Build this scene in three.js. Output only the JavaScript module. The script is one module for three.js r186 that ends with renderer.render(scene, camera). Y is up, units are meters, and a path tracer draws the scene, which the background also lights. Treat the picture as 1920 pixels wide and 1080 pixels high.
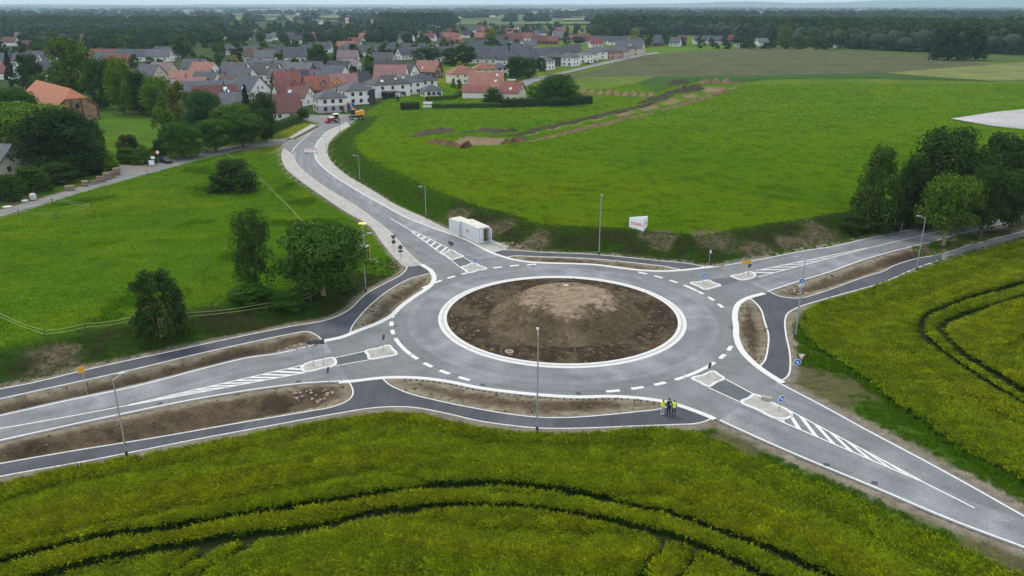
import * as THREE from 'three';
import { mergeGeometries, toCreasedNormals } from 'three/addons/utils/BufferGeometryUtils.js';
import { MarchingCubes } from 'three/addons/objects/MarchingCubes.js';

// ---------------------------------------------------------------- camera, sky, sun, exposure
const scene = new THREE.Scene();
const EYE = 38, FOCAL = 1490, PITCH = Math.atan(530 / FOCAL);
const camera = new THREE.PerspectiveCamera(2 * Math.atan(540 / FOCAL) * 180 / Math.PI, 16 / 9, 0.5, 60000);
camera.position.set(0, EYE, 0);
camera.rotation.set(-PITCH, 0, 0);
scene.add(camera);

const SUN_DIR = new THREE.Vector3(-0.42, 0.80, -0.43).normalize();
{ // bright overcast: white cloud deck, a little brighter round the hidden sun, paler low down
  const W = 512, Hh = 256, d = new Float32Array(W * Hh * 4);
  let s = 11; const rnd = () => (s = (s * 1664525 + 1013904223) >>> 0) / 4294967296;
  const N = 64, lat = Array.from({ length: N * N }, rnd);
  const vn = (x, y) => { const X = Math.floor(x), Y = Math.floor(y), fx = x - X, fy = y - Y, q = (a, b) => lat[((b % N + N) % N) * N + ((a % N + N) % N)];
    const u = fx * fx * (3 - 2 * fx), w = fy * fy * (3 - 2 * fy); return (q(X, Y) * (1 - u) + q(X + 1, Y) * u) * (1 - w) + (q(X, Y + 1) * (1 - u) + q(X + 1, Y + 1) * u) * w; };
  for (let j = 0; j < Hh; j++) for (let i = 0; i < W; i++) {
    const th = (j + 0.5) / Hh * Math.PI - Math.PI / 2, ph = (i + 0.5) / W * 2 * Math.PI;   // row 0 is the bottom
    const y = Math.sin(th), cx = i / W * 64;
    const n = vn(cx * 0.25, y * 14 + 5) * 0.6 + vn(cx * 0.5, y * 30) * 0.4;
    const k = y < 0 ? 1.0 : 0.96 + 0.36 * (n - 0.35) - 0.04 * y;
    const b = (y < 0 ? 0 : 0.10 * (1 - n));
    const o = (j * W + i) * 4;
    d[o] = k * (0.93 - b); d[o + 1] = k * (0.97 - b * 0.45); d[o + 2] = k * 1.03; d[o + 3] = 1;
  }
  const t = new THREE.DataTexture(d, W, Hh, THREE.RGBAFormat, THREE.FloatType);
  t.mapping = THREE.EquirectangularReflectionMapping; t.magFilter = t.minFilter = THREE.LinearFilter; t.needsUpdate = true;
  scene.background = t; scene.environment = t;
}
const sun = new THREE.DirectionalLight(0xfff1dd, 1.5);
sun.position.copy(SUN_DIR).multiplyScalar(400).add(new THREE.Vector3(0, 0, -150));
sun.target.position.set(0, 0, -150);
sun.castShadow = true; sun.shadow.radius = 22; sun.shadow.mapSize.set(4096, 4096);
Object.assign(sun.shadow.camera, { left: -260, right: 260, top: 260, bottom: -260, near: 1, far: 1200 });
scene.add(sun, sun.target);
scene.fog = new THREE.FogExp2(new THREE.Color(0.58, 0.81, 1.0), 0.000085);

const renderer = new THREE.WebGLRenderer({ antialias: true });
renderer.toneMapping = THREE.LinearToneMapping;
renderer.toneMappingExposure = 1.3;
renderer.shadowMap.enabled = true;

// ---------------------------------------------------------------- helpers
let seed = 12345;
const R = () => { seed = (seed + 0x6D2B79F5) | 0; let t = Math.imul(seed ^ seed >>> 15, 1 | seed); t = t + Math.imul(t ^ t >>> 7, 61 | t) ^ t; return ((t ^ t >>> 14) >>> 0) / 4294967296; };
const rr = (a, b) => a + (b - a) * R();
const mix = (a, b, t) => a + (b - a) * t, clamp = (x, a = 0, b = 1) => Math.min(b, Math.max(a, x));
const sm = (a, b, x) => { const t = clamp((x - a) / (b - a)); return t * t * (3 - 2 * t); };
const hash = (i, j) => { let h = Math.imul(i, 374761393) + Math.imul(j, 668265263) | 0; h = Math.imul(h ^ h >>> 13, 1274126177); return ((h ^ h >>> 16) >>> 0) / 4294967296; };
const noise = (x, y) => { const X = Math.floor(x), Y = Math.floor(y), fx = x - X, fy = y - Y, u = fx * fx * (3 - 2 * fx), w = fy * fy * (3 - 2 * fy);
  return mix(mix(hash(X, Y), hash(X + 1, Y), u), mix(hash(X, Y + 1), hash(X + 1, Y + 1), u), w); };
const fbm = (x, y, o = 4) => { let a = 0, s = 0.5, t = 0; for (let i = 0; i < o; i++) { a += s * noise(x, y); t += s; x = x * 2.03 + 17.3; y = y * 2.03 + 5.7; s *= 0.5; } return a / t; };
// a survey point: where the sight line through a spot of the survey photo meets the level plane y (metres, [x, z])
const SP = Math.sin(PITCH), CP = Math.cos(PITCH);
const at = (u, v, y = 0) => { const a = (u - 960) / FOCAL, b = -(v - 540) / FOCAL, t = (y - EYE) / (b * CP - SP); return [a * t, (-b * SP - CP) * t]; };
const pts = (a, y = 0) => { const o = []; for (let i = 0; i < a.length; i += 2) o.push(at(a[i], a[i + 1], y)); return o; };
const tall = ([x, z], v) => { // height of something that stands at [x, z] and reaches up to image row v
  const b = -(v - 540) / FOCAL, t = z / (-b * SP - CP); return EYE + (b * CP - SP) * t; };
const perPx = ([x, z]) => (-z * CP + EYE * SP) / FOCAL;      // metres per survey pixel there
const dist = (a, b) => Math.hypot(a[0] - b[0], a[1] - b[1]);
const spline = (p, n = 8, closed = false) => new THREE.CatmullRomCurve3(p.map(([x, z]) => new THREE.Vector3(x, 0, z)), closed, 'centripetal').getPoints(n * p.length).map((q) => [q.x, q.z]);
const inPoly = (x, z, P) => { let c = false; for (let i = 0, j = P.length - 1; i < P.length; j = i++) { const a = P[i], b = P[j]; if ((a[1] > z) !== (b[1] > z) && x < (b[0] - a[0]) * (z - a[1]) / (b[1] - a[1]) + a[0]) c = !c; } return c; };
const segD = (x, z, L) => { let m = 1e9; for (let i = 0; i + 1 < L.length; i++) { const a = L[i], b = L[i + 1], dx = b[0] - a[0], dz = b[1] - a[1], t = clamp(((x - a[0]) * dx + (z - a[1]) * dz) / (dx * dx + dz * dz || 1)); const q = (x - a[0] - t * dx) ** 2 + (z - a[1] - t * dz) ** 2; if (q < m) m = q; } return Math.sqrt(m); };
const box4 = (P, m = 0) => [Math.min(...P.map((p) => p[0])) - m, Math.min(...P.map((p) => p[1])) - m, Math.max(...P.map((p) => p[0])) + m, Math.max(...P.map((p) => p[1])) + m];
const inBox = (x, z, b) => x > b[0] && x < b[2] && z > b[1] && z < b[3];
const offsetLine = (L, d) => L.map((p, i) => { const a = L[Math.max(0, i - 1)], b = L[Math.min(L.length - 1, i + 1)], l = Math.hypot(b[0] - a[0], b[1] - a[1]) || 1; return [p[0] - (b[1] - a[1]) / l * d, p[1] + (b[0] - a[0]) / l * d]; });

const lin = (r, g, b) => new THREE.Color().setRGB(r, g, b);
const texCache = {};
function grain(name, size, f, metres, srgb = true) { // tileable texture, f(u, v) -> [r, g, b] or grey, 0..1
  const d = new Uint8Array(size * size * 4);
  for (let j = 0; j < size; j++) for (let i = 0; i < size; i++) { let c = f(i / size, j / size); if (typeof c === 'number') c = [c, c, c]; const o = (j * size + i) * 4; d[o] = clamp(c[0]) * 255; d[o + 1] = clamp(c[1]) * 255; d[o + 2] = clamp(c[2]) * 255; d[o + 3] = 255; }
  const t = new THREE.DataTexture(d, size, size); t.wrapS = t.wrapT = THREE.RepeatWrapping; t.magFilter = THREE.LinearFilter; t.minFilter = THREE.LinearMipmapLinearFilter; t.generateMipmaps = true;
  if (srgb) t.colorSpace = THREE.SRGBColorSpace; t.repeat.set(1 / metres, 1 / metres); t.needsUpdate = true; return texCache[name] = t;
}
const tnoise = (u, v, n, o = 3, s = 0) => { let a = 0, w = 0.5, t = 0; for (let k = 0; k < o; k++) { const X = u * n, Y = v * n, x0 = Math.floor(X), y0 = Math.floor(Y), fx = X - x0, fy = Y - y0, p = (i, j) => hash(((i % n) + n) % n + s * 977 + k * 131, ((j % n) + n) % n + s * 31);
    const q = fx * fx * (3 - 2 * fx), r = fy * fy * (3 - 2 * fy); a += w * mix(mix(p(x0, y0), p(x0 + 1, y0), q), mix(p(x0, y0 + 1), p(x0 + 1, y0 + 1), q), r); t += w; w *= 0.5; n *= 2; } return a / t; };
const std = (o) => new THREE.MeshStandardMaterial({ roughness: 0.9, metalness: 0, ...o });
const matt = (o) => new THREE.MeshPhysicalMaterial({ roughness: 1, metalness: 0, specularIntensity: 0.12, ...o });

const usedNames = {};
const numbered = (n) => { const k = usedNames[n] = (usedNames[n] ?? -1) + 1; return k ? n + '_' + String(k).padStart(3, '0') : n; };
const shade = (o) => o.traverse((m) => { if (m.isMesh) { m.castShadow = m.receiveShadow = true; } });
function mesh(name, geometry, material, parent) { const m = new THREE.Mesh(geometry, material); m.name = parent ? name : numbered(name); m.castShadow = m.receiveShadow = true; (parent ?? scene).add(m); return m; }
function struct(name, geometry, material) { const m = mesh(name, geometry, material); m.userData.kind = 'structure'; return m; }
function thing(name, label, category, [x, y, z] = [0, 0, 0], turn = 0, group) { const o = new THREE.Group(); o.name = numbered(name); o.position.set(x, y, z); o.rotation.y = turn; o.userData = { label, category }; if (group) o.userData.group = group; scene.add(o); return o; }
function tag(o, label, category, group, kind) { o.userData.label = label; o.userData.category = category; if (group) o.userData.group = group; if (kind) o.userData.kind = kind; return o; }
function copyOf(o, label, group) { const c = o.clone(); c.name = numbered(o.name.replace(/_\d{3}$/, '')); c.userData = { ...o.userData }; if (label) c.userData.label = label; if (group) c.userData.group = group; scene.add(c); return c; }
// geometry bits
const bx = (w, h, d, x = 0, y = 0, z = 0, ry = 0) => { const g = new THREE.BoxGeometry(w, h, d); if (ry) g.rotateY(ry); return g.translate(x, y, z); };
const cyl = (r0, r1, h, x = 0, y = 0, z = 0, n = 10) => new THREE.CylinderGeometry(r1, r0, h, n).translate(x, y + h / 2, z);
const bar = (a, b, r0, r1 = r0, n = 6) => { const A = new THREE.Vector3(...a), B = new THREE.Vector3(...b), l = A.distanceTo(B), g = new THREE.CylinderGeometry(r1, r0, l, n); g.translate(0, l / 2, 0); g.applyQuaternion(new THREE.Quaternion().setFromUnitVectors(new THREE.Vector3(0, 1, 0), B.sub(A).normalize())); return g.translate(...a); };
const merged = (l) => mergeGeometries(l.map((g) => { const q = g.index ? g.toNonIndexed() : g; for (const k of Object.keys(q.attributes)) if (!['position', 'normal', 'uv'].includes(k)) q.deleteAttribute(k); return q; }));
function flat(P, y, holes = []) { // level sheet, uv in metres
  const g = new THREE.ShapeGeometry(Object.assign(new THREE.Shape(P.map(([x, z]) => new THREE.Vector2(x, -z))), { holes: holes.map((h) => new THREE.Path(h.map(([x, z]) => new THREE.Vector2(x, -z)))) }));
  g.rotateX(-Math.PI / 2); g.translate(0, y, 0); return g; }
function strip(A, B, y0, y1 = y0, uvAlong = false) { // sheet between two lines of equally many points
  const n = A.length, p = [], uv = [], ix = []; let s = 0;
  for (let i = 0; i < n; i++) { if (i) s += dist([(A[i][0] + B[i][0]) / 2, (A[i][1] + B[i][1]) / 2], [(A[i - 1][0] + B[i - 1][0]) / 2, (A[i - 1][1] + B[i - 1][1]) / 2]);
    p.push(A[i][0], y0, A[i][1], B[i][0], y1, B[i][1]); if (uvAlong) uv.push(0, s, dist(A[i], B[i]), s); else uv.push(A[i][0], A[i][1], B[i][0], B[i][1]);
    if (i) ix.push(2 * i - 2, 2 * i, 2 * i - 1, 2 * i, 2 * i + 1, 2 * i - 1); }
  const g = new THREE.BufferGeometry(); g.setAttribute('position', new THREE.Float32BufferAttribute(p, 3)); g.setAttribute('uv', new THREE.Float32BufferAttribute(uv, 2)); g.setIndex(ix); g.computeVertexNormals();
  if (g.attributes.normal.getY(0) < 0) { const q = g.index.array; for (let i = 0; i < q.length; i += 3) { const t = q[i]; q[i] = q[i + 1]; q[i + 1] = t; } g.computeVertexNormals(); }
  return g; }
function kerb(L, w, h, y = 0, closed = false) { // raised band along a line, w wide (both sides of it), chamfered
  const n = L.length, c = Math.min(0.03, h * 0.4), prof = [[-w / 2, y - 0.1], [-w / 2, y + h - c], [-w / 2 + c, y + h], [w / 2 - c, y + h], [w / 2, y + h - c], [w / 2, y - 0.1]], p = [], uv = [], ix = [], k = prof.length; let s = 0;
  for (let i = 0; i < n; i++) { const a = L[closed ? (i - 1 + n) % n : Math.max(0, i - 1)], b = L[closed ? (i + 1) % n : Math.min(n - 1, i + 1)], l = Math.hypot(b[0] - a[0], b[1] - a[1]) || 1, nx = -(b[1] - a[1]) / l, nz = (b[0] - a[0]) / l; if (i) s += dist(L[i], L[i - 1]);
    for (const [d, e] of prof) { p.push(L[i][0] + nx * d, e, L[i][1] + nz * d); uv.push(d + e, s); } }
  const m = closed ? n : n - 1;
  for (let i = 0; i < m; i++) for (let j = 0; j + 1 < k; j++) { const a = i * k + j, b = a + 1, e = ((i + 1) % n) * k + j, f = e + 1; ix.push(a, b, e, b, f, e); }
  let g = new THREE.BufferGeometry(); g.setAttribute('position', new THREE.Float32BufferAttribute(p, 3)); g.setAttribute('uv', new THREE.Float32BufferAttribute(uv, 2)); g.setIndex(ix);
  g = g.toNonIndexed(); g.computeVertexNormals(); return g; }
const resample = (L, n) => { const c = [0]; for (let i = 1; i < L.length; i++) c.push(c[i - 1] + dist(L[i], L[i - 1])); const T = c[c.length - 1], o = []; let k = 0;
  for (let i = 0; i < n; i++) { const s = T * i / (n - 1); while (k + 2 < c.length && c[k + 1] < s) k++; const t = clamp((s - c[k]) / (c[k + 1] - c[k] || 1)); o.push([mix(L[k][0], L[k + 1][0], t), mix(L[k][1], L[k + 1][1], t)]); } return o; };
const length = (L) => L.reduce((a, p, i) => i ? a + dist(p, L[i - 1]) : 0, 0);

// ---------------------------------------------------------------- survey lines (each pair is one survey spot, taken to the ground in metres)
const C = [6.42, -96.1], R_RING = 16, R_OUT = 22.1;
const S_LINE = spline(pts([-160, 866, 0, 829, 210, 783, 400, 745, 560, 722, 655, 716, 720, 709, 780, 709, 840, 716, 900, 728, 1000, 740, 1080, 745, 1150, 744, 1215, 749, 1260, 757, 1333, 783, 1346, 790, 1480, 851, 1628, 913, 1783, 979, 1920, 1031, 2080, 1094]));
const E_LINE = spline(pts([2080, 1052, 1920, 963, 1838, 917, 1745, 866, 1628, 804, 1538, 755, 1462, 715, 1420, 687, 1392, 659, 1381, 634, 1380, 612, 1378, 596, 1380, 579, 1387, 568, 1403, 559, 1442, 548, 1506, 527, 1553, 513, 1620, 489, 1677, 472.5, 1704, 465.6, 1753, 453.6, 1801, 440, 1883, 420, 1920, 411, 2050, 386]));
const N_LINE = spline(pts([2050, 374, 1920, 394, 1826, 407, 1748, 422, 1680, 435, 1619, 447.5, 1560, 461, 1502, 470, 1420, 486, 1360, 496, 1322, 502, 1279, 507, 1239, 509, 1198, 507, 1157, 502, 1117, 497, 1076, 495, 1035, 494, 995, 492, 962, 487, 941, 481, 919, 473, 869, 448, 816, 429, 762, 408, 712, 381, 661, 352, 624, 328, 598, 306, 591, 290, 592, 274, 602, 259, 617, 245, 636, 237, 650, 230, 668, 216]));
const W_LINE = spline(pts([628, 213, 605, 228, 595, 237, 567, 258, 540, 266, 532, 276, 545, 287, 558, 309, 580, 330, 617, 356, 665, 385, 706, 415, 737, 441, 762, 470, 793, 498, 807, 507, 814, 520, 811, 531, 800, 542, 778, 556, 751, 576, 733, 593, 707, 607, 673, 620, 640, 633, 607, 640, 520, 661, 458, 670, 250, 723, 125, 749, 0, 777, -160, 811]));
const ROAD = [...S_LINE, ...E_LINE, ...N_LINE, ...W_LINE];

const PATH_W_OUT = spline(pts([-160, 764, 0, 730, 62, 718, 187, 688, 312, 661, 437, 634, 542, 613, 610, 601, 650, 584, 687, 551, 725, 530, 750, 517, 762, 505, 763, 499]));
const PATH_W_IN1 = spline(pts([-160, 783, 0, 748, 137, 718, 250, 693, 375, 663, 479, 640, 542, 627, 575, 622, 592, 628, 606, 640]));
const PATH_W_IN2 = spline(pts([657, 627, 658, 617, 671, 597, 700, 567, 733, 542, 771, 522, 806, 513]));
const PATH_W = [...PATH_W_OUT, ...pts([793, 498, 806, 507]), ...[...PATH_W_IN2].reverse(), ...[...PATH_W_IN1].reverse()];
const PATH_S_OUT = spline(pts([-160, 929, 0, 894, 167, 864, 375, 823, 500, 800, 625, 777, 708, 764.5, 771, 764, 830, 774, 900, 790, 957, 798, 1008, 803, 1083, 803.5, 1175, 800, 1267, 796.5, 1301, 795, 1320, 791, 1334, 785]));
const PATH_S_IN1 = spline(pts([-160, 903, 0, 870, 125, 848, 292, 821, 458, 792, 583, 771, 625, 763, 654, 750, 662, 736, 655, 716]));
const PATH_S_IN2 = spline(pts([717, 710, 731, 722, 767, 738, 818, 751, 875, 763, 957, 777, 1015, 783, 1072, 783, 1129, 779, 1198, 772, 1239, 767, 1262, 757]));
const PATH_S = [...PATH_S_OUT, ...pts([1300, 771]), ...[...PATH_S_IN2].reverse(), ...pts([690, 711]), ...[...PATH_S_IN1].reverse()];
const PATH_E_OUT = spline(pts([2050, 412, 1920, 444, 1784, 480, 1758, 489, 1715, 504, 1655, 530, 1553, 559, 1498, 576, 1478, 587, 1472, 601, 1474, 629, 1480, 657, 1482, 684, 1478, 704, 1463, 716]));
const PATH_E_IN1 = spline(pts([1423, 689, 1434, 676, 1439, 657, 1441, 629, 1434, 604, 1426, 579, 1412, 564, 1404, 559]));
const PATH_E_IN2 = spline(pts([1442, 547, 1459, 555, 1481, 559, 1501, 559, 1539, 549, 1620, 520, 1656, 509, 1677, 498, 1719, 485, 1758, 478, 1825, 458, 1920, 434, 2050, 402]));
const PATH_E = [...PATH_E_OUT, ...PATH_E_IN1, ...PATH_E_IN2];
const PATH_N_OUT = spline(pts([925, 473, 946, 469, 1008, 473, 1090, 476, 1144, 480, 1225, 488, 1293, 495, 1324, 501.5]));
const PATH_N_IN = spline(pts([949, 484.5, 957, 481, 970, 480, 1008, 481.5, 1062, 483, 1130, 487, 1198, 494, 1247, 500, 1281, 507]));
const PATH_N = [...PATH_N_OUT, ...[...PATH_N_IN].reverse()];
const WALK_W_OUT = spline(pts([532, 278, 528, 290, 536, 315, 561, 337, 602, 366, 649, 397, 680, 414.6, 699, 429, 712, 448, 734, 476, 756, 498, 763, 501]));
const WALK_E_OUT = spline(pts([657, 236, 636, 248, 617, 268, 614, 287, 621, 303, 649, 328, 696, 356, 743, 385, 794, 408, 841, 431, 880, 444, 925, 452, 952, 463, 946, 469]));
const LANE_UP = spline(pts([540, 259, 470, 268, 408, 279, 350, 291, 321, 299, 292, 307, 262, 318, 222, 328, 146, 352, 58, 378, 0, 394, -120, 430]));
const LANE_LOW = spline(pts([532, 270, 480, 277, 423, 288, 350, 307, 277, 326, 204, 347, 117, 372, 58, 390, 0, 407, -120, 444]));
const HARD = [ROAD, PATH_W, PATH_S, PATH_E, PATH_N].map((P) => ({ P, b: box4(P) }));
const nearOf = (l, ref) => l.filter((p) => segD(p[0], p[1], ref) < 12);
const WALK_W = [...WALK_W_OUT, ...pts([793, 498, 762, 470, 737, 441, 706, 415, 665, 385, 617, 356, 580, 330, 558, 309, 546, 287])];
const WALK_E = [...WALK_E_OUT, ...pts([925, 473.5, 919, 473, 869, 448, 816, 429, 762, 408, 712, 381, 661, 352, 624, 328, 598, 306, 591, 290, 592, 274, 602, 259, 617, 245, 636, 237, 650, 230])];
const LANE = [...LANE_UP, ...[...LANE_LOW].reverse()];
for (const P of [WALK_W, WALK_E, LANE]) HARD.push({ P, b: box4(P) });
const onHard = (x, z) => HARD.some(({ P, b }) => inBox(x, z, b) && inPoly(x, z, P));

// bare soil strips between carriageway and paths
const near = (L, a, b) => { const f = (q) => { let k = 0, m = 1e9; L.forEach((p, i) => { const d = dist(p, q); if (d < m) { m = d; k = i; } }); return k; }; const i = f(a), j = f(b); return i <= j ? L.slice(i, j + 1) : L.slice(j, i + 1).reverse(); };
const SOIL = [
  [...PATH_W_IN1, ...near(W_LINE, at(606, 640), at(-160, 811))],
  [...PATH_W_IN2, ...near(W_LINE, at(806, 513), at(657, 627))],
  [...PATH_S_IN1, ...near(S_LINE, at(655, 716), at(-160, 866))],
  [...PATH_S_IN2, ...near(S_LINE, at(1262, 757), at(717, 710))],
  [...PATH_E_IN1, ...near(E_LINE, at(1404, 559), at(1423, 689))],
  [...PATH_E_IN2, ...near(E_LINE, at(2050, 386), at(1442, 547))],
  [...PATH_N_IN, ...near(N_LINE, at(1281, 507), at(949, 484))],
].map((P) => ({ P, b: box4(P), L: [...P, P[0]] }));

// ---------------------------------------------------------------- terrain height
const TOE_N = spline(pts([672, 222, 657, 238, 620, 268, 617, 287, 624, 303, 653, 328, 700, 356, 747, 384, 797, 406, 850, 428, 900, 441, 945, 458, 1008, 471, 1090, 474, 1144, 478, 1225, 486, 1293, 493, 1330, 499, 1420, 482, 1502, 466, 1560, 457, 1619, 443, 1680, 431, 1748, 418, 1826, 403, 1920, 390, 2050, 370]));
const NORTH = [...TOE_N, [400, -150], [900, -900], [-40, -900]];
const TOE_W = spline(pts([-160, 758, 0, 725, 62, 712, 187, 683, 312, 656, 437, 629, 542, 608, 610, 595, 646, 577, 683, 546, 721, 526, 745, 513, 752, 500, 728, 474, 706, 449, 692, 430, 644, 399, 598, 368, 556, 339, 530, 315, 523, 290, 526, 272]));
const WEST = [...TOE_W, ...pts([400, 292, 200, 348, 0, 408, -160, 450])];
const bN = box4(NORTH), bW = box4(WEST);
const DITCH = [
  { L: spline(pts([-160, 797, 0, 762, 250, 708, 420, 670, 520, 648])), w: 2.0, d: 0.75 },
  { L: spline(pts([40, 848, 167, 826, 330, 795, 480, 766, 580, 748])), w: 2.3, d: 0.85 },
  { L: spline(pts([1490, 547, 1560, 526, 1630, 503, 1690, 485, 1730, 472])), w: 1.6, d: 0.6 },
  { L: spline(pts([1418, 580, 1424, 610, 1422, 650, 1414, 670])), w: 1.3, d: 0.45 },
  { L: spline(pts([700, 598, 730, 573, 762, 546, 785, 530])), w: 1.5, d: 0.4 },
].map((o) => ({ ...o, b: box4(o.L, 4) }));
const PIT1 = pts([838, 267, 877, 251, 945, 257, 968, 262, 935, 274, 872, 276], 1.6), PIT2 = pts([1310, 160, 1362, 158, 1390, 161, 1352, 168, 1330, 170, 1290, 182, 1262, 192, 1210, 205, 1100, 229, 1000, 255, 960, 268, 952, 264, 1000, 249, 1100, 222, 1205, 196, 1255, 183, 1270, 178, 1314, 168], 0.8);
const bP1 = box4(PIT1, 6), bP2 = box4(PIT2, 6);
function H(x, z) {
  let h = 0;
  const dC = Math.hypot(x - C[0], z - C[1]);
  if (inBox(x, z, bN) && inPoly(x, z, NORTH)) { const d = segD(x, z, TOE_N), k = 2.5 * (1 - sm(60, 230, dC)) * (x > 50 ? 1 - 0.7 * sm(50, 85, x) : 1);
    h = k * sm(0.3, 7.5, d); if (d > 8) h += sm(8, 30, d) * sm(-330, -230, z) * (fbm(x * 0.02, z * 0.02) - 0.5) * 1.2; else h += sm(0.3, 3, d) * (fbm(x * 0.35, z * 0.35) - 0.5) * 0.5;
    if (inBox(x, z, bP1) && inPoly(x, z, PIT1)) h -= 0.45 * sm(0, 1.6, segD(x, z, [...PIT1, PIT1[0]]));
    if (inBox(x, z, bP2) && inPoly(x, z, PIT2)) h -= 0.4 * sm(0, 1.2, segD(x, z, [...PIT2, PIT2[0]])); }
  else if (inBox(x, z, bW) && inPoly(x, z, WEST)) { const d = segD(x, z, TOE_W), k = 1.7 * (1 - sm(-118, -150, z)); h = k * sm(0.4, 8.5, d) + sm(1, 6, d) * (fbm(x * 0.07, z * 0.07) - 0.5) * 0.7; }
  for (const o of DITCH) if (inBox(x, z, o.b)) { const d = segD(x, z, o.L) * (1 + 0.35 * (fbm(x * 0.5, z * 0.5) - 0.5)); if (d < o.w) h -= o.d * (1 - sm(0.15, 1, d / o.w)); }
  return h;
}
// where the sight line meets the terrain itself
const on = (u, v) => { let y = 0, p; for (let i = 0; i < 6; i++) { p = at(u, v, y); y = H(p[0], p[1]); } return p; };
const onPts = (a) => { const o = []; for (let i = 0; i < a.length; i += 2) o.push(on(a[i], a[i + 1])); return o; };

// crop fields
const CROP_S_EDGE = spline(pts([-160, 950, 0, 912, 120, 884, 250, 860, 400, 832, 540, 806, 640, 789, 740, 778, 800, 783, 880, 803, 960, 813, 1040, 817, 1090, 817, 1180, 809, 1260, 808, 1330, 825, 1420, 862, 1480, 890, 1560, 920, 1680, 975, 1800, 1030, 1920, 1085, 2100, 1165], 0.4));
const CROP_S = [...CROP_S_EDGE, [40, -38], [-60, -38]];
const CROP_E_EDGE = spline(pts([2150, 1060, 1920, 905, 1840, 865, 1740, 800, 1650, 735, 1590, 690, 1530, 650, 1508, 620, 1512, 590, 1540, 572, 1600, 556, 1680, 528, 1760, 500, 1850, 474, 1920, 455, 2100, 416], 0.2));
const CROP_E = [...CROP_E_EDGE, [130, -150], [130, -50]];
const bCS = box4(CROP_S), bCE = box4(CROP_E);
const TRAM = [
  [-40, 1068, 0, 1057, 167, 1015, 333, 990, 500, 961, 667, 936, 746, 922, 892, 909, 1017, 917, 1100, 930, 1183, 949, 1267, 969, 1329, 990, 1400, 1015, 1480, 1050, 1560, 1086, 1700, 1160],
  [60, 1092, 125, 1069, 208, 1048, 292, 1034, 417, 1015, 542, 998, 620, 984, 683, 967, 767, 958, 850, 951, 912, 949, 1017, 955, 1100, 971, 1183, 989, 1254, 1007, 1330, 1036, 1400, 1068, 1480, 1110],
  [1256, 1008, 1230, 1044, 1204, 1084, 1190, 1110], [1312, 1030, 1296, 1056, 1280, 1085, 1262, 1115],
  [521, 994, 437, 1040, 375, 1082, 340, 1110], [417, 1017, 325, 1078, 300, 1098],
  [2000, 508, 1920, 531, 1868, 546, 1826, 558, 1775, 577, 1741, 592, 1728, 613, 1736, 637, 1776, 667, 1838, 709, 1920, 758, 2050, 835],
  [2000, 534, 1920, 556, 1847, 578, 1783, 602, 1766, 617, 1775, 638, 1809, 667, 1847, 691, 1920, 736, 2050, 812],
].map((a, i) => { const L = spline(pts(a, 0.35), 6); return { L, b: box4(L, 1), k: i > 1 && i < 6 ? 1.6 : 1 }; });
const tramD = (x, z) => { let m = 9; for (const t of TRAM) if (inBox(x, z, t.b)) m = Math.min(m, segD(x, z, t.L) * t.k); return m; };

// ---------------------------------------------------------------- ground: one sheet, fine round the roundabout, coarse to the horizon
const axis = (lo, hi, step, far0, far1, grow = 1.13) => { const a = []; for (let s = lo; s <= hi + 1e-6; s += step) a.push(s); let d = step, v = hi; while (v < far1) { d *= grow; v += d; a.push(v); } d = step; v = lo; const pre = []; while (v > far0) { d *= grow; v -= d; pre.push(v); } return [...pre.reverse(), ...a]; };
const GRASS = [0.108, 0.225, 0.006], GRASS_Y = [0.195, 0.255, 0.008], GRASS_D = [0.045, 0.115, 0.005], SOILB = [0.165, 0.125, 0.082], SOILD = [0.078, 0.057, 0.038], BEIGE = [0.360, 0.315, 0.235], GRAVEL = [0.300, 0.275, 0.220];
const mixc = (a, b, t) => [mix(a[0], b[0], t), mix(a[1], b[1], t), mix(a[2], b[2], t)];
const EDGES = [S_LINE, E_LINE, N_LINE, W_LINE, PATH_W_OUT, PATH_S_OUT, PATH_E_OUT, PATH_N_OUT, WALK_W_OUT, WALK_E_OUT, LANE_UP, LANE_LOW].map((L, i) => ({ L, b: box4(L, 3), w: i >= 8 ? 0.35 : 1 }));
const edgeD = (x, z) => { let m = 9; for (const e of EDGES) if (inBox(x, z, e.b)) m = Math.min(m, segD(x, z, e.L) / e.w); return m; };
const BROWN_SPOTS = [[at(850, 418), 5], [at(915, 440), 5], [at(950, 466), 4], [at(1000, 462), 3.5], [at(1480, 464), 5], [at(1545, 452), 6], [at(1240, 445, 2), 4], [at(1330, 447, 2), 5], [at(1430, 456, 1.5), 4], [at(90, 690), 4], [at(745, 500), 2]];
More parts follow.
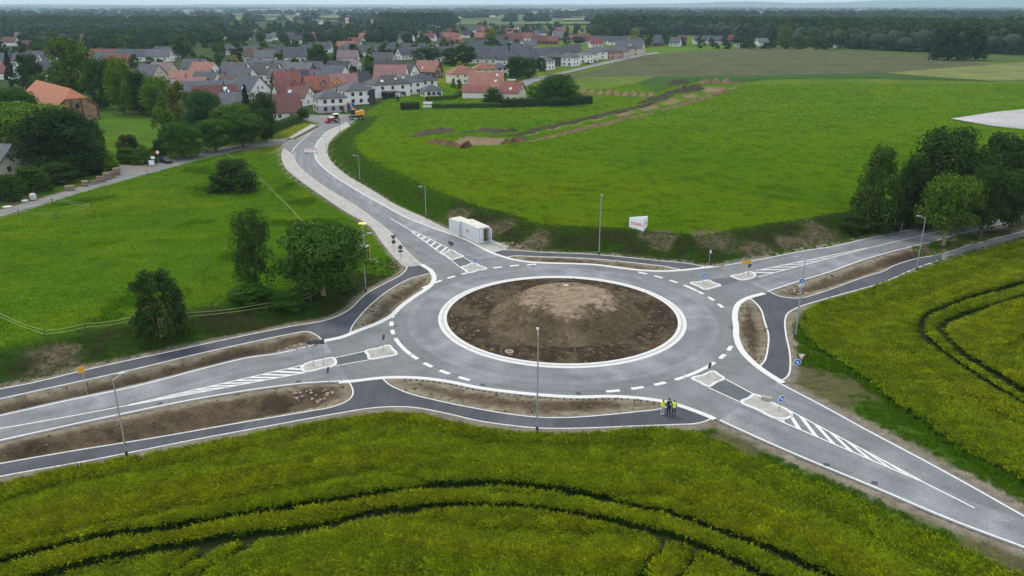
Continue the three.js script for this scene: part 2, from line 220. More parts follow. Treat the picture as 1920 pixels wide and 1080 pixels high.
function groundColour(x, z) {
  const f = fbm(x * 0.25, z * 0.25), g = fbm(x * 1.3 + 9, z * 1.3), big = fbm(x * 0.03 + 3, z * 0.03);
  for (const s of SOIL) if (inBox(x, z, s.b) && inPoly(x, z, s.P)) { const d = segD(x, z, s.L); let c = mixc(BEIGE, SOILB, sm(0.7, 1.5, d + (f - 0.5) * 2.2 + (g - 0.5) * 0.9)); c = mixc(c, SOILD, 0.8 * sm(0.5, 0.66, f) * sm(0.8, 2, d)); return c.map((v) => v * (0.8 + 0.45 * g)); }
  let c, d;
  if (inBox(x, z, bCS) && inPoly(x, z, CROP_S) || inBox(x, z, bCE) && inPoly(x, z, CROP_E)) return mixc([0.030, 0.055, 0.008], SOILD, 0.4 * f);
  const n = inBox(x, z, bN) && inPoly(x, z, NORTH), w = !n && inBox(x, z, bW) && inPoly(x, z, WEST);
  c = mixc(mixc(GRASS, GRASS_Y, sm(0.42, 0.66, big)), GRASS_D, 0.55 * sm(0.5, 0.75, f));
  if (n || w) {
    d = segD(x, z, n ? TOE_N : TOE_W);
    if (n && d > 9) { const ns = fbm(x * 0.05 + 40, z * 0.05); c = mixc(c, mixc(GRASS, GRASS_Y, 0.6), 0.5 * sm(0.4, 0.6, ns)); }
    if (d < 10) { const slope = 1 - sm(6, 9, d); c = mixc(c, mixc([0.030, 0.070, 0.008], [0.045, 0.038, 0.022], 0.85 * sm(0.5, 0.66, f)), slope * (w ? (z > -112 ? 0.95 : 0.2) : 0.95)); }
    if (n && (inBox(x, z, bP1) && inPoly(x, z, PIT1) || inBox(x, z, bP2) && inPoly(x, z, PIT2))) c = mixc([0.40, 0.30, 0.19], [0.30, 0.21, 0.13], f);
  } else if (z < -270 && x < 60) c = mixc(mixc([0.045, 0.085, 0.014], [0.075, 0.125, 0.016], f), [0.10, 0.095, 0.075], 0.5 * sm(0.55, 0.7, g));  // village gardens: shade among the trees put into a darker ground colour
  else if (z > -200) c = mixc(c, mixc(GRASS_D, SOILB, sm(0.42, 0.62, f)), 0.7);
  for (const [p, r] of BROWN_SPOTS) { const q = dist(p, [x, z]) / r; if (q < 1.4) c = mixc(c, mixc(SOILB, BEIGE, 0.35 * g), 0.9 * (1 - sm(0.5, 1, q + (f - 0.5) * 1.6))); }
  const e = z > -330 ? edgeD(x, z) : 9;
  if (e < 3) c = mixc(mixc(GRAVEL, BEIGE, g), c, sm(0.7, 1.7, e + (f - 0.5) * 1.4));
  if (z < -1900) c = mixc(c, mixc([0.20, 0.24, 0.10], [0.30, 0.29, 0.17], f), 0.75 * sm(-1900, -3200, z));  // pale crops, lightened with distance so the colour carries some haze
  const v = 0.85 + 0.3 * g; return [c[0] * v, c[1] * v, c[2] * v];
}
grain('earth', 512, (u, v) => 0.74 + 0.26 * (tnoise(u, v, 16, 5, 1) - 0.5) + 0.26 * (tnoise(u, v, 96, 2, 2) - 0.5), 9);
grain('earthBump', 512, (u, v) => tnoise(u, v, 32, 4, 3), 5, false);
const earthMat = matt({ vertexColors: true, map: texCache.earth, bumpMap: texCache.earthBump, bumpScale: 0.05, roughness: 1 });
{
  const X = axis(-95, 95, 0.55, -14000, 14000), Z = axis(-152, -46, 0.55, -16000, 400, 1.12), nx = X.length, nz = Z.length, p = new Float32Array(nx * nz * 3), c = new Float32Array(nx * nz * 3), uv = new Float32Array(nx * nz * 2), ix = [];
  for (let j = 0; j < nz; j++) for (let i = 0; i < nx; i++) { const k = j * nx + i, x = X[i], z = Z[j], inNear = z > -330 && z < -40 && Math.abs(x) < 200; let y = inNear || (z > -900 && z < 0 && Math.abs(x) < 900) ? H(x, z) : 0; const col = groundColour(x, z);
    if (inNear) for (const s of SOIL) if (inBox(x, z, s.b) && inPoly(x, z, s.P)) { y += (fbm(x * 1.1, z * 1.1) - 0.55) * 0.30 * sm(0.3, 1.4, segD(x, z, s.L)); break; }
    if (inNear && onHard(x, z)) y = -0.06;
    p.set([x, y, z], k * 3); c.set(col, k * 3); uv.set([x, z], k * 2); }
  for (let j = 0; j + 1 < nz; j++) for (let i = 0; i + 1 < nx; i++) { const a = j * nx + i, b = a + 1, e = a + nx, f = e + 1; ix.push(a, e, b, b, e, f); }
  const g = new THREE.BufferGeometry(); g.setAttribute('position', new THREE.BufferAttribute(p, 3)); g.setAttribute('color', new THREE.BufferAttribute(c, 3)); g.setAttribute('uv', new THREE.BufferAttribute(uv, 2)); g.setIndex(ix); g.computeVertexNormals();
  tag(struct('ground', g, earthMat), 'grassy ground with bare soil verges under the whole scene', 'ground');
  console.log('ground', nx, nz);
}

// ---------------------------------------------------------------- road, paths, pavements
grain('asphalt', 1024, (u, v) => { const a = tnoise(u, v, 10, 4, 5), b = tnoise(u, v, 160, 2, 6), k = 0.80 + 0.22 * (a - 0.5) + 0.16 * (b - 0.5); return [k * 0.985, k, k * 1.015]; }, 24);
grain('asphaltRun', 1024, (u, v) => { const s = tnoise(u, v * 0.02 + 0.13, 32, 4, 7), a = tnoise(u, v, 8, 4, 8), b = tnoise(u, v, 170, 2, 9), w = tnoise(u, v, 5, 5, 10), k = 0.79 + 0.22 * (s - 0.5) + 0.20 * (a - 0.5) + 0.16 * (b - 0.5) + 0.12 * sm(0.52, 0.75, w); return [k * 0.985, k, k * 1.02]; }, 24);
grain('paver', 512, (u, v) => { const n = 24, X = u * n, Y = v * n * 2, r = Math.floor(Y), q = X + (r % 2) * 0.5, fx = q - Math.floor(q), fy = Y - r, j = fx < 0.05 || fy < 0.09 ? 0.80 : 1; return (0.80 + 0.08 * (hash(Math.floor(q) % n, r) - 0.5) + 0.16 * (tnoise(u, v, 6, 3, 11) - 0.5)) * j; }, 4.8);
const asphaltMat = std({ color: lin(0.245, 0.254, 0.260), map: texCache.asphalt, roughness: 0.85 });
const runMat = std({ color: lin(0.25, 0.259, 0.266), map: texCache.asphaltRun, roughness: 0.82 });
const darkRun = std({ color: lin(0.082, 0.088, 0.104), map: texCache.asphaltRun, roughness: 0.85 });
const oldPath = std({ color: lin(0.26, 0.255, 0.245), map: texCache.asphalt, roughness: 0.9 });
const paverMat = std({ color: lin(0.56, 0.545, 0.515), map: texCache.paver, roughness: 0.9 });
grain('concrete', 256, (u, v) => 0.86 + 0.2 * (tnoise(u, v, 16, 4, 12) - 0.5), 2);
const whiteKerb = std({ color: lin(0.80, 0.80, 0.79), map: texCache.concrete, roughness: 0.8 });
const greyKerb = std({ color: lin(0.52, 0.50, 0.47), map: texCache.concrete, roughness: 0.9 });
const paintMat = std({ color: lin(0.86, 0.86, 0.85), map: texCache.concrete, roughness: 0.7 });
const circle = (r, n, a0 = 0, a1 = Math.PI * 2) => Array.from({ length: n }, (_, i) => { const a = mix(a0, a1, i / (n - 1)); return [C[0] + r * Math.cos(a), C[1] + r * Math.sin(a)]; });

const road = tag(struct('road', flat(ROAD, 0.02, [circle(15.6, 120)]), asphaltMat), 'grey asphalt road with four arms meeting at the roundabout', 'road');
const lay = (name, g, m, parent = road) => mesh(name, g, m, parent);
{ // the ring lane was laid on its own, with a joint to the arms
  const n = 200; lay('ring_lane', strip(circle(15.8, n), circle(21.75, n), 0.026, 0.026, true), runMat);
  const seam = std({ color: lin(0.075, 0.078, 0.082), roughness: 0.7 }); lay('joint', strip(circle(21.52, n), circle(21.60, n), 0.0295), seam); lay('joint', strip(circle(18.66, n), circle(18.70, n), 0.0295), std({ color: lin(0.15, 0.155, 0.16), roughness: 0.8 }));
  const grate = std({ color: lin(0.05, 0.05, 0.052), roughness: 0.5, metalness: 0.4 }); for (const [u, v] of [[742, 612], [905, 722], [1085, 738], [1371, 615], [1120, 504], [1000, 499], [560, 716], [300, 757], [1490, 535], [1560, 516], [1550, 872], [1640, 906], [640, 362], [700, 398], [860, 452]]) { const p = at(u, v); lay('drain_grate', bx(0.5, 0.012, 0.5, p[0], 0.032, p[1], R() * 3), grate); }
  // arms, laid along their own direction
  const arm = (A, B, n = 60) => lay('arm_lane', strip(resample(A, n), resample(B, n), 0.023, 0.023, true), runMat);
  const cut = (L, a, b) => near(L, at(...a), at(...b));
  arm(offsetLine(cut(W_LINE, [607, 640], [-160, 811]), 0.1), offsetLine(cut(S_LINE, [655, 716], [-160, 866]), -0.1));
  arm(offsetLine(cut(S_LINE, [1346, 790], [2080, 1094]), -0.1), offsetLine(cut(E_LINE, [1462, 715], [2080, 1052]), 0.1));
  arm(offsetLine(cut(E_LINE, [1442, 548], [2050, 386]), -0.1), offsetLine(cut(N_LINE, [1340, 499], [2050, 374]), 0.1));
  arm(offsetLine(cut(N_LINE, [941, 481], [602, 259]), -0.1), offsetLine(cut(W_LINE, [793, 498], [546, 289]), 0.1), 90);
}
// painted lines
const line = (L, w, name = 'painted_line', y = 0.031) => lay(name, strip(offsetLine(L, -w / 2), offsetLine(L, w / 2), y), paintMat);
for (const [L, a, b, d] of [[S_LINE, [-160, 866], [655, 716], -0.35], [S_LINE, [1346, 790], [2080, 1094], -0.35], [E_LINE, [2080, 1052], [1462, 715], -0.35], [E_LINE, [1442, 548], [2050, 386], -0.35], [N_LINE, [2050, 374], [1322, 502], -0.35], [W_LINE, [607, 640], [-160, 811], -0.35]])
  line(resample(offsetLine(near(L, at(...a), at(...b)), d), 60), 0.2, 'edge_line');
line(spline(pts([548, 285, 552, 278, 562, 267, 580, 252, 592, 244])), 0.2, 'edge_line'); line(spline(pts([528, 274, 540, 266, 556, 260])), 0.2, 'edge_line');
{ // give-way dashes round the ring
  const ang = (u, v) => { const p = at(u, v); return Math.atan2(p[1] - C[1], p[0] - C[0]); }, r = 21.85;
  const mouth = (a, b, skip) => { let a0 = ang(...a), a1 = ang(...b); if (a1 < a0) a1 += Math.PI * 2; const st = 2.75 / r; for (let t = a0; t < a1; t += st) { const m = t + 0.7 / r; const [s0, s1] = skip.map((q) => { let k = ang(...q); if (k < a0 - 0.2) k += Math.PI * 2; return k; }); if (m > Math.min(s0, s1) && m < Math.max(s0, s1)) continue; lay('dash', strip(circle(r - 0.25, 6, t, t + 1.45 / r), circle(r + 0.25, 6, t, t + 1.45 / r), 0.031), paintMat); } 
    const [s0, s1] = skip.map((q) => ang(...q)).sort((x, y) => x - y); const big = s1 - s0 > Math.PI; lay('dash', strip(circle(r - 0.25, 12, big ? s1 : s0, big ? s0 + Math.PI * 2 : s1), circle(r + 0.25, 12, big ? s1 : s0, big ? s0 + Math.PI * 2 : s1), 0.031), paintMat); };
  mouth([868, 722], [737, 596], [[757, 668], [737, 645]]);
  mouth([803, 543], [1016, 497], [[880, 514], [915, 506]]);
  mouth([1196, 511], [1371, 583], [[1290, 533], [1322, 545]]);
  mouth([1376, 650], [1148, 741], [[1338, 691], [1287, 710]]);
}
function hatch(a0, a1, b0, b1, n, skew, w, tail) { // closed-off wedge: outlines and slanting stripes
  const A0 = at(...a0), A1 = at(...a1), B0 = at(...b0), B1 = at(...b1), q = (P, Q, t) => [mix(P[0], Q[0], t), mix(P[1], Q[1], t)];
  line([A0, A1], 0.18, 'hatch_outline'); line([B0, B1], 0.18, 'hatch_outline');
  const first = skew > 0 ? -Math.floor((skew - 0.02) * n) : 0; for (let i = first; i < n; i++) { const t = (i + 0.4) / n, A = q(A0, A1, t), B = q(B0, B1, t + skew); if (Math.max(t, t + skew) > 0.97) continue; const dx = (A1[0] - A0[0]), dz = (A1[1] - A0[1]), l = Math.hypot(dx, dz), e = w / 2; lay('hatch_stripe', strip([[A[0] - dx / l * e, A[1] - dz / l * e], [B[0] - dx / l * e, B[1] - dz / l * e]], [[A[0] + dx / l * e, A[1] + dz / l * e], [B[0] + dx / l * e, B[1] + dz / l * e]], 0.029), paintMat); }
  if (tail) line(resample(spline(pts(tail)), 30), 0.16, 'centre_line');
}
hatch([829, 477], [770, 433], [842, 466], [773, 432], 7, 0.0, 0.6, [772, 433, 732, 409]);
hatch([572, 684], [240, 760], [578, 698], [240, 761], 13, -0.16, 0.62, [242, 760, 120, 783, 0, 804, -160, 832]);
hatch([1417, 508], [1625, 465], [1420, 520], [1625, 466], 10, 0.2, 0.68, [1620, 467, 1680, 453, 1760, 434, 1840, 420, 1920, 405, 2050, 381]);
hatch([1456, 787], [1730, 904], [1480, 770], [1730, 903], 8, -0.2, 0.58, [1728, 903, 1780, 929, 1827, 953]);
// kerbs: broad white bands round the entries, thin ones along the paths
const band = (L, w, h, name = 'kerb', m = whiteKerb) => lay(name, kerb(L, w, h, 0.0), m);
band(near(N_LINE, at(1335, 500), at(905, 466)), 0.62, 0.08); band(near(W_LINE, at(790, 495), at(590, 645)), 0.75, 0.08); band(near(S_LINE, at(640, 717), at(1340, 787)), 0.6, 0.08); band(near(E_LINE, at(1470, 719), at(1430, 551)), 0.75, 0.08);
band(near(N_LINE, at(905, 466), at(650, 230)), 0.3, 0.07); band(near(W_LINE, at(545, 287), at(790, 495)), 0.28, 0.06, 'kerb', greyKerb);
const path = (P, lanes, lbl) => { const m = tag(struct('path', flat(P, 0.016), darkRun), lbl, 'path'); for (const [L, w, mat] of lanes) mesh('kerb', kerb(L, w ?? 0.16, 0.06), mat ?? whiteKerb, m); return m; };
path(PATH_W, [[PATH_W_OUT], [PATH_W_IN1], [PATH_W_IN2]], 'dark asphalt cycle path below the pasture on the west side');
path(PATH_S, [[PATH_S_OUT], [PATH_S_IN1], [PATH_S_IN2]], 'dark asphalt cycle path along the near crop field');
path(PATH_N, [[PATH_N_OUT], [PATH_N_IN, 0.2]], 'short dark asphalt path below the banner embankment');
path(PATH_E, [[near(PATH_E_OUT, at(1760, 488), at(1463, 716)), 0.2], [PATH_E_IN1, 0.2], [PATH_E_IN2, 0.14]], 'dark asphalt cycle path bending round the right crop field');
tag(struct('path', strip(resample(near(PATH_E_OUT, at(2050, 412), at(1764, 486)), 20), resample(near(PATH_E_IN2, at(2050, 402), at(1764, 477)), 20), 0.021), oldPath), 'older pale grey path under the roadside trees', 'path');
const walkW = tag(struct('pavement', flat(WALK_W, 0.05), paverMat), 'pale paved footway along the left of the village road', 'pavement'); mesh('kerb', kerb(WALK_W_OUT, 0.14, 0.075), greyKerb, walkW);
const walkE = tag(struct('pavement', flat(WALK_E, 0.05), paverMat), 'pale paved footway along the right of the village road', 'pavement'); mesh('kerb', kerb(WALK_E_OUT, 0.14, 0.075), greyKerb, walkE);
tag(struct('lane', flat([...LANE], 0.03), oldPath), 'narrow grey lane along the top of the pasture', 'lane');
tag(struct('driveway', flat(pts([227, 309, 250, 311, 292, 308, 292, 316, 262, 322, 222, 330, 220, 322]), 0.034), std({ color: lin(0.30, 0.275, 0.245), map: texCache.earth })), 'stony driveway opening off the lane', 'driveway');
tag(struct('pavement', flat(pts([540, 259, 584, 233, 594, 235, 548, 260]), 0.07), paverMat), 'short beige footway strip by the junction', 'pavement');
tag(struct('pavement', flat(pts([553, 262, 601, 237, 605, 238, 560, 262.5]), 0.07), std({ color: lin(0.42, 0.38, 0.31), map: texCache.paver })), 'thin tan kerb strip at the far junction', 'pavement');
tag(struct('verge', flat(pts([549, 261, 594, 236, 600, 237, 553, 262]), 0.045), std({ color: lin(0.06, 0.045, 0.033), map: texCache.earth })), 'dark bare planting strip beside the far junction', 'verge');
tag(struct('road', flat(pts([605, 230, 584, 229, 566, 222, 575, 215, 600, 216, 620, 219, 660, 219, 700, 216, 720, 208, 750, 204, 748, 211, 712, 219, 670, 223, 662, 230, 652, 236, 612, 240]), 0.012), oldPath), 'pale unfinished street end by the new houses', 'road');
// splitter islands
function island(P, y = 0.12) { const L = spline(pts(P), 5, true); L.pop(); const inner = spline(pts(P), 5, true); inner.pop(); const c = L.reduce((a, p) => [a[0] + p[0] / L.length, a[1] + p[1] / L.length], [0, 0]); const sh = (P, d) => P.map((p) => { const l = dist(p, c); return [c[0] + (p[0] - c[0]) * (1 - d / l), c[1] + (p[1] - c[1]) * (1 - d / l)]; });
  return [flat(sh(L, 0.3), y), kerb(sh(L, 0.17), 0.34, y + 0.02, 0, true)]; }
const ISL = [
  ['beside the shipping containers', [829, 477, 838, 472, 845.5, 468, 858, 475, 870, 482.5, 858, 485.5, 847, 488.5, 838, 483]], ['with a blue arrow sign at the village arm mouth', [863, 502, 875, 498, 888, 493.5, 901, 499, 914, 505, 897, 509, 879, 513.5, 871, 508]],
  ['under the grey direction sign on the left arm', [563.5, 692, 570, 684, 582, 679, 604, 675, 625.4, 671.5, 631, 685.5, 604, 693, 577, 699, 567, 697]], ['at the mouth of the left arm', [684, 659, 707, 653.5, 729.7, 648, 738, 655, 745.7, 666, 720, 672, 693, 675.5, 688, 667]],
  ['with a blue arrow sign at the right arm mouth', [1293, 531, 1310, 529, 1328, 526, 1340, 531, 1353, 536, 1338, 541, 1323, 544.5, 1308, 538]], ['under the yellow direction sign', [1369, 519, 1388, 514.5, 1407, 510, 1416, 514, 1418, 518, 1412, 523, 1388, 526.5, 1378, 523]],
  ['at the mouth of the near right arm', [1295, 710.6, 1316, 704, 1338, 696.5, 1349, 703, 1360, 711, 1344, 719, 1328, 727, 1311, 719]], ['with a stone block on the near right arm', [1387, 754.5, 1401, 747, 1414, 740, 1447, 755, 1480, 771, 1487, 780, 1474, 788, 1453, 786.5, 1420, 771]],
];
for (const [where, P] of ISL) { const [top, edge] = island(P), o = thing('traffic_island', 'white-kerbed paved traffic island ' + where, 'traffic island', [0, 0, 0], 0); mesh('paving', top, paverMat, o); mesh('kerb', edge, whiteKerb, o); }
for (const P of [[846.7, 488.4, 870, 483, 888, 493.5, 863, 502], [631, 686, 625.4, 672, 684, 659, 693, 675], [1328, 526, 1369, 519, 1388, 526, 1352, 536], [1328, 727, 1360, 711, 1414, 740, 1387, 754]]) {
  const q = pts(P); lay('crossing', flat(q, 0.034), std({ color: lin(0.13, 0.15, 0.16), map: texCache.asphalt, roughness: 0.85 })); line([q[0], q[3]], 0.16, 'edge_line', 0.038); line([q[1], q[2]], 0.16, 'edge_line', 0.038); }

// ---------------------------------------------------------------- central island
{
  const ring = tag(struct('island_apron', strip(circle(15.95, 160), circle(15.1, 160), 0.05), std({ color: lin(0.60, 0.60, 0.59), map: texCache.concrete })), 'white concrete ring round the central island', 'kerb'); mesh('kerb', kerb(circle(15.75, 160).slice(0, -1), 0.42, 0.07, 0, true), whiteKerb, ring); mesh('kerb', kerb(circle(15.07, 160).slice(0, -1), 0.42, 0.13, 0, true), whiteKerb, ring);
  const prof = (r, x, z) => 0.10 + (fbm(x * 0.6, z * 0.6) - 0.4) * 0.22 * sm(14.9, 13.8, r);
  const grid = (r0, r1, nr, na, f, col) => { const p = [], c = [], uv = [], ix = []; for (let i = 0; i <= nr; i++) for (let j = 0; j <= na; j++) { const r = mix(r0, r1, i / nr), a = j / na * Math.PI * 2, x = C[0] + r * Math.cos(a), z = C[1] + r * Math.sin(a); p.push(x, f(r, x, z), z); c.push(...col(r, x, z)); uv.push(x, z); if (i && j) { const k = i * (na + 1) + j; ix.push(k - na - 2, k - 1, k - na - 1, k - na - 1, k - 1, k); } }
    const g = new THREE.BufferGeometry(); g.setAttribute('position', new THREE.Float32BufferAttribute(p, 3)); g.setAttribute('color', new THREE.Float32BufferAttribute(c, 3)); g.setAttribute('uv', new THREE.Float32BufferAttribute(uv, 2)); ix.reverse(); g.setIndex(ix); g.computeVertexNormals(); return g; };
  const mat = matt({ vertexColors: true, map: texCache.earth, bumpMap: texCache.earthBump, bumpScale: 0.045, roughness: 1 });
  tag(struct('island_ground', grid(0.01, 14.92, 60, 220, prof, (r, x, z) => { const f = fbm(x * 0.32 + 7, z * 0.32), g = fbm(x * 1.7, z * 1.7); const c = mixc(mixc(SOILD, [0.150, 0.115, 0.078], sm(0.42, 0.62, f)), [0.25, 0.20, 0.14], 0.55 * sm(0.6, 0.8, g)); return c.map((v) => v * (0.75 + 0.5 * g)); }), mat), 'dark bare soil of the central island', 'soil');
  const m0 = [C[0] + 0.6, C[1] + 0.4], RB = 10.2, RT = 5.6, HT = 2.85, na = 200, nr = 90, p = [], c = [], uv = [], ix = [];
  for (let i = 0; i <= nr; i++) for (let j = 0; j <= na; j++) { const a = j / na * Math.PI * 2, w = 1 + 0.06 * (fbm(Math.cos(a) * 2 + 5, Math.sin(a) * 2) - 0.5), t = i / nr, r = t * (RB + 0.5), x = m0[0] + r * w * Math.cos(a), z = m0[1] + r * w * Math.sin(a);
    const sl = clamp((RB - r) / (RB - RT)), rill = (fbm(a * 9, r * 0.3) - 0.5) * 0.16 * sm(0.0, 0.3, sl) * (1 - sm(0.85, 1, sl));
    p.push(x, 0.08 + HT * (sl * 0.93 + 0.07 * sm(0, 1, sl) - 0.05 * Math.exp(-(((r - RT) / 0.7) ** 2))) + (sl >= 1 ? 0.12 * (1 - (r / RT) ** 2) : 0) + rill + (fbm(x * 1.4, z * 1.4) - 0.5) * 0.14 * (r < RB ? 1 : 0) - (r > RB ? 0.25 * (r - RB) / 0.5 + 0.1 : 0), z);
    const f = fbm(x * 0.5 + 3, z * 0.5), g = fbm(x * 2, z * 2), e = sm(0.70, 0.99, sl + (f - 0.5) * 0.6 + (g - 0.5) * 0.5), leftPale = sm(0.40, 0.72, fbm(x * 0.28 + 2, z * 0.28) + 0.16 * Math.cos(a - 3.5));  // mound flank turns paler towards the left and back
    let q = mixc(mixc([0.150, 0.118, 0.070], [0.235, 0.180, 0.115], leftPale), [0.430, 0.330, 0.230], e); q = mixc(q, [0.115, 0.092, 0.058], 0.5 * sm(0.58, 0.75, f) * (1 - e)); c.push(...q.map((v) => v * (0.8 + 0.4 * g))); uv.push(x, z);
    if (i && j) { const k = i * (na + 1) + j; ix.push(k, k - 1, k - na - 1, k - na - 1, k - 1, k - na - 2); } }
  const g = new THREE.BufferGeometry(); g.setAttribute('position', new THREE.Float32BufferAttribute(p, 3)); g.setAttribute('color', new THREE.Float32BufferAttribute(c, 3)); g.setAttribute('uv', new THREE.Float32BufferAttribute(uv, 2)); g.setIndex(ix); g.computeVertexNormals();
  tag(mesh('soil_mound', g, mat), 'flat-topped mound of bare brown soil in the middle of the roundabout', 'mound');
}

// ---------------------------------------------------------------- crops and meadow grass (nobody could count them)
function bladeTuft(n, rad, h, w, make) { // blades as thin bent strips; make(k) -> {stem, ear} colours
  const p = [], c = [], N = [];
  const tri = (a, b, d, col) => { for (const q of [a, b, d]) { p.push(...q); c.push(...col); } const u = new THREE.Vector3().subVectors(new THREE.Vector3(...b), new THREE.Vector3(...a)).cross(new THREE.Vector3().subVectors(new THREE.Vector3(...d), new THREE.Vector3(...a))).normalize(); for (let i = 0; i < 3; i++) N.push(u.x, u.y, u.z); };
  for (let k = 0; k < n; k++) { const a = rr(0, 6.283), r = rad * Math.sqrt(R()), x = r * Math.cos(a), z = r * Math.sin(a), t = rr(0, 6.283), lean = rr(0.05, 0.35) * h, hh = h * rr(0.75, 1.1), m = make(k), dx = Math.cos(t), dz = Math.sin(t), sx = -dz * w / 2, sz = dx * w / 2;
    const A = [x - sx, 0, z - sz], B = [x + sx, 0, z + sz], T = [x + dx * lean * 0.5, hh * 0.8, z + dz * lean * 0.5], T1 = [T[0] - sx, T[1], T[2] - sz], T2 = [T[0] + sx, T[1], T[2] + sz], E = [x + dx * lean * 1.3, hh * (m.ear ? 0.9 : 1), z + dz * lean * 1.3];
    tri(A, B, T2, m.stem); tri(A, T2, T1, m.stem); tri(T1, T2, E, m.ear ?? m.stem); if (m.ear) tri([T[0], T[1], T[2]], [E[0] - sx * 1.1, E[1] - 0.03, E[2] - sz * 1.1], [E[0] + sx * 1.1, E[1] + 0.04, E[2] + sz * 1.1], m.ear); }
  const g = new THREE.BufferGeometry(); g.setAttribute('position', new THREE.Float32BufferAttribute(p, 3)); g.setAttribute('normal', new THREE.Float32BufferAttribute(N, 3)); g.setAttribute('color', new THREE.Float32BufferAttribute(c, 3)); return g; }
const jit = (c, a = 0.2) => { const k = 1 + (R() - 0.5) * 2 * a; return [c[0] * k * (1 + (R() - 0.5) * a), c[1] * k, c[2] * k]; };
const leafMat = (tint = [1, 1, 1]) => new THREE.MeshPhysicalMaterial({ color: lin(...tint), vertexColors: true, roughness: 0.9, specularIntensity: 0.08, transmission: 0.22, thickness: 0, side: THREE.DoubleSide });
const grassMat = leafMat();
function scatter(name, label, cat, geos, list) { // list of [x, y, z, sx, sy, turn, r, g, b]; one object, split only in geometry variants
  const root = new THREE.Group(); root.name = numbered(name); root.userData = { label, category: cat, kind: 'stuff' }; scene.add(root);
  const M = new THREE.Matrix4(), q = new THREE.Quaternion(), up = new THREE.Vector3(0, 1, 0), col = new THREE.Color();
  geos.forEach((g, k) => { const l = list.filter((_, i) => i % geos.length === k); const m = new THREE.InstancedMesh(g, grassMat, l.length); m.name = 'blades'; m.castShadow = m.receiveShadow = true; l.forEach((a, i) => { M.compose(new THREE.Vector3(a[0], a[1], a[2]), q.setFromAxisAngle(up, a[5]), new THREE.Vector3(a[3], a[4], a[3])); m.setMatrixAt(i, M); m.setColorAt(i, col.setRGB(a[6], a[7], a[8])); }); root.add(m); });
  console.log(name, list.length); return root; }
const STEM = [0.028, 0.078, 0.003], EAR = [0.205, 0.242, 0.004];
const barley = [0, 1, 2].map(() => bladeTuft(58, 0.36, 0.92, 0.033, () => ({ stem: jit(STEM, 0.3), ear: jit(EAR, 0.35) })));
const inView = (x, z, m) => Math.abs(x) < (-z * CP + EYE * SP) * (960 / FOCAL) * 1.02 + m;
function crop(P, edge, b, step, hgt) { const l = []; for (let x = b[0]; x < b[2]; x += step) for (let z = b[1]; z < Math.min(b[3], -44); z += step) { const X = x + (R() - 0.5) * step, Z = z + (R() - 0.5) * step; if (!inView(X, Z, 7) || !inPoly(X, Z, P)) continue; const t = tramD(X, Z); if (t < 0.62 + 0.16 * R()) continue;
    const e = segD(X, Z, edge), n = 0.65 * fbm(e * 0.42 + 3, X * 0.05 + Z * 0.03) + 0.35 * fbm(X * 0.16, Z * 0.4), m = fbm(X * 0.9, Z * 0.9), k = (0.55 + 0.9 * m) * rr(0.7, 1.3), band = sm(0.36, 0.56, noise(e * 0.62 + 1.6 * fbm(X * 0.07, Z * 0.07), X * 0.018 + 7)), yel = sm(0.36, 0.64, n) * mix(0.45, 1, band); if (e < 1.1 && R() < 0.45 * (1 - e / 1.1) + 0.25 * sm(0.5, 0.7, m)) continue; l.push([X, H(X, Z) - 0.02, Z, rr(0.9, 1.25), hgt * (0.74 + 0.2 * n + 0.30 * (m - 0.5)) * mix(0.72, 1.06, band) * (t < 0.75 ? 0.95 : 1), rr(0, 6.28), k * mix(0.78, 1.08, yel), k * mix(0.95, 1.02, yel), k]); } return l; }
scatter('barley_crop', 'ripening yellow-green barley field along the near edge', 'barley', barley, crop(CROP_S, CROP_S_EDGE, [-55, bCS[1], 60, bCS[3]], 0.30, 1.0));
scatter('barley_crop', 'ripening yellow-green barley field beyond the right road arm', 'barley', barley, crop(CROP_E, CROP_E_EDGE, [bCE[0], bCE[1], 110, bCE[3]], 0.36, 1.0));
const lawn = [0, 1, 2].map(() => bladeTuft(18, 0.42, 0.28, 0.06, () => ({ stem: jit([0.150, 0.295, 0.004], 0.3) })));
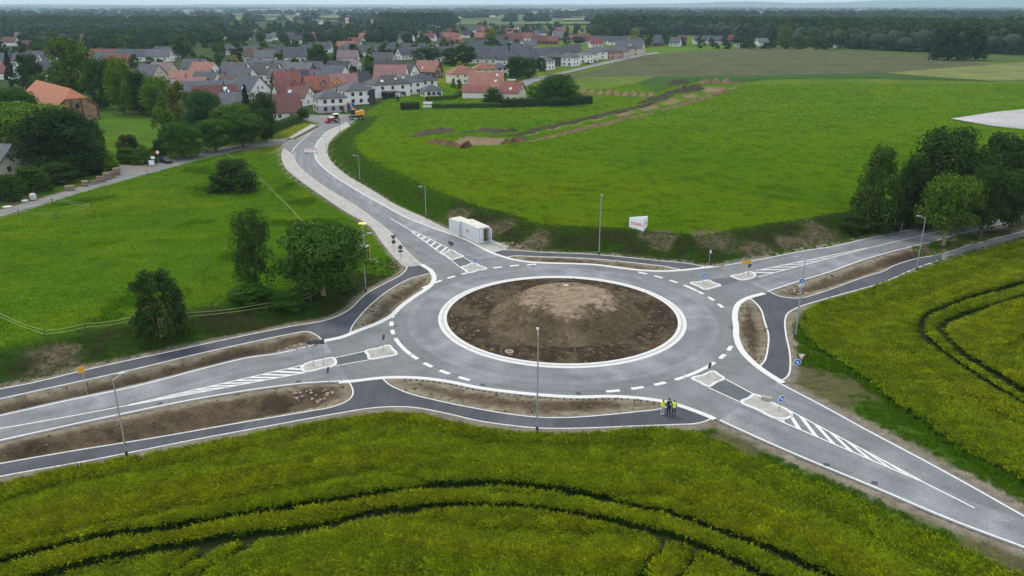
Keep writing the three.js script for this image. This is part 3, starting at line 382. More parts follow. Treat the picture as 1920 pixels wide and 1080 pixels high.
{
  const l = [], far = [], rough = [];
  const put = (L, X, Z, s, h, k, warm) => L.push([X, H(X, Z) - 0.02, Z, s * rr(0.8, 1.3), h, rr(0, 6.28), k * mix(0.85, 1.5, warm), k * mix(0.96, 1.12, warm), k]);
  // pasture
  for (let x = -150; x < 0; x += 0.62) for (let z = -215; z < -66; z += 0.62) { const X = x + (R() - 0.5) * 0.6, Z = z + (R() - 0.5) * 0.6; if (!inView(X, Z, 8) || !inPoly(X, Z, WEST)) continue; const d = segD(X, Z, TOE_W), n = fbm(X * 0.12, Z * 0.12), f = fbm(X * 0.6, Z * 0.6), y = sm(0.5, 0.75, fbm(X * 0.05 + 3, Z * 0.09));
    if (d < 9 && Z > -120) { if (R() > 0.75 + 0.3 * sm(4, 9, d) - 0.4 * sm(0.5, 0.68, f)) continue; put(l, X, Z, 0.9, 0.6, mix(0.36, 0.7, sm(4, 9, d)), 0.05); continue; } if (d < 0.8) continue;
    const clump = sm(0.62, 0.78, n); put(l, X, Z, 1, 0.45 + 0.5 * f + 1.1 * clump, 1.0 - 0.35 * clump - 0.25 * sm(0.5, 0.8, f), y * (1 - clump)); }
  const SPLIT0 = on(880, 268), SPLIT1 = on(1575, 402), SIDE = Math.sign((40 - SPLIT0[0]) * (SPLIT1[1] - SPLIT0[1]) - (-140 - SPLIT0[1]) * (SPLIT1[0] - SPLIT0[0])); // two mowings
  // north meadow, thinning with distance
  let z = -112; while (z > -420) { const st = 0.55 + sm(-120, -400, z) * 1.6; for (let x = -70; x < 260; x += st) { const X = x + (R() - 0.5) * st, Z = z + (R() - 0.5) * st; if (!inView(X, Z, 8) || !inPoly(X, Z, NORTH) || onHard(X, Z)) continue; if (inPoly(X, Z, PIT1) || inPoly(X, Z, PIT2)) continue; const d = segD(X, Z, TOE_N), f = fbm(X * 0.5, Z * 0.5), n = fbm(X * 0.07 + 40, Z * 0.07);
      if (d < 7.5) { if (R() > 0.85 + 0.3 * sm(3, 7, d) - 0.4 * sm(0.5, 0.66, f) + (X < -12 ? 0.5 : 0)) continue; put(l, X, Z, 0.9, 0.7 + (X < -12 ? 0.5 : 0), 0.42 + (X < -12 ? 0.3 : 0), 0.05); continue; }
      let k = BROWN_SPOTS.some(([p, r]) => dist(p, [X, Z]) < r * 0.7); if (k && R() < 0.8) continue;
      put(d > 60 ? far : l, X, Z, st * 1.7, 0.7 + 0.9 * f, 1.04 - 0.3 * sm(0.48, 0.72, f), 0.08 + 0.34 * sm(0.42, 0.62, n) + (((X - SPLIT0[0]) * (SPLIT1[1] - SPLIT0[1]) - (Z - SPLIT0[1]) * (SPLIT1[0] - SPLIT0[0])) * SIDE > 0 ? 0.42 : 0)); } z -= st; }
  // rough verges round the crop fields
  for (const [L, a, b, w] of [[CROP_E_EDGE, [1590, 690], [1508, 620], 4.5], [CROP_E_EDGE, [1920, 905], [1590, 690], 0.9], [CROP_S_EDGE, [0, 912], [1920, 1085], 1.0], [CROP_E_EDGE, [1540, 572], [1920, 455], 0.8]]) { const K = near(L, at(...a), at(...b)), n = length(K) * w * 7; for (let i = 0; i < n; i++) { const p = K[Math.floor(R() * (K.length - 1))], X = p[0] + (R() - 0.6) * w * 1.6, Z = p[1] + (R() - 0.5) * w; if (onHard(X, Z)) continue; if (edgeD(X, Z) < 0.9) continue; const f = fbm(X * 0.7, Z * 0.7); put(rough, X, Z, 0.9, 1.2 + 1.4 * f, 0.62, 0.05); } }
  // remaining grass along the far edges of the roads
  for (let i = 0; i < 26000; i++) { const X = rr(-30, 60), Z = rr(-84, -44); if (onHard(X, Z) || inPoly(X, Z, CROP_S) || inPoly(X, Z, CROP_E) || SOIL.some((s) => inPoly(X, Z, s.P)) || dist([X, Z], C) < 25) continue; if (edgeD(X, Z) < 1.3 || R() < sm(0.42, 0.62, fbm(X * 0.25, Z * 0.25))) continue; put(rough, X, Z, 0.7, 0.8, 0.55, 0.15); }
  for (let i = 0; i < 3500; i++) { const X = rr(40, 90), Z = rr(-135, -108); if (onHard(X, Z) || inPoly(X, Z, NORTH) || inPoly(X, Z, CROP_E)) continue; const s = inPoly(X, Z, SOIL[5].P); if (s && X < 66) continue; put(rough, X, Z, 0.8, 0.9, 0.55, 0); }
  scatter('meadow_grass', 'bright green pasture and meadow grass on both sides of the village road', 'grass', lawn, l);
  scatter('meadow_grass', 'long meadow grass of the wide field stretching to the excavations', 'grass', lawn, far);
  scatter('verge_grass', 'dark rough grass on the verges of the crop fields', 'grass', lawn, rough);
}

{ // clods and sprouting weeds on the bare soil
  const cg = (s) => { const g = new THREE.IcosahedronGeometry(0.5, 1), p = g.attributes.position, c = []; for (let i = 0; i < p.count; i++) { const k = 0.7 + 0.6 * hash(Math.round(p.getX(i) * 50) + s * 7, Math.round(p.getY(i) * 50 + p.getZ(i) * 91)); p.setXYZ(i, p.getX(i) * k, p.getY(i) * k * 0.6, p.getZ(i) * k); c.push(0.19, 0.145, 0.098); } g.setAttribute('color', new THREE.Float32BufferAttribute(c, 3)); g.deleteAttribute('uv'); g.computeVertexNormals(); return g; };
  const l = [], w = []; const moundY = (x, z) => { const r = dist([x, z], [C[0] + 0.6, C[1] + 0.4]), sl = clamp((10.2 - r) / 4.6); return Math.max(0.12, 0.06 + 2.85 * (sl * 0.93 + 0.07 * sm(0, 1, sl))); };
  const one = (x, z, y) => { const k = rr(0.4, 1.25); l.push([x, y, z, rr(0.10, 0.34) * (R() < 0.06 ? 1.7 : 1), rr(0.12, 0.3), rr(0, 6.28), k, k * rr(0.92, 1.02), k * rr(0.85, 1)]); };
  for (let i = 0; i < 1500; i++) { const a = rr(0, 6.283), r = 14.6 * Math.sqrt(R()), x = C[0] + r * Math.cos(a), z = C[1] + r * Math.sin(a), m = dist([x, z], C) < 10; if (m && R() < 0.5) continue; one(x, z, moundY(x, z)); if (!m && R() < 0.10) w.push([x, 0.1, z, rr(0.3, 0.7), rr(0.3, 0.9), rr(0, 6), 0.5, 0.55, 0.6]); }
  for (const s of SOIL) { const n = 420, b = s.b; for (let i = 0; i < n; i++) { const x = rr(Math.max(b[0], -75), Math.min(b[2], 80)), z = rr(b[1], b[3]); if (!inPoly(x, z, s.P) || segD(x, z, s.L) < 0.35) continue; one(x, z, H(x, z) - 0.02); if (R() < 0.10) w.push([x, H(x, z), z, rr(0.3, 0.7), rr(0.3, 0.8), rr(0, 6), 0.5, 0.55, 0.6]); } }
  scatter('soil_clods', 'loose clods lying on the bare soil strips and island', 'clods', [cg(1), cg(2)], l); scatter('sprouting_weeds', 'thin sprouting weeds on the bare soil', 'weeds', lawn, w);
}

// ---------------------------------------------------------------- trees
function leaves(list, size, col, aspect = 0.7, up = 0.35) { // list of [x, y, z, nx, ny, nz]; one bent leaf clump each
  const n = list.length, p = new Float32Array(n * 12), N = new Float32Array(n * 12), c = new Float32Array(n * 12), ix = new Uint32Array(n * 6), a = new THREE.Vector3(), b = new THREE.Vector3(), w = new THREE.Vector3();
  list.forEach((q, i) => { w.set(q[3] + rr(-0.8, 0.8), q[4] + up + rr(-0.8, 0.8), q[5] + rr(-0.8, 0.8)).normalize(); a.set(rr(-1, 1), rr(-1, 1), rr(-1, 1)).cross(w).normalize(); b.copy(w).cross(a); const s = size * rr(0.6, 1.3), t = s * aspect, k = jit(col, 0.28);
    [[-0.5, 0], [0, -0.5], [0.5, 0], [0, 0.5]].forEach(([e, f], j) => { const o = i * 12 + j * 3, d = j % 2 ? -0.12 * s : 0; p.set([q[0] + a.x * e * s + b.x * f * t + w.x * d, q[1] + a.y * e * s + b.y * f * t + w.y * d, q[2] + a.z * e * s + b.z * f * t + w.z * d], o); N.set([w.x, w.y, w.z], o); c.set(k, o); });
    ix.set([i * 4, i * 4 + 1, i * 4 + 3, i * 4 + 1, i * 4 + 2, i * 4 + 3], i * 6); });
  const g = new THREE.BufferGeometry(); g.setAttribute('position', new THREE.BufferAttribute(p, 3)); g.setAttribute('normal', new THREE.BufferAttribute(N, 3)); g.setAttribute('color', new THREE.BufferAttribute(c, 3)); g.setIndex(new THREE.BufferAttribute(ix, 1)); return g; }
function crownPoints(n, blobs, shape) { // unit tree: height 1, width 1; shape(t) -> radius at height t
  const B = []; let guard = 0;
  while (B.length < blobs && guard++ < 5000) { const y = rr(shape.y0, 1), r = shape.r(y), a = rr(0, 6.283), d = r * Math.pow(R(), 0.45) * 0.86, s = shape.blob * rr(0.75, 1.3); if (y + s * 0.5 > 1.03) continue; B.push([d * Math.cos(a), y, d * Math.sin(a), s]); }
  const o = []; for (let i = 0; i < n; i++) { const b = B[Math.floor(R() * B.length)], u = rr(-1, 1), a = rr(0, 6.283), q = Math.sqrt(1 - u * u), k = Math.pow(R(), 0.28) * b[3], nx = q * Math.cos(a), nz = q * Math.sin(a); if (u < -0.5 && R() < 0.6) continue; o.push([b[0] + nx * k, b[1] + u * k * 0.85, b[2] + nz * k, nx, u, nz]); } return { o, B }; }
const ell = (y0, y1 = 1, r = 0.5, k = 2) => (y) => { const m = (y0 + y1) / 2, t = (y - m) / ((y1 - y0) / 2); return r * Math.pow(Math.max(0, 1 - Math.pow(Math.abs(t), k)), 1 / k); };
const SHAPES = {
  round: { y0: 0.26, r: ell(0.2, 1.02), blob: 0.15, trunk: 0.30 }, oval: { y0: 0.08, r: ell(-0.06, 1.02, 0.48, 2.4), blob: 0.16, trunk: 0.2 }, dome: { y0: 0.12, r: (y) => 0.5 * Math.sqrt(Math.max(0, 1 - y * y * 0.98)), blob: 0.15, trunk: 0.1 },
  bush: { y0: 0.06, r: (y) => 0.5 * Math.sqrt(Math.max(0.02, 1 - y * y)), blob: 0.17, trunk: 0.05 }, column: { y0: 0.12, r: ell(-0.1, 1.04, 0.46, 3), blob: 0.15, trunk: 0.12 }, cone: { y0: 0.12, r: (y) => 0.5 * Math.pow(Math.max(0, 1.02 - y), 0.72), blob: 0.11, trunk: 0.14 },
  conifer: { y0: 0.06, r: (y) => 0.48 * Math.max(0.03, 1.0 - y), blob: 0.07, trunk: 0.06 }, lime: { y0: 0.30, r: ell(0.2, 1.0, 0.5, 2.3), blob: 0.14, trunk: 0.34 }, multi: { y0: 0.10, r: (y) => y < 0.5 ? 0.5 : 0.5 * Math.sqrt(Math.max(0, 1 - ((y - 0.5) / 0.52) ** 2)) * (1 - 0.25 * (y - 0.5)), blob: 0.10, trunk: 0.2, stems: 4 },
};
const barkMat = std({ color: lin(0.09, 0.07, 0.05), roughness: 1 }), paleBark = std({ color: lin(0.24, 0.19, 0.13), roughness: 1 });
const tintMats = {}; const tinted = (t) => tintMats[t.join()] ??= leafMat(t);
const kinds = {};
function kind(key, shape, n, blobs, size, col = [0.055, 0.105, 0.018]) { // unit geometry, shared by all copies
  const S = SHAPES[shape], { o, B } = crownPoints(n, blobs, S), limbs = []; const st = S.stems ?? 1;
  for (let s = 0; s < st; s++) { const e = st > 1 ? [rr(-0.2, 0.2), S.y0 + 0.45, rr(-0.2, 0.2)] : [rr(-0.02, 0.02), Math.min(0.62, S.y0 + 0.35), rr(-0.02, 0.02)], b = st > 1 ? [e[0] * 0.4, -0.01, e[2] * 0.4] : [0, -0.01, 0]; limbs.push(bar(b, e, st > 1 ? 0.013 : 0.030, st > 1 ? 0.007 : 0.014, 8)); for (let k = 0; k < (st > 1 ? 4 : 8); k++) { const q = B[Math.floor(R() * B.length)], t = rr(0.45, 0.95), f = [mix(b[0], e[0], t), mix(0, e[1], t), mix(b[2], e[2], t)]; if (q && q[1] > f[1]) limbs.push(bar(f, [q[0] * 0.85, q[1], q[2] * 0.85], st > 1 ? 0.006 : 0.010, 0.003, 5)); } }
  return kinds[key] = { trunk: merged(limbs), crown: leaves(o, size, col, 0.75) }; }
kind('nearRound', 'dome', 17000, 80, 0.036); kind('nearRound2', 'round', 16000, 75, 0.036); kind('nearColumn', 'column', 9000, 60, 0.040); kind('nearMulti', 'multi', 11000, 90, 0.038); kind('nearCone', 'cone', 9500, 80, 0.038); kind('nearLime', 'lime', 14000, 80, 0.036); kind('nearBush', 'bush', 10000, 55, 0.046); kind('nearBush2', 'bush', 7000, 40, 0.056);
kind('oval', 'oval', 6000, 75, 0.058); kind('oval2', 'oval', 5600, 65, 0.060); kind('round', 'round', 3000, 44, 0.072); kind('round2', 'dome', 2800, 40, 0.076); kind('bush', 'bush', 2200, 30, 0.085); kind('cone', 'cone', 1300, 34, 0.085); kind('conifer', 'conifer', 2200, 90, 0.065, [0.030, 0.062, 0.018]); kind('far', 'dome', 520, 16, 0.16); kind('far2', 'round', 480, 14, 0.17); kind('farBush', 'bush', 420, 12, 0.18);
function plant(name, key, u, vb, vt, wpx, tint, label, group, bark = barkMat, y) { const p = y === undefined ? on(u, vb) : at(u, vb, y), h0 = H(p[0], p[1]), h = Math.max(0.6, tall(p, vt) - h0), w = wpx * perPx(p), o = thing(name, label, name.includes('bush') || name.includes('shrub') ? 'shrub' : 'tree', [p[0], h0 - 0.05, p[1]], rr(0, 6.28), group), K = kinds[key]; const tr = mesh('trunk', K.trunk, bark, o), cr = mesh('crown', K.crown, tinted(tint), o); for (const m of [tr, cr]) m.scale.set(w, h, w); return o; }
const DK = [0.62, 0.66, 0.7], MD = [0.95, 0.95, 0.9], LT = [1.7, 1.45, 0.9], YG = [2.6, 1.9, 0.7], BL = [0.75, 0.95, 1.5], BR = [1.9, 1.15, 0.8], GD = [6.5, 3.0, 0.6], PU = [1.0, 0.5, 0.9];
// single trees near the roundabout
plant('ash_tree', 'nearMulti', 303, 624, 505, 112, DK, 'dark many-stemmed tree by the white tape fence at lower left', undefined, paleBark);
plant('tall_tree', 'nearColumn', 482, 545, 403, 76, [0.8, 0.85, 0.8], 'tall slim ivy-clad tree standing in the pasture');
plant('walnut_tree', 'nearRound2', 606, 553, 424, 170, [0.95, 1.05, 0.8], 'broad spreading tree beside the lamp mast, pale leaning trunk', undefined, paleBark);
plant('pasture_bush', 'nearBush', 440, 360, 299, 92, DK, 'lone round dark bush in the middle of the pasture');
for (const [u, v, t, w, l] of [[470, 560, 532, 90, 'low undergrowth below the tall slim pasture tree'], [540, 572, 545, 70, 'low green bramble clump behind the tape fence'], [640, 540, 515, 50, 'small shrub right of the leaning trunk']]) plant('low_bush', 'nearBush2', u, v, t, w, [0.8, 1.05, 0.6], l);
plant('roadside_tree', 'nearCone', 1635, 430, 277, 118, [1.0, 1.0, 0.8], 'loose conical tree at the left end of the roadside grove');
plant('roadside_tree', 'nearRound', 1762, 418, 248, 178, DK, 'biggest dark dome-shaped tree in the roadside grove');
plant('roadside_tree', 'nearRound2', 1868, 402, 258, 112, [0.55, 0.6, 0.72], 'dark round tree at the back right of the grove');
plant('roadside_tree', 'nearRound', 1700, 425, 300, 80, DK, 'dark bushy tree filling the middle of the grove');
plant('roadside_tree', 'nearLime', 1768, 461, 335, 120, [1.35, 1.3, 0.75], 'bright green round-crowned street tree beside the lamp post', undefined, paleBark);
plant('roadside_tree', 'nearLime', 1836, 452, 318, 100, DK, 'dark street tree second from the lamp, bare straight trunk');
plant('roadside_tree', 'nearRound2', 1893, 440, 325, 82, [0.75, 0.8, 0.7], 'street tree near the right picture edge above the path');
plant('roadside_tree', 'nearLime', 1945, 425, 310, 90, [1.3, 1.25, 0.7], 'light green street tree cut by the right picture edge');
for (const [u, v, t, w, l] of [[1600, 436, 400, 60, 'undergrowth shrub at the left foot of the roadside grove'], [1660, 434, 385, 70, 'dense dark shrub under the conical roadside tree'], [1715, 426, 380, 70, 'dense shrub in the shade below the biggest roadside tree']]) plant('grove_shrub', 'nearBush2', u, v, t, w, DK, l);

// ---------------------------------------------------------------- far fields (level sheets laid over the ground)
const sheetMat = (c) => matt({ color: lin(...c), map: texCache.field, roughness: 1 });
grain('field', 512, (u, v) => 0.80 + 0.22 * (tnoise(u, v, 6, 5, 21) - 0.5) + 0.16 * (tnoise(u * 1, v, 64, 2, 22) - 0.5), 60);
const field = (P, c, y, label) => tag(struct('field', flat(pts(P), y), sheetMat(c)), label, 'field');
field([1000, 152, 1060, 141, 1100, 137, 1211, 102.5, 1290, 98, 1373, 92, 1463, 89, 1655, 100, 1783, 112, 1869, 121, 1655, 137.5, 1356, 142.5, 1100, 145.5], [0.118, 0.130, 0.058], 0.16, 'olive brown field of thin young crop below the wood');
field([1655, 137.5, 1869, 121, 1960, 114, 1960, 151, 1860, 152.5], [0.22, 0.25, 0.075], 0.24, 'pale yellow-green grain field at the far right');
field([1202, 88, 1382, 88, 1300, 97, 1237, 101.7, 1206, 101], [0.11, 0.22, 0.012], 0.2, 'bright green paddock in front of the far houses');
field([1090, 146, 1230, 143.5, 1190, 158, 1140, 168, 1086, 170, 1075, 158], [0.15, 0.215, 0.028], 0.2, 'light green strip left of the spoil heaps');
field([1230, 143.5, 1356, 142.5, 1655, 138, 1860, 152.5, 1700, 149, 1560, 146, 1440, 149, 1400, 154, 1310, 152, 1230, 172, 1190, 158], [0.050, 0.120, 0.016], 0.2, 'dark green leafy crop strip below the olive field');
field([1500, 92, 1700, 106, 1790, 112, 1960, 118, 1960, 103, 1760, 97, 1600, 91], [0.085, 0.15, 0.028], 0.1, 'green meadow strip in front of the right wood');
{ const P = onPts([1782, 225, 1868, 212, 1960, 203, 1960, 247, 1862, 238]), o = struct('field', flat(P, 0.45), std({ color: lin(0.52, 0.51, 0.52), map: texCache.field, roughness: 0.7 })); tag(o, 'field sheeted with pale grey foil at the right edge', 'field'); }
field([140, 236, 190, 203, 290, 222, 312, 250, 300, 285, 232, 305, 215, 262], [0.085, 0.185, 0.008], 0.06, 'mown lawn beside the old brick barn');
field([0, 38, 400, 40, 900, 46, 1060, 46, 1060, 43, 700, 34, 300, 30, 0, 30], [0.14, 0.20, 0.06], 0.6, 'hazy meadows beyond the village');
for (let i = 0; i < 64; i++) { const u = hash(i, 61) * 1300 - 40, v = 17.5 + Math.pow(hash(i, 62), 1.6) * 24, w = 40 + hash(i, 63) * 110, h = 1.2 + (v - 15) * 0.10; field([u, v, u + w, v + h * 0.2, u + w * 0.94, v - h, u + w * 0.06, v - h * 0.9], [[0.20, 0.27, 0.10], [0.34, 0.34, 0.16], [0.14, 0.22, 0.07], [0.45, 0.42, 0.28]][i % 4], 3 + (i % 5) * 0.6, 'pale far field strip in the haze'); }  // pale crop strips, multiplied so their colour adds to the haze
for (const [P, c, l] of [[[985, 47, 1130, 47, 1125, 42.5, 995, 42.5], [0.16, 0.24, 0.09], 'pale green meadow beyond the red roofs'], [[205, 25, 295, 25, 290, 20.5, 215, 20.5], [0.22, 0.30, 0.10], 'distant light green field in the haze at left'], [[95, 17, 140, 17, 138, 15.4, 96, 15.4], [0.45, 0.42, 0.28], 'distant cream field near the left horizon'], [[720, 26, 860, 27, 850, 24, 730, 23], [0.20, 0.28, 0.12], 'distant pale field above the round grove'], [[885, 33, 930, 33, 928, 29.5, 890, 29.5], [0.6, 0.58, 0.52], 'distant pale stubble field beyond the village'], [[640, 27, 700, 27, 690, 24.5, 650, 24.5], [0.2, 0.3, 0.12], 'small distant field left of the round grove']]) field(P, c, 2.5, l);

tag(struct('road', flat(pts([965, 160, 985, 150, 1040, 139, 1100, 124, 1160, 111, 1210, 101, 1232, 98, 1236, 100.5, 1200, 107, 1150, 118, 1090, 132, 1040, 144, 1000, 156, 985, 163]), 0.3), oldPath), 'pale street between the white house row and the olive field', 'road');
// ---------------------------------------------------------------- houses
grain('tiles', 256, (u, v) => { const r = v * 32, f = r - Math.floor(r); return 0.84 + 0.10 * (hash(Math.floor(u * 32) % 32, Math.floor(r) % 32) - 0.5) + 0.16 * (tnoise(u, v, 5, 3, 31) - 0.5) - (f < 0.16 ? 0.14 : 0); }, 9.6);
grain('plaster', 256, (u, v) => 0.93 + 0.10 * (tnoise(u, v, 6, 4, 32) - 0.5), 6);
grain('brickwork', 256, (u, v) => { const r = v * 48, q = u * 16 + (Math.floor(r) % 2) * 0.5, m = (r - Math.floor(r) < 0.14 || q - Math.floor(q) < 0.06) ? 1.15 : 0.78 + 0.35 * hash(Math.floor(q) % 16, Math.floor(r) % 48); return m * 0.8; }, 3.6);
grain('rubble', 256, (u, v) => { let m = 9, id = 0; const n = 14, X = u * n, Y = v * n * 1.4; for (let i = -1; i < 2; i++) for (let j = -1; j < 2; j++) { const a = Math.floor(X) + i, b = Math.floor(Y) + j, h = hash((a + n * 4) % n, (b + 80) % 20), d = Math.hypot(X - a - 0.2 - 0.6 * h, Y - b - 0.2 - 0.6 * hash(b + 90, a + 50)); if (d < m) { m = d; id = h; } } const k = m > 0.52 ? 0.72 : 0.45 + 0.45 * id; return [k, k * (0.9 - 0.06 * id), k * (0.78 - 0.08 * id)]; }, 5);
const ROOFC = { slate: [0.082, 0.096, 0.120], blue: [0.066, 0.092, 0.132], grey: [0.145, 0.160, 0.188], dark: [0.052, 0.053, 0.058], brown: [0.115, 0.055, 0.050], red: [0.26, 0.075, 0.062], rust: [0.30, 0.10, 0.06], salmon: [0.37, 0.155, 0.115], mauve: [0.265, 0.185, 0.205], pink: [0.36, 0.165, 0.165], orange: [0.46, 0.150, 0.055], wine: [0.165, 0.050, 0.045] };
const WALLC = { white: [0.80, 0.80, 0.78], cream: [0.76, 0.71, 0.58], beige: [0.56, 0.49, 0.40], brick: [0.24, 0.105, 0.075], bbrick: [0.17, 0.095, 0.065], yellow: [0.78, 0.66, 0.30], green: [0.66, 0.72, 0.64], charcoal: [0.045, 0.048, 0.055], pinkw: [0.52, 0.30, 0.26], grey: [0.42, 0.43, 0.44], orangew: [0.80, 0.36, 0.02] };
const roofMats = {}, wallMats = {};
const roofMat = (k) => roofMats[k] ??= std({ color: lin(...ROOFC[k]), map: texCache.tiles, roughness: 0.75 });
const wallMat = (k) => wallMats[k] ??= std({ color: lin(...WALLC[k]), map: k.includes('brick') ? texCache.brickwork : texCache.plaster, roughness: 0.9 });
const glassMat = std({ color: lin(0.028, 0.033, 0.040), roughness: 0.12 }), frameW = std({ color: lin(0.80, 0.80, 0.79), roughness: 0.5 }), frameD = std({ color: lin(0.06, 0.06, 0.065), roughness: 0.5 }), doorMat = std({ color: lin(0.10, 0.085, 0.075), roughness: 0.5 }), skyPane = std({ color: lin(0.55, 0.60, 0.66), roughness: 0.06, metalness: 0.7 }), chimMat = std({ color: lin(0.17, 0.09, 0.07), map: texCache.brickwork }), gutterMat = std({ color: lin(0.30, 0.31, 0.32), roughness: 0.4, metalness: 0.5 });
function poly3(faces) { // each face: list of [x,y,z]; uv in metres in the face plane
  const p = [], uv = [], N = []; for (const f of faces) { const A = new THREE.Vector3(...f[0]), B = new THREE.Vector3(...f[1]), D = new THREE.Vector3(...f[f.length - 1]), n = B.clone().sub(A).cross(D.clone().sub(A)).normalize(), e1 = Math.abs(n.y) > 0.98 ? new THREE.Vector3(1, 0, 0) : new THREE.Vector3(0, 1, 0).cross(n).normalize(), e2 = n.clone().cross(e1); for (let i = 1; i + 1 < f.length; i++) for (const q of [f[0], f[i], f[i + 1]]) { const P = new THREE.Vector3(...q); p.push(...q); uv.push(P.dot(e1), P.dot(e2)); N.push(n.x, n.y, n.z); } }
  const g = new THREE.BufferGeometry(); g.setAttribute('position', new THREE.Float32BufferAttribute(p, 3)); g.setAttribute('uv', new THREE.Float32BufferAttribute(uv, 2)); g.setAttribute('normal', new THREE.Float32BufferAttribute(N, 3)); return g; }
const slab = (q, t) => { const lo = q.map(([x, y, z]) => [x, y - t, z]), f = [q, [...lo].reverse()]; for (let i = 0; i < q.length; i++) { const j = (i + 1) % q.length; f.push([q[i], lo[i], lo[j], q[j]]); } return f; };
const gcache = {};
function gableGeo(L, W, E, Rg) { const k = 'g' + [L, W, E, Rg]; if (gcache[k]) return gcache[k]; const x = L / 2, z = W / 2, o = 0.45, s = (Rg - E) / z, ey = E - s * o;
  const wall = poly3([[[-x, 0, z], [x, 0, z], [x, E, z], [-x, E, z]], [[x, 0, -z], [-x, 0, -z], [-x, E, -z], [x, E, -z]], [[x, 0, z], [x, 0, -z], [x, E, -z], [x, Rg - 0.05, 0], [x, E, z]], [[-x, 0, -z], [-x, 0, z], [-x, E, z], [-x, Rg - 0.05, 0], [-x, E, -z]]]);
  const a = 0.12, roof = poly3([...slab([[-x - o, ey + a, z + o], [x + o, ey + a, z + o], [x + o, Rg + a, 0], [-x - o, Rg + a, 0]], 0.22), ...slab([[x + o, ey + a, -z - o], [-x - o, ey + a, -z - o], [-x - o, Rg + a, 0], [x + o, Rg + a, 0]], 0.22)]);
  return gcache[k] = { wall, roof, slope: s }; }
function hipGeo(L, W, E, Rg) { const k = 'h' + [L, W, E, Rg]; if (gcache[k]) return gcache[k]; const x = L / 2, z = W / 2, o = 0.55, r = Math.max(0.05, (L - W) / 2 + 0.2), s = (Rg - E) / z, y0 = E - 0.05;
  const wall = poly3([[[-x, 0, z], [x, 0, z], [x, E, z], [-x, E, z]], [[x, 0, -z], [-x, 0, -z], [-x, E, -z], [x, E, -z]], [[x, 0, z], [x, 0, -z], [x, E, -z], [x, E, z]], [[-x, 0, -z], [-x, 0, z], [-x, E, z], [-x, E, -z]]]);
  const A = [-x - o, y0, z + o], B = [x + o, y0, z + o], D = [x + o, y0, -z - o], F = [-x - o, y0, -z - o], P = [-r, Rg, 0], Q = [r, Rg, 0], t = 0.2, dn = (q) => [q[0], q[1] - t, q[2]];
  const roof = poly3([[A, B, Q, P], [B, D, Q], [D, F, P, Q], [F, A, P], [dn(A), dn(F), dn(D), dn(B)], [A, dn(A), dn(B), B], [B, dn(B), dn(D), D], [D, dn(D), dn(F), F], [F, dn(F), dn(A), A]]);
  return gcache[k] = { wall, roof, slope: s }; }
const winG = {}; const winGeo = (w, h) => winG[w + ',' + h] ??= { pane: bx(w, h, 0.06), frame: merged([bx(w + 0.16, 0.09, 0.1, 0, h / 2 + 0.04), bx(w + 0.16, 0.09, 0.1, 0, -h / 2 - 0.04), bx(0.09, h, 0.1, -w / 2 - 0.04), bx(0.09, h, 0.1, w / 2 + 0.04), bx(0.06, h, 0.09)]), plain: merged([bx(w, h, 0.08)]) };
const homes = [];
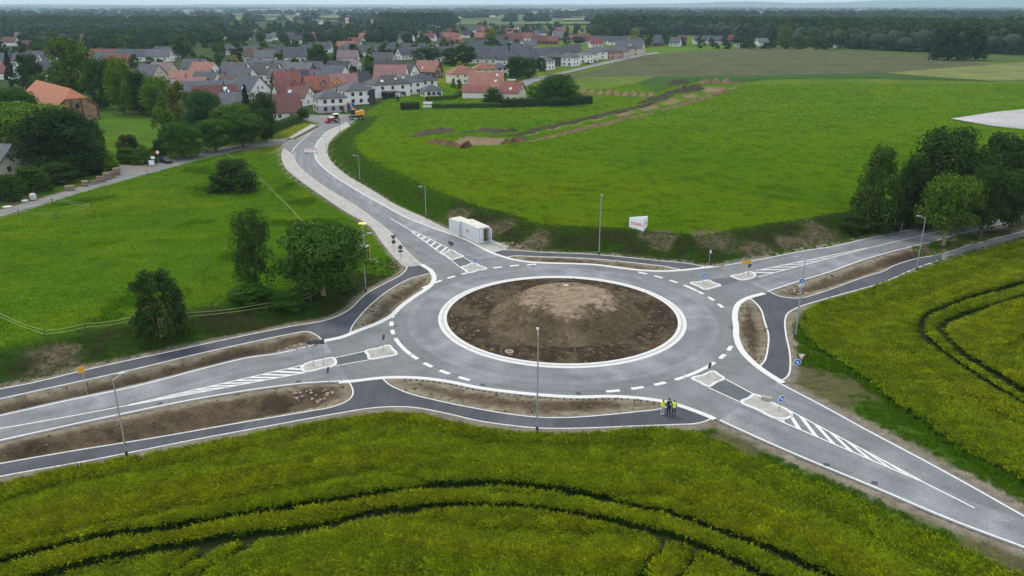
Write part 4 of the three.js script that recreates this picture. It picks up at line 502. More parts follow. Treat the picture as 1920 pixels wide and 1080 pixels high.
// add windows on one face: side 'f' front (+z), 'r' (+x), 'l' (-x)
function wins(o, L, W, side, list, fine, dark) { for (const [t, y, w, h, door] of list) { const g = winGeo(w, h), n = door ? 'door' : 'window', P = side === 'f' ? [t, y, W / 2 + 0.02] : side === 'r' ? [L / 2 + 0.02, y, -t] : [-L / 2 - 0.02, y, t], ry = side === 'f' ? 0 : side === 'r' ? Math.PI / 2 : -Math.PI / 2;
    const m = mesh(n, g.pane, door ? doorMat : glassMat, o); m.position.set(...P); m.rotation.y = ry; if (fine) mesh('frame', g.frame, dark ? frameD : frameW, m); } }
function house(label, type, u, v, Rg, L, W, E, rot, roof, wall, opt = {}) { // (u, v): survey spot of the ridge middle, Rg its height
  const p = opt.base ? at(u, v) : at(u, v, Rg), D = Math.hypot(...p), fine = D < 520, o = thing(opt.name ?? 'house', label, opt.cat ?? 'house', [p[0], H(p[0], p[1]) - 0.05, p[1]], rot * Math.PI / 180, opt.group), g = (type === 'hip' ? hipGeo : gableGeo)(L, W, E, Rg);
  homes.push([p[0], p[1], Math.max(L, W) / 2, label]);
  mesh('wall', g.wall, wallMat(wall), o); const rf = mesh('roof', g.roof, roofMat(roof), o);
  if (opt.base2) mesh('plinth', bx(L + 0.06, 2.7, W + 0.06, 0, 1.35, 0), wallMat(opt.base2), o);
  const gw = opt.win ?? (type === 'hip' ? 2 : 1), dk = opt.dark ?? type === 'hip';
  const low = E > 4.5; // two full storeys below the eaves
  const row = (n, span, y, w = 1.1, h = 1.3) => Array.from({ length: n }, (_, i) => [(i + 0.5) / n * span - span / 2 + (opt.shift ?? 0), y, w, h]);
  const rx = [Math.cos(o.rotation.y), -Math.sin(o.rotation.y)], toCam = [-p[0] / D, -p[1] / D], faceR = rx[0] * toCam[0] + rx[1] * toCam[1], fz = [Math.sin(o.rotation.y), Math.cos(o.rotation.y)], faceF = fz[0] * toCam[0] + fz[1] * toCam[1];
  if (D < 900) { if (faceF > 0.1 && E > 2.4) { wins(o, L, W, 'f', row(low ? 3 : 3, L * 0.85, 1.55, 1.2, 1.35), fine, dk); if (low) wins(o, L, W, 'f', row(3, L * 0.85, 4.2, 1.1, 1.25), fine, dk); }
    for (const s of ['r', 'l']) { if ((s === 'r' ? faceR : -faceR) < 0.08) continue; wins(o, L, W, s, row(2, W * 0.8, 1.55, 1.2, 1.35), fine, dk); if (low) wins(o, L, W, s, row(2, W * 0.8, 4.2, 1.1, 1.25), fine, dk); else if (type !== 'hip') wins(o, L, W, s, [...row(2, W * 0.42, E + 0.9, 0.9, 1.25), ...(Rg - E > 4.4 ? [[0, Rg - 1.7, 0.5, 0.6]] : [])], fine, dk); } }
  if (D < 620) wins(o, L, W, 'f', [[L * 0.32 + 0.3, 1.05, 1.0, 2.1, 1]], false);
  // roof windows lie in the roof plane; chimney stands through it
  const inRoof = (t, k, w, h, mat, nm) => { const z = W / 2 * (1 - k), y = E + (Rg - E) * k, m = mesh(nm, bx(w, 0.12, h), mat, rf); m.position.set(t, y + 0.16, z); m.rotation.x = Math.atan(g.slope); return m; };
  for (const [t, k, w = 0.9, h = 1.3] of opt.sky ?? []) inRoof(t, k, w, h, skyPane, 'skylight');
  for (const [t, k, w, h] of opt.solar ?? []) { const m = inRoof(t, k, w, h, solarMat, 'solar_panel'); }
  if (opt.chim !== 0 && D < 800 && type !== 'hip') { const t = opt.chim ?? (homes.length % 3 - 1) * L * 0.22; mesh('chimney', merged([bx(0.6, 2.2, 0.6, t, Rg + 0.1, -0.4), bx(0.74, 0.12, 0.74, t, Rg + 1.2, -0.4)]), chimMat, rf); }
  for (const [t, k, w = 2, c = roof, wc = wall] of opt.dormer ?? []) { const z = W / 2 * (1 - k), y = E + (Rg - E) * k, d = mesh('dormer', poly3([[[t - w / 2, y - 0.2, z], [t + w / 2, y - 0.2, z], [t + w / 2, y + 1.2, z], [t, y + 1.2 + w * 0.45, z], [t - w / 2, y + 1.2, z]], [[t + w / 2, y - 0.2, z], [t + w / 2, y - 0.2, z - 3], [t + w / 2, y + 1.2, z - 3], [t + w / 2, y + 1.2, z]], [[t - w / 2, y - 0.2, z - 3], [t - w / 2, y - 0.2, z], [t - w / 2, y + 1.2, z], [t - w / 2, y + 1.2, z - 3]]]), wallMat(wc), o);
    mesh('dormer_roof', poly3([...slab([[t - w / 2 - 0.25, y + 1.05, z + 0.3], [t, y + 1.3 + w * 0.45, z + 0.3], [t, y + 1.3 + w * 0.45, z - 3], [t - w / 2 - 0.25, y + 1.05, z - 3]].reverse(), 0.12), ...slab([[t + w / 2 + 0.25, y + 1.05, z + 0.3], [t, y + 1.3 + w * 0.45, z + 0.3], [t, y + 1.3 + w * 0.45, z - 3], [t + w / 2 + 0.25, y + 1.05, z - 3]], 0.12)]), roofMat(c), d); const m = mesh('window', winGeo(0.9, 1.1).pane, glassMat, d); m.position.set(t, y + 0.7, z + 0.02); mesh('frame', winGeo(0.9, 1.1).frame, frameW, d).position.set(t, y + 0.7, z + 0.02); }
  opt.more?.(o, L, W, E, Rg); return o; }
const solarMat = std({ color: lin(0.020, 0.028, 0.060), roughness: 0.15, metalness: 0.3 });
const WH = 'white', SL = 'slate';
// the new white houses at the street end
house('white and grey two-storey house with pyramid roof by the excavator', 'hip', 616, 167, 8.2, 10.5, 9.5, 5.6, 28, SL, WH, { base2: 'grey', dark: 1 });
house('white house with grey pyramid roof and charcoal corner', 'hip', 666, 152, 8.8, 12, 11.5, 5.8, 30, SL, WH, { more: (o, L, W) => { mesh('cladding', bx(0.3, 5.7, 4.2, L / 2 - 0.1, 2.85, W / 2 - 2.0), wallMat('charcoal'), o); mesh('cladding', bx(2.6, 5.7, 0.3, L / 2 - 1.28, 2.85, W / 2 + 0.02), wallMat('charcoal'), o); } });
house('long white house with dark hipped roof and a charcoal carport', 'hip', 724, 141, 9, 17, 12, 5.8, 34, 'dark', WH, { sky: [[-4, 0.35, 1.4, 1.6], [3, 0.5]], more: (o, L, W) => { mesh('carport', merged([bx(6.5, 0.35, 6, -2.2, 2.75, W / 2 + 3), bx(0.25, 2.6, 0.25, -5.3, 1.3, W / 2 + 5.8), bx(0.25, 2.6, 0.25, 0.9, 1.3, W / 2 + 5.8), bx(6.2, 2.6, 0.2, -2.2, 1.3, W / 2 + 0.4)]), wallMat('charcoal'), o); } });
house('white house with smooth grey hipped roof beside the drive', 'hip', 758, 138, 8.8, 13, 12, 5.7, 32, SL, WH, { sky: [[-2, 0.5]] });
house('white house with grey hipped roof striped by solar panels', 'hip', 788, 137, 8.2, 12, 11, 5.4, 30, 'dark', WH, { solar: [[-2, 0.45, 4, 2.2], [2.5, 0.4, 3, 2]] });
house('small hip-roofed grey garage house behind the silver car', 'hip', 808, 158, 5.2, 8, 7, 3, 25, SL, WH, {});
house('cream house with steep red pyramid roof', 'hip', 866, 122, 9, 14, 13, 5.4, 18, 'rust', 'cream', { win: 1, dark: 0 });
house('cream house with low red hipped roof behind the yellow shrub', 'hip', 909, 117, 7.6, 13, 11, 4.6, 10, 'rust', 'cream', { dark: 0 });
house('white house with grey hipped roof behind the red hip roof', 'hip', 935, 117, 7.5, 10, 9, 5, 10, SL, WH, {});
house('large cream farmhouse under a broad salmon roof behind the hedge', 'gable', 912, 134, 10.2, 15, 15, 4.4, -4, 'salmon', 'cream', { sky: [[5, 0.75], [4.5, 0.35]], chim: 0, more: (o, L, W, E) => { const g = gableGeo(11, 8, 3.0, 5.4), q = mesh('garage', g.wall, wallMat(WH), o); q.position.set(-3.5, 0, 11.5); mesh('garage_roof', g.roof, roofMat('red'), q); } });
house('narrow cream wing with its own red roof right of the farmhouse', 'gable', 960, 153, 8, 9, 8.5, 4.2, -22, 'red', 'cream', { sky: [[0.6, 0.3]] });
// closely built older houses left of the street end
const O = (label, u, v, L, W, rot, roof, wall, opt = {}) => house(label, 'gable', u, v, opt.rg ?? 8.6, L, W, opt.e ?? 3.6, rot, roof, wall, opt);
O('slate-roofed brick house at the left behind the tree row', 280, 120.5, 13, 10, -24, SL, 'beige', {});
O('mauve-roofed house behind the left slate-roofed brick house', 304, 117, 14, 10, -20, 'mauve', 'beige', {});
O('dark slate roof behind the big salmon roof', 365, 110, 14, 10, -12, 'blue', WH, { sky: [[0, 0.6]] });
O('white-gabled house under the big salmon roof', 382, 115.8, 14, 12, -22, 'salmon', WH, { rg: 9.2 });
O('low salmon roof wing reaching left of the big salmon roof', 345, 132, 14, 11, 20, 'salmon', WH, { rg: 6, e: 2.8 });
O('grey-roofed house with white framed gable below the salmon roof', 387, 134.5, 14, 9, -26, SL, WH, {});
O('low mauve roof behind the brownish tree', 360, 144.5, 13, 9, 5, 'pink', 'cream', { rg: 6.5, e: 2.8 });
O('long grey roof with pale left gable', 391, 151, 20, 9, 18, 'grey', 'cream', { rg: 8.2 });
O('dark wine-red roof with white skylights', 401, 159.5, 16, 10, 22, 'wine', 'cream', { sky: [[4, 0.7, 1.4, 1.8], [4.6, 0.5, 1.4, 1.6], [2, 0.25, 1.2, 1.5]] });
O('small grey-roofed house with pale green gable above the shrubs', 436, 173, 9, 8, 24, 'grey', 'green', { rg: 7.4 });
O('grey-roofed house right below the golden tree', 440, 116, 15, 11, -14, SL, WH, { rg: 9 });
O('long grey roof with dark chimney and white right gable', 452, 126.5, 14, 10, -24, SL, WH, {});
O('yellow-walled house with a brown roof', 428, 141.5, 9, 9, -28, 'brown', 'yellow', { e: 4.2 });
O('white-gabled slate house with small gable windows behind the conifer', 467, 142, 12, 12, -30, 'blue', WH, { rg: 9.2, sky: [[1, 0.15]] });
O('steep anthracite roof in the middle of the older houses', 500, 117.2, 15, 11, -20, 'dark', WH, { rg: 9, sky: [[2, 0.55]] });
O('pale grey roof behind the anthracite roof, left', 479, 112, 9, 9, 8, 'grey', WH, {});
O('pale grey roof behind the anthracite roof, right', 513, 112.5, 18, 9, 2, 'grey', WH, {});
O('long grey roof with brick right gable', 560, 117, 16, 10, -16, 'grey', 'brick', {});
O('grey roof at the back beside the large dark garden trees', 584, 114.5, 12, 10, -8, SL, WH, {});
O('narrow grey roof below the anthracite roof', 521, 128.5, 8, 10, -10, SL, WH, { rg: 7.6 });
O('red-roofed brick house with dark brown left gable', 536, 133, 12, 11, 32, 'red', 'bbrick', { rg: 9 });
O('dark red roof carrying solar panels', 560, 130.5, 10, 11, 20, 'wine', 'brick', { rg: 8.8, solar: [[1.5, 0.6, 5, 4]], sky: [[3, 0.15]] });
O('terracotta-roofed brick house with brown left gable and dormer', 590, 141.5, 10, 11, 32, 'rust', 'bbrick', { rg: 9, dormer: [[2.2, 0.3, 2.2]] });
O('pale glazed roof behind the terracotta-roofed brick house', 592, 131, 9, 8, 22, 'grey', WH, { rg: 7.5 });
O('blue-grey roofed house with white right gable', 625, 122, 14, 11, -22, 'blue', WH, { rg: 8.8 });
O('anthracite roof behind the blue-grey roofed house', 635, 114, 12, 10, -8, 'dark', WH, { rg: 8.8 });
O('mauve-roofed house with cream and white gables', 663, 112, 8, 9, -28, 'mauve', WH, { rg: 9, e: 4.4 });
O('mauve-pink roofed house with a bright orange front gable', 643, 137.5, 12, 10, 16, 'pink', 'cream', { rg: 8.6, dormer: [[-3.4, 0.12, 3.6, 'pink', 'orangew']], chim: 4.6 });
O('cream-gabled house with mossy dark roof beside the orange gable', 675, 134, 8, 9, 38, 'dark', 'cream', { rg: 8.6 });
O('red-brown roof with white left gable and four gable windows', 541, 156, 12, 10, 36, 'wine', WH, { rg: 8.2 });
O('red-brown roof with one skylight and white right gable', 557, 161, 11, 9, -16, 'wine', WH, { rg: 7.4, sky: [[-2, 0.45, 1.4, 1.6]] });
O('big plain red roof nearest to the village junction', 522, 176.5, 14, 12, 14, 'wine', WH, { rg: 8.4, e: 3 });
O('pink-red roof with two small dormers', 733, 121.5, 16, 11, -6, 'pink', WH, { rg: 9.4, dormer: [[-2.8, 0.3, 1.6], [1.6, 0.3, 1.6]] });
O('black roof with white right gable behind the pink-red roof', 761, 118.5, 11, 10, -30, 'dark', WH, { rg: 9.2 });
O('mossy grey roof behind the pink-red roof', 724, 112.5, 14, 9, 0, 'dark', WH, { rg: 8 });
O('salmon roof with dark brick right gable', 803, 113.5, 13, 10, -22, 'salmon', 'bbrick', { rg: 9, sky: [[-2, 0.3]] });
// the modern row along the field street
house('white house with grey hip roof, first of the field street row', 'hip', 1018, 104, 8.4, 12, 10, 5.6, -30, SL, WH, {});
house('charcoal-walled house with dark hip roof, second of the field street row', 'hip', 1042, 97.5, 8.6, 11, 10, 5.6, -32, 'dark', 'charcoal', {});
house('white two-storey house, third of the field street row', 'hip', 1066, 98, 8.6, 12, 10, 5.8, -34, SL, WH, {});
house('white box house with flat pale roof, fourth of the field street row', 'hip', 1092, 99.5, 6.6, 12, 11, 6.1, -34, 'grey', WH, {});
house('white house with grey hip roof right of the flat-roofed one', 'hip', 1104, 91.5, 8.4, 11, 10, 5.6, -34, SL, WH, {});
house('long white house with grey hip roof by the parked black cars', 'hip', 1124, 87, 8.8, 18, 11, 5.6, -28, SL, WH, {});
house('pinkish brick house with dark hip roof in the field street', 'hip', 1147, 88, 8.6, 12, 11, 5.6, -30, 'dark', 'pinkw', {});
house('grey brick house between the pinkish one and the last block', 'hip', 1164, 87, 8.6, 11, 11, 5.8, -30, SL, 'beige', {});
house('large beige apartment house at the end of the field street', 'gable', 1182, 75.5, 11.5, 22, 13, 6.0, -22, SL, 'beige', { dormer: [[1, 0.2, 4]] });
// rows farther back: [u, v of the ridge, ridge length, turn, roof, wall]
const ROWS = [
  ['in the row behind the golden tree', [438, 82, 13, 4, SL, WH], [460, 86, 15, -10, SL, WH], [497, 82, 17, 2, SL, WH], [470, 92, 8, -4, 'brown', WH], [496, 94, 14, 4, 'grey', WH], [506, 90, 9, 0, 'brown', WH], [523, 85, 8, 20, SL, WH], [547, 88, 13, 8, SL, WH], [553, 92.5, 16, 12, SL, WH], [578, 83, 12, 4, SL, WH], [606, 79, 14, 0, SL, WH]],
  ['between the two big dark garden trees', [648, 77, 15, 6, 'salmon', WH], [658, 81, 12, 4, 'grey', WH], [655, 86.5, 14, 2, SL, WH], [680, 84, 13, 0, SL, WH], [652, 94, 14, 0, 'mauve', WH], [664, 70.5, 12, 0, 'red', WH]],
  ['in the slate-roofed village middle', [726, 84, 21, 4, SL, WH], [718, 98, 14, -6, SL, WH], [742, 80, 7, 30, 'grey', WH], [777, 81, 18, 0, SL, WH], [756, 89, 9, 38, SL, WH], [791, 88, 18, -4, SL, WH], [832, 71, 12, -20, 'dark', WH], [853, 73, 16, -4, 'red', 'brick'], [832, 81.5, 9, 30, SL, WH], [840, 86.5, 16, 4, SL, WH], [861, 83, 9, -26, SL, WH], [904, 75, 13, 14, SL, WH], [942, 75, 12, 10, SL, WH], [893, 86, 18, 0, SL, WH], [930, 86, 18, 2, SL, WH], [896, 94.5, 16, 0, SL, WH], [925, 95, 16, -2, SL, WH], [962, 97, 22, 4, SL, WH], [978, 86, 17, 0, SL, WH], [994, 76, 11, 2, 'grey', WH], [995, 93, 9, 34, SL, WH], [1017, 90, 12, -4, SL, WH], [1071, 84.5, 14, 6, SL, 'pinkw'], [880, 80, 13, 4, SL, WH], [960, 80, 14, -6, SL, WH], [1040, 88, 12, 10, SL, WH], [985, 90, 13, -6, SL, WH], [812, 92, 12, 6, SL, WH]],
  ['right of the village middle', [1010, 67, 15, 0, 'wine', 'brick'], [1034, 67, 14, -8, 'red', 'brick'], [990, 62, 14, -20, 'red', WH], [1078, 66, 12, -10, 'rust', 'beige'], [1097, 66.5, 13, -4, 'wine', WH], [1117, 71.5, 12, 10, 'red', WH], [968, 67, 14, 0, 'wine', WH], [950, 66, 12, 0, 'brown', WH], [1000, 58, 13, 6, 'grey', WH], [1016, 54, 12, 0, 'dark', WH], [1050, 57, 16, -8, 'grey', WH]],
  ['in the last row before the wood', [1124, 67, 17, 0, SL, WH], [1158, 68, 20, 0, SL, WH], [1197, 71, 15, -6, SL, WH], [1240, 65.5, 14, -4, SL, 'beige'], [1230, 70, 12, 20, SL, 'brick'], [1267, 70, 10, -28, SL, WH], [1279, 66, 9, -20, 'brown', 'bbrick'], [1317, 66, 18, 0, SL, WH], [1342, 67, 14, 0, SL, WH], [1374, 65, 9, 0, 'wine', 'brick'],],
  ['behind the tall park trees', [46, 64, 14, 0, 'dark', WH], [40, 60, 14, 6, 'grey', WH], [124, 63.5, 20, -10, 'dark', WH], [160, 64, 11, -4, 'brown', WH], [172, 66, 9, 20, 'dark', WH], [18, 69, 13, 0, 'wine', WH], [78, 66, 8, 30, 'brown', WH], [48, 76, 9, 30, 'wine', 'brick'], [295, 63, 8, 20, 'grey', WH], [340, 73, 8, 20, 'wine', WH]],
  ['left of the big salmon roof', [79, 95.5, 20, 0, SL, WH], [6, 99, 12, 0, SL, WH], [194, 91.6, 19, 0, 'red', WH], [192, 97, 12, -10, SL, WH], [222, 101.5, 14, 4, 'red', WH], [248, 91.8, 24, 0, SL, WH], [298, 92, 17, 0, 'grey', WH], [311, 87, 18, 0, SL, WH], [88, 113.5, 8, 30, SL, WH], [5, 118, 12, -10, 'red', WH], [45, 99, 18, 0, SL, WH]],
  ['in the hazy far village centre', ...Array.from({ length: 34 }, (_, i) => [790 + hash(i, 7) * 330, 45 + hash(i, 3) * 20, 11 + hash(i, 9) * 6, hash(i, 5) * 50 - 25, ['red', 'wine', 'brown', SL, 'dark', 'grey', 'salmon', 'rust'][Math.floor(hash(i, 2) * 8)], hash(i, 4) < 0.75 ? WH : 'brick'])],
  ['half hidden in trees near the church tower', ...Array.from({ length: 16 }, (_, i) => [395 + hash(i, 27) * 370, 52 + hash(i, 23) * 14, 11 + hash(i, 29) * 6, hash(i, 25) * 50 - 25, ['red', 'wine', SL, 'dark', 'grey', 'salmon'][Math.floor(hash(i, 22) * 6)], WH]), [685, 57, 9, 20, 'wine', WH], [700, 63, 9, 0, 'salmon', WH]],
];

const RN = { slate: 'slate', blue: 'blue-grey', grey: 'pale grey', dark: 'black', brown: 'brown', red: 'red', rust: 'rust-red', salmon: 'salmon', mauve: 'mauve', pink: 'pink', wine: 'dark red' };
const ORD = ['leftmost', 'second', 'third', 'fourth', 'fifth', 'sixth', 'seventh', 'eighth', 'ninth', 'tenth', 'eleventh', 'twelfth', 'thirteenth', 'fourteenth', 'fifteenth', 'sixteenth'];
for (const [where, ...list] of ROWS) { const by = {}; list.forEach((h) => (by[h[4]] ??= []).push(h)); for (const k in by) by[k].sort((a, b) => a[0] - b[0]); const fuzzy = where.includes('hazy') || where.includes('church');
  for (const h of list) { const s = by[h[4]], i = s.indexOf(h), ord = s.length === 1 ? 'only' : i === s.length - 1 && i > 0 ? 'rightmost' : ORD[i] + (i ? ' from left' : ''); house(fuzzy ? `small house with a ${RN[h[4]]} roof ${where}` : `${ord === 'only' ? 'lone' : ord} ${RN[h[4]]} roof ${where}`, 'gable', h[0], h[1], 8.4, Math.round(h[2]), 9, 3.6, h[3], h[4], h[5], { group: 'houses ' + where, chim: h[2] % 2 > 1 ? 0 : undefined, win: 1 }); } }
for (const [l, u, v, Rg, L, W, E, rot, rf] of [['white flat garden shed at the edge of the olive field', 1386, 88, 3.4, 8, 5, 2.6, 0, 'grey'], ['small white gable with dark red roof beside the olive field', 1459, 87.5, 5.2, 6, 7, 2.6, -40, 'wine'], ['white house between bushes behind the olive field', 1427, 86, 7.6, 12, 9, 3.6, 20, 'grey'], ['low pale house half hidden right of the light green tree', 1480, 84, 6.5, 10, 8, 3, 0, 'grey'], ['low grey-roofed house deep in the hedge before the wood', 1578, 90, 6, 13, 9, 3, 0, 'grey'], ['low pale roof right of the two field oaks', 1814, 98, 4, 14, 8, 2.4, 0, 'grey']]) house(l, 'gable', u, v, Rg, L, W, E, rot, rf, WH, { base: 1, chim: 0, group: 'houses at the wood edge' });
// old barn with rubble gable and brick pilasters
{
  const A = at(137, 228), B = at(187, 224), rot = 0.74, W = 13.4, L = 50, E = 4.8, Rg = 10.4, mid = [(A[0] + B[0]) / 2 - 2.4, (A[1] + B[1]) / 2], o = thing('barn', 'old barn with orange tiled roof and rubble stone gable', 'barn', [mid[0], 0, mid[1]], rot);
  const x = W / 2, hy = 7.4, hx = x * (1 - (hy - E) / (Rg - E)), rub = std({ map: texCache.rubble, color: lin(0.62, 0.55, 0.47), roughness: 1 }), brick = std({ color: lin(0.20, 0.085, 0.06), map: texCache.brickwork }), tile = roofMat('orange');
  mesh('wall', poly3([[[-x, 0, 0], [x, 0, 0], [x, E, 0], [hx, hy, 0], [-hx, hy, 0], [-x, E, 0]], [[x, 0, 0], [x, 0, -L], [x, E, -L], [x, E, 0]], [[-x, 0, -L], [-x, 0, 0], [-x, E, 0], [-x, E, -L]], [[x, 0, -L], [-x, 0, -L], [-x, E, -L], [0, Rg, -L], [x, E, -L]]]), rub, o);
  for (const t of [-x + 0.3, -x * 0.28, x * 0.22, x - 0.3]) mesh('pilaster', bx(0.6, t * t < x * x * 0.5 ? 7 : E, 0.35, t, (t * t < x * x * 0.5 ? 7 : E) / 2, 0.1), brick, o);
  const q = Math.hypot(x - hx, hy - E); for (const s of [-1, 1]) { const m = mesh('gable_band', bx(q, 0.6, 0.3), brick, o); m.position.set(s * (x + hx) / 2, (E + hy) / 2 - 0.25, 0.08); m.rotation.z = -s * Math.atan2(hy - E, x - hx); }
  const ov = 0.4, k = (Rg - E) / x, zr = -4.2, roof = mesh('roof', poly3([...slab([[-hx - 0.1, hy + 0.2, 0.5], [hx + 0.1, hy + 0.2, 0.5], [0, Rg + 0.25, zr]], 0.2), ...slab([[x + ov, E - k * ov + 0.2, 0.5], [x + ov, E - k * ov + 0.2, -L - 0.4], [0, Rg + 0.25, -L - 0.4], [0, Rg + 0.25, zr], [hx + 0.1, hy + 0.2, 0.5]], 0.2), ...slab([[-x - ov, E - k * ov + 0.2, -L - 0.4], [-x - ov, E - k * ov + 0.2, 0.5], [-hx - 0.1, hy + 0.2, 0.5], [0, Rg + 0.25, zr], [0, Rg + 0.25, -L - 0.4]], 0.2)]), tile, o);
  const w = mesh('window', bx(1.0, 1.5, 0.1, 0.1, 5.0, 0.05), glassMat, o); mesh('frame', merged([bx(1.4, 0.2, 0.2, 0.1, 5.85, 0.1), bx(1.4, 0.2, 0.2, 0.1, 4.15, 0.1), bx(0.2, 1.5, 0.2, -0.5, 5, 0.1), bx(0.2, 1.5, 0.2, 0.7, 5, 0.1)]), brick, w); homes.push([mid[0], mid[1] - 12, 14]);
}
// house at the left edge
{ const p = at(-8, 345), o = house('grey-roofed house with broad chimney cut by the left picture edge', 'gable', -28, 268, 7, 15, 10, 3, -14, 'grey', 'cream', { chim: 5.4 }); }
// church tower
{ const p = at(652, 57), o = thing('church', 'distant church with pale square tower above the trees', 'church', [p[0], 0, p[1]], 0.5), h = tall(p, 33.5), s = 4.6; mesh('tower', bx(s, h, s, 0, h / 2, 0), wallMat('cream'), o); mesh('tower_roof', poly3([[[-2.5, h, 2.5], [2.5, h, 2.5], [0, h + 2.2, 0]], [[2.5, h, 2.5], [2.5, h, -2.5], [0, h + 2.2, 0]], [[2.5, h, -2.5], [-2.5, h, -2.5], [0, h + 2.2, 0]], [[-2.5, h, -2.5], [-2.5, h, 2.5], [0, h + 2.2, 0]]]), roofMat('rust'), o); for (const t of [-0.9, 0.9]) mesh('belfry_opening', bx(0.8, 4.2, 0.2, t, h - 4, s / 2), glassMat, o);
  const g = gableGeo(24, 12, 8, 14), n = mesh('nave', g.wall, wallMat('beige'), o); n.position.set(-15, 0, -2); mesh('nave_roof', g.roof, roofMat('dark'), n); }

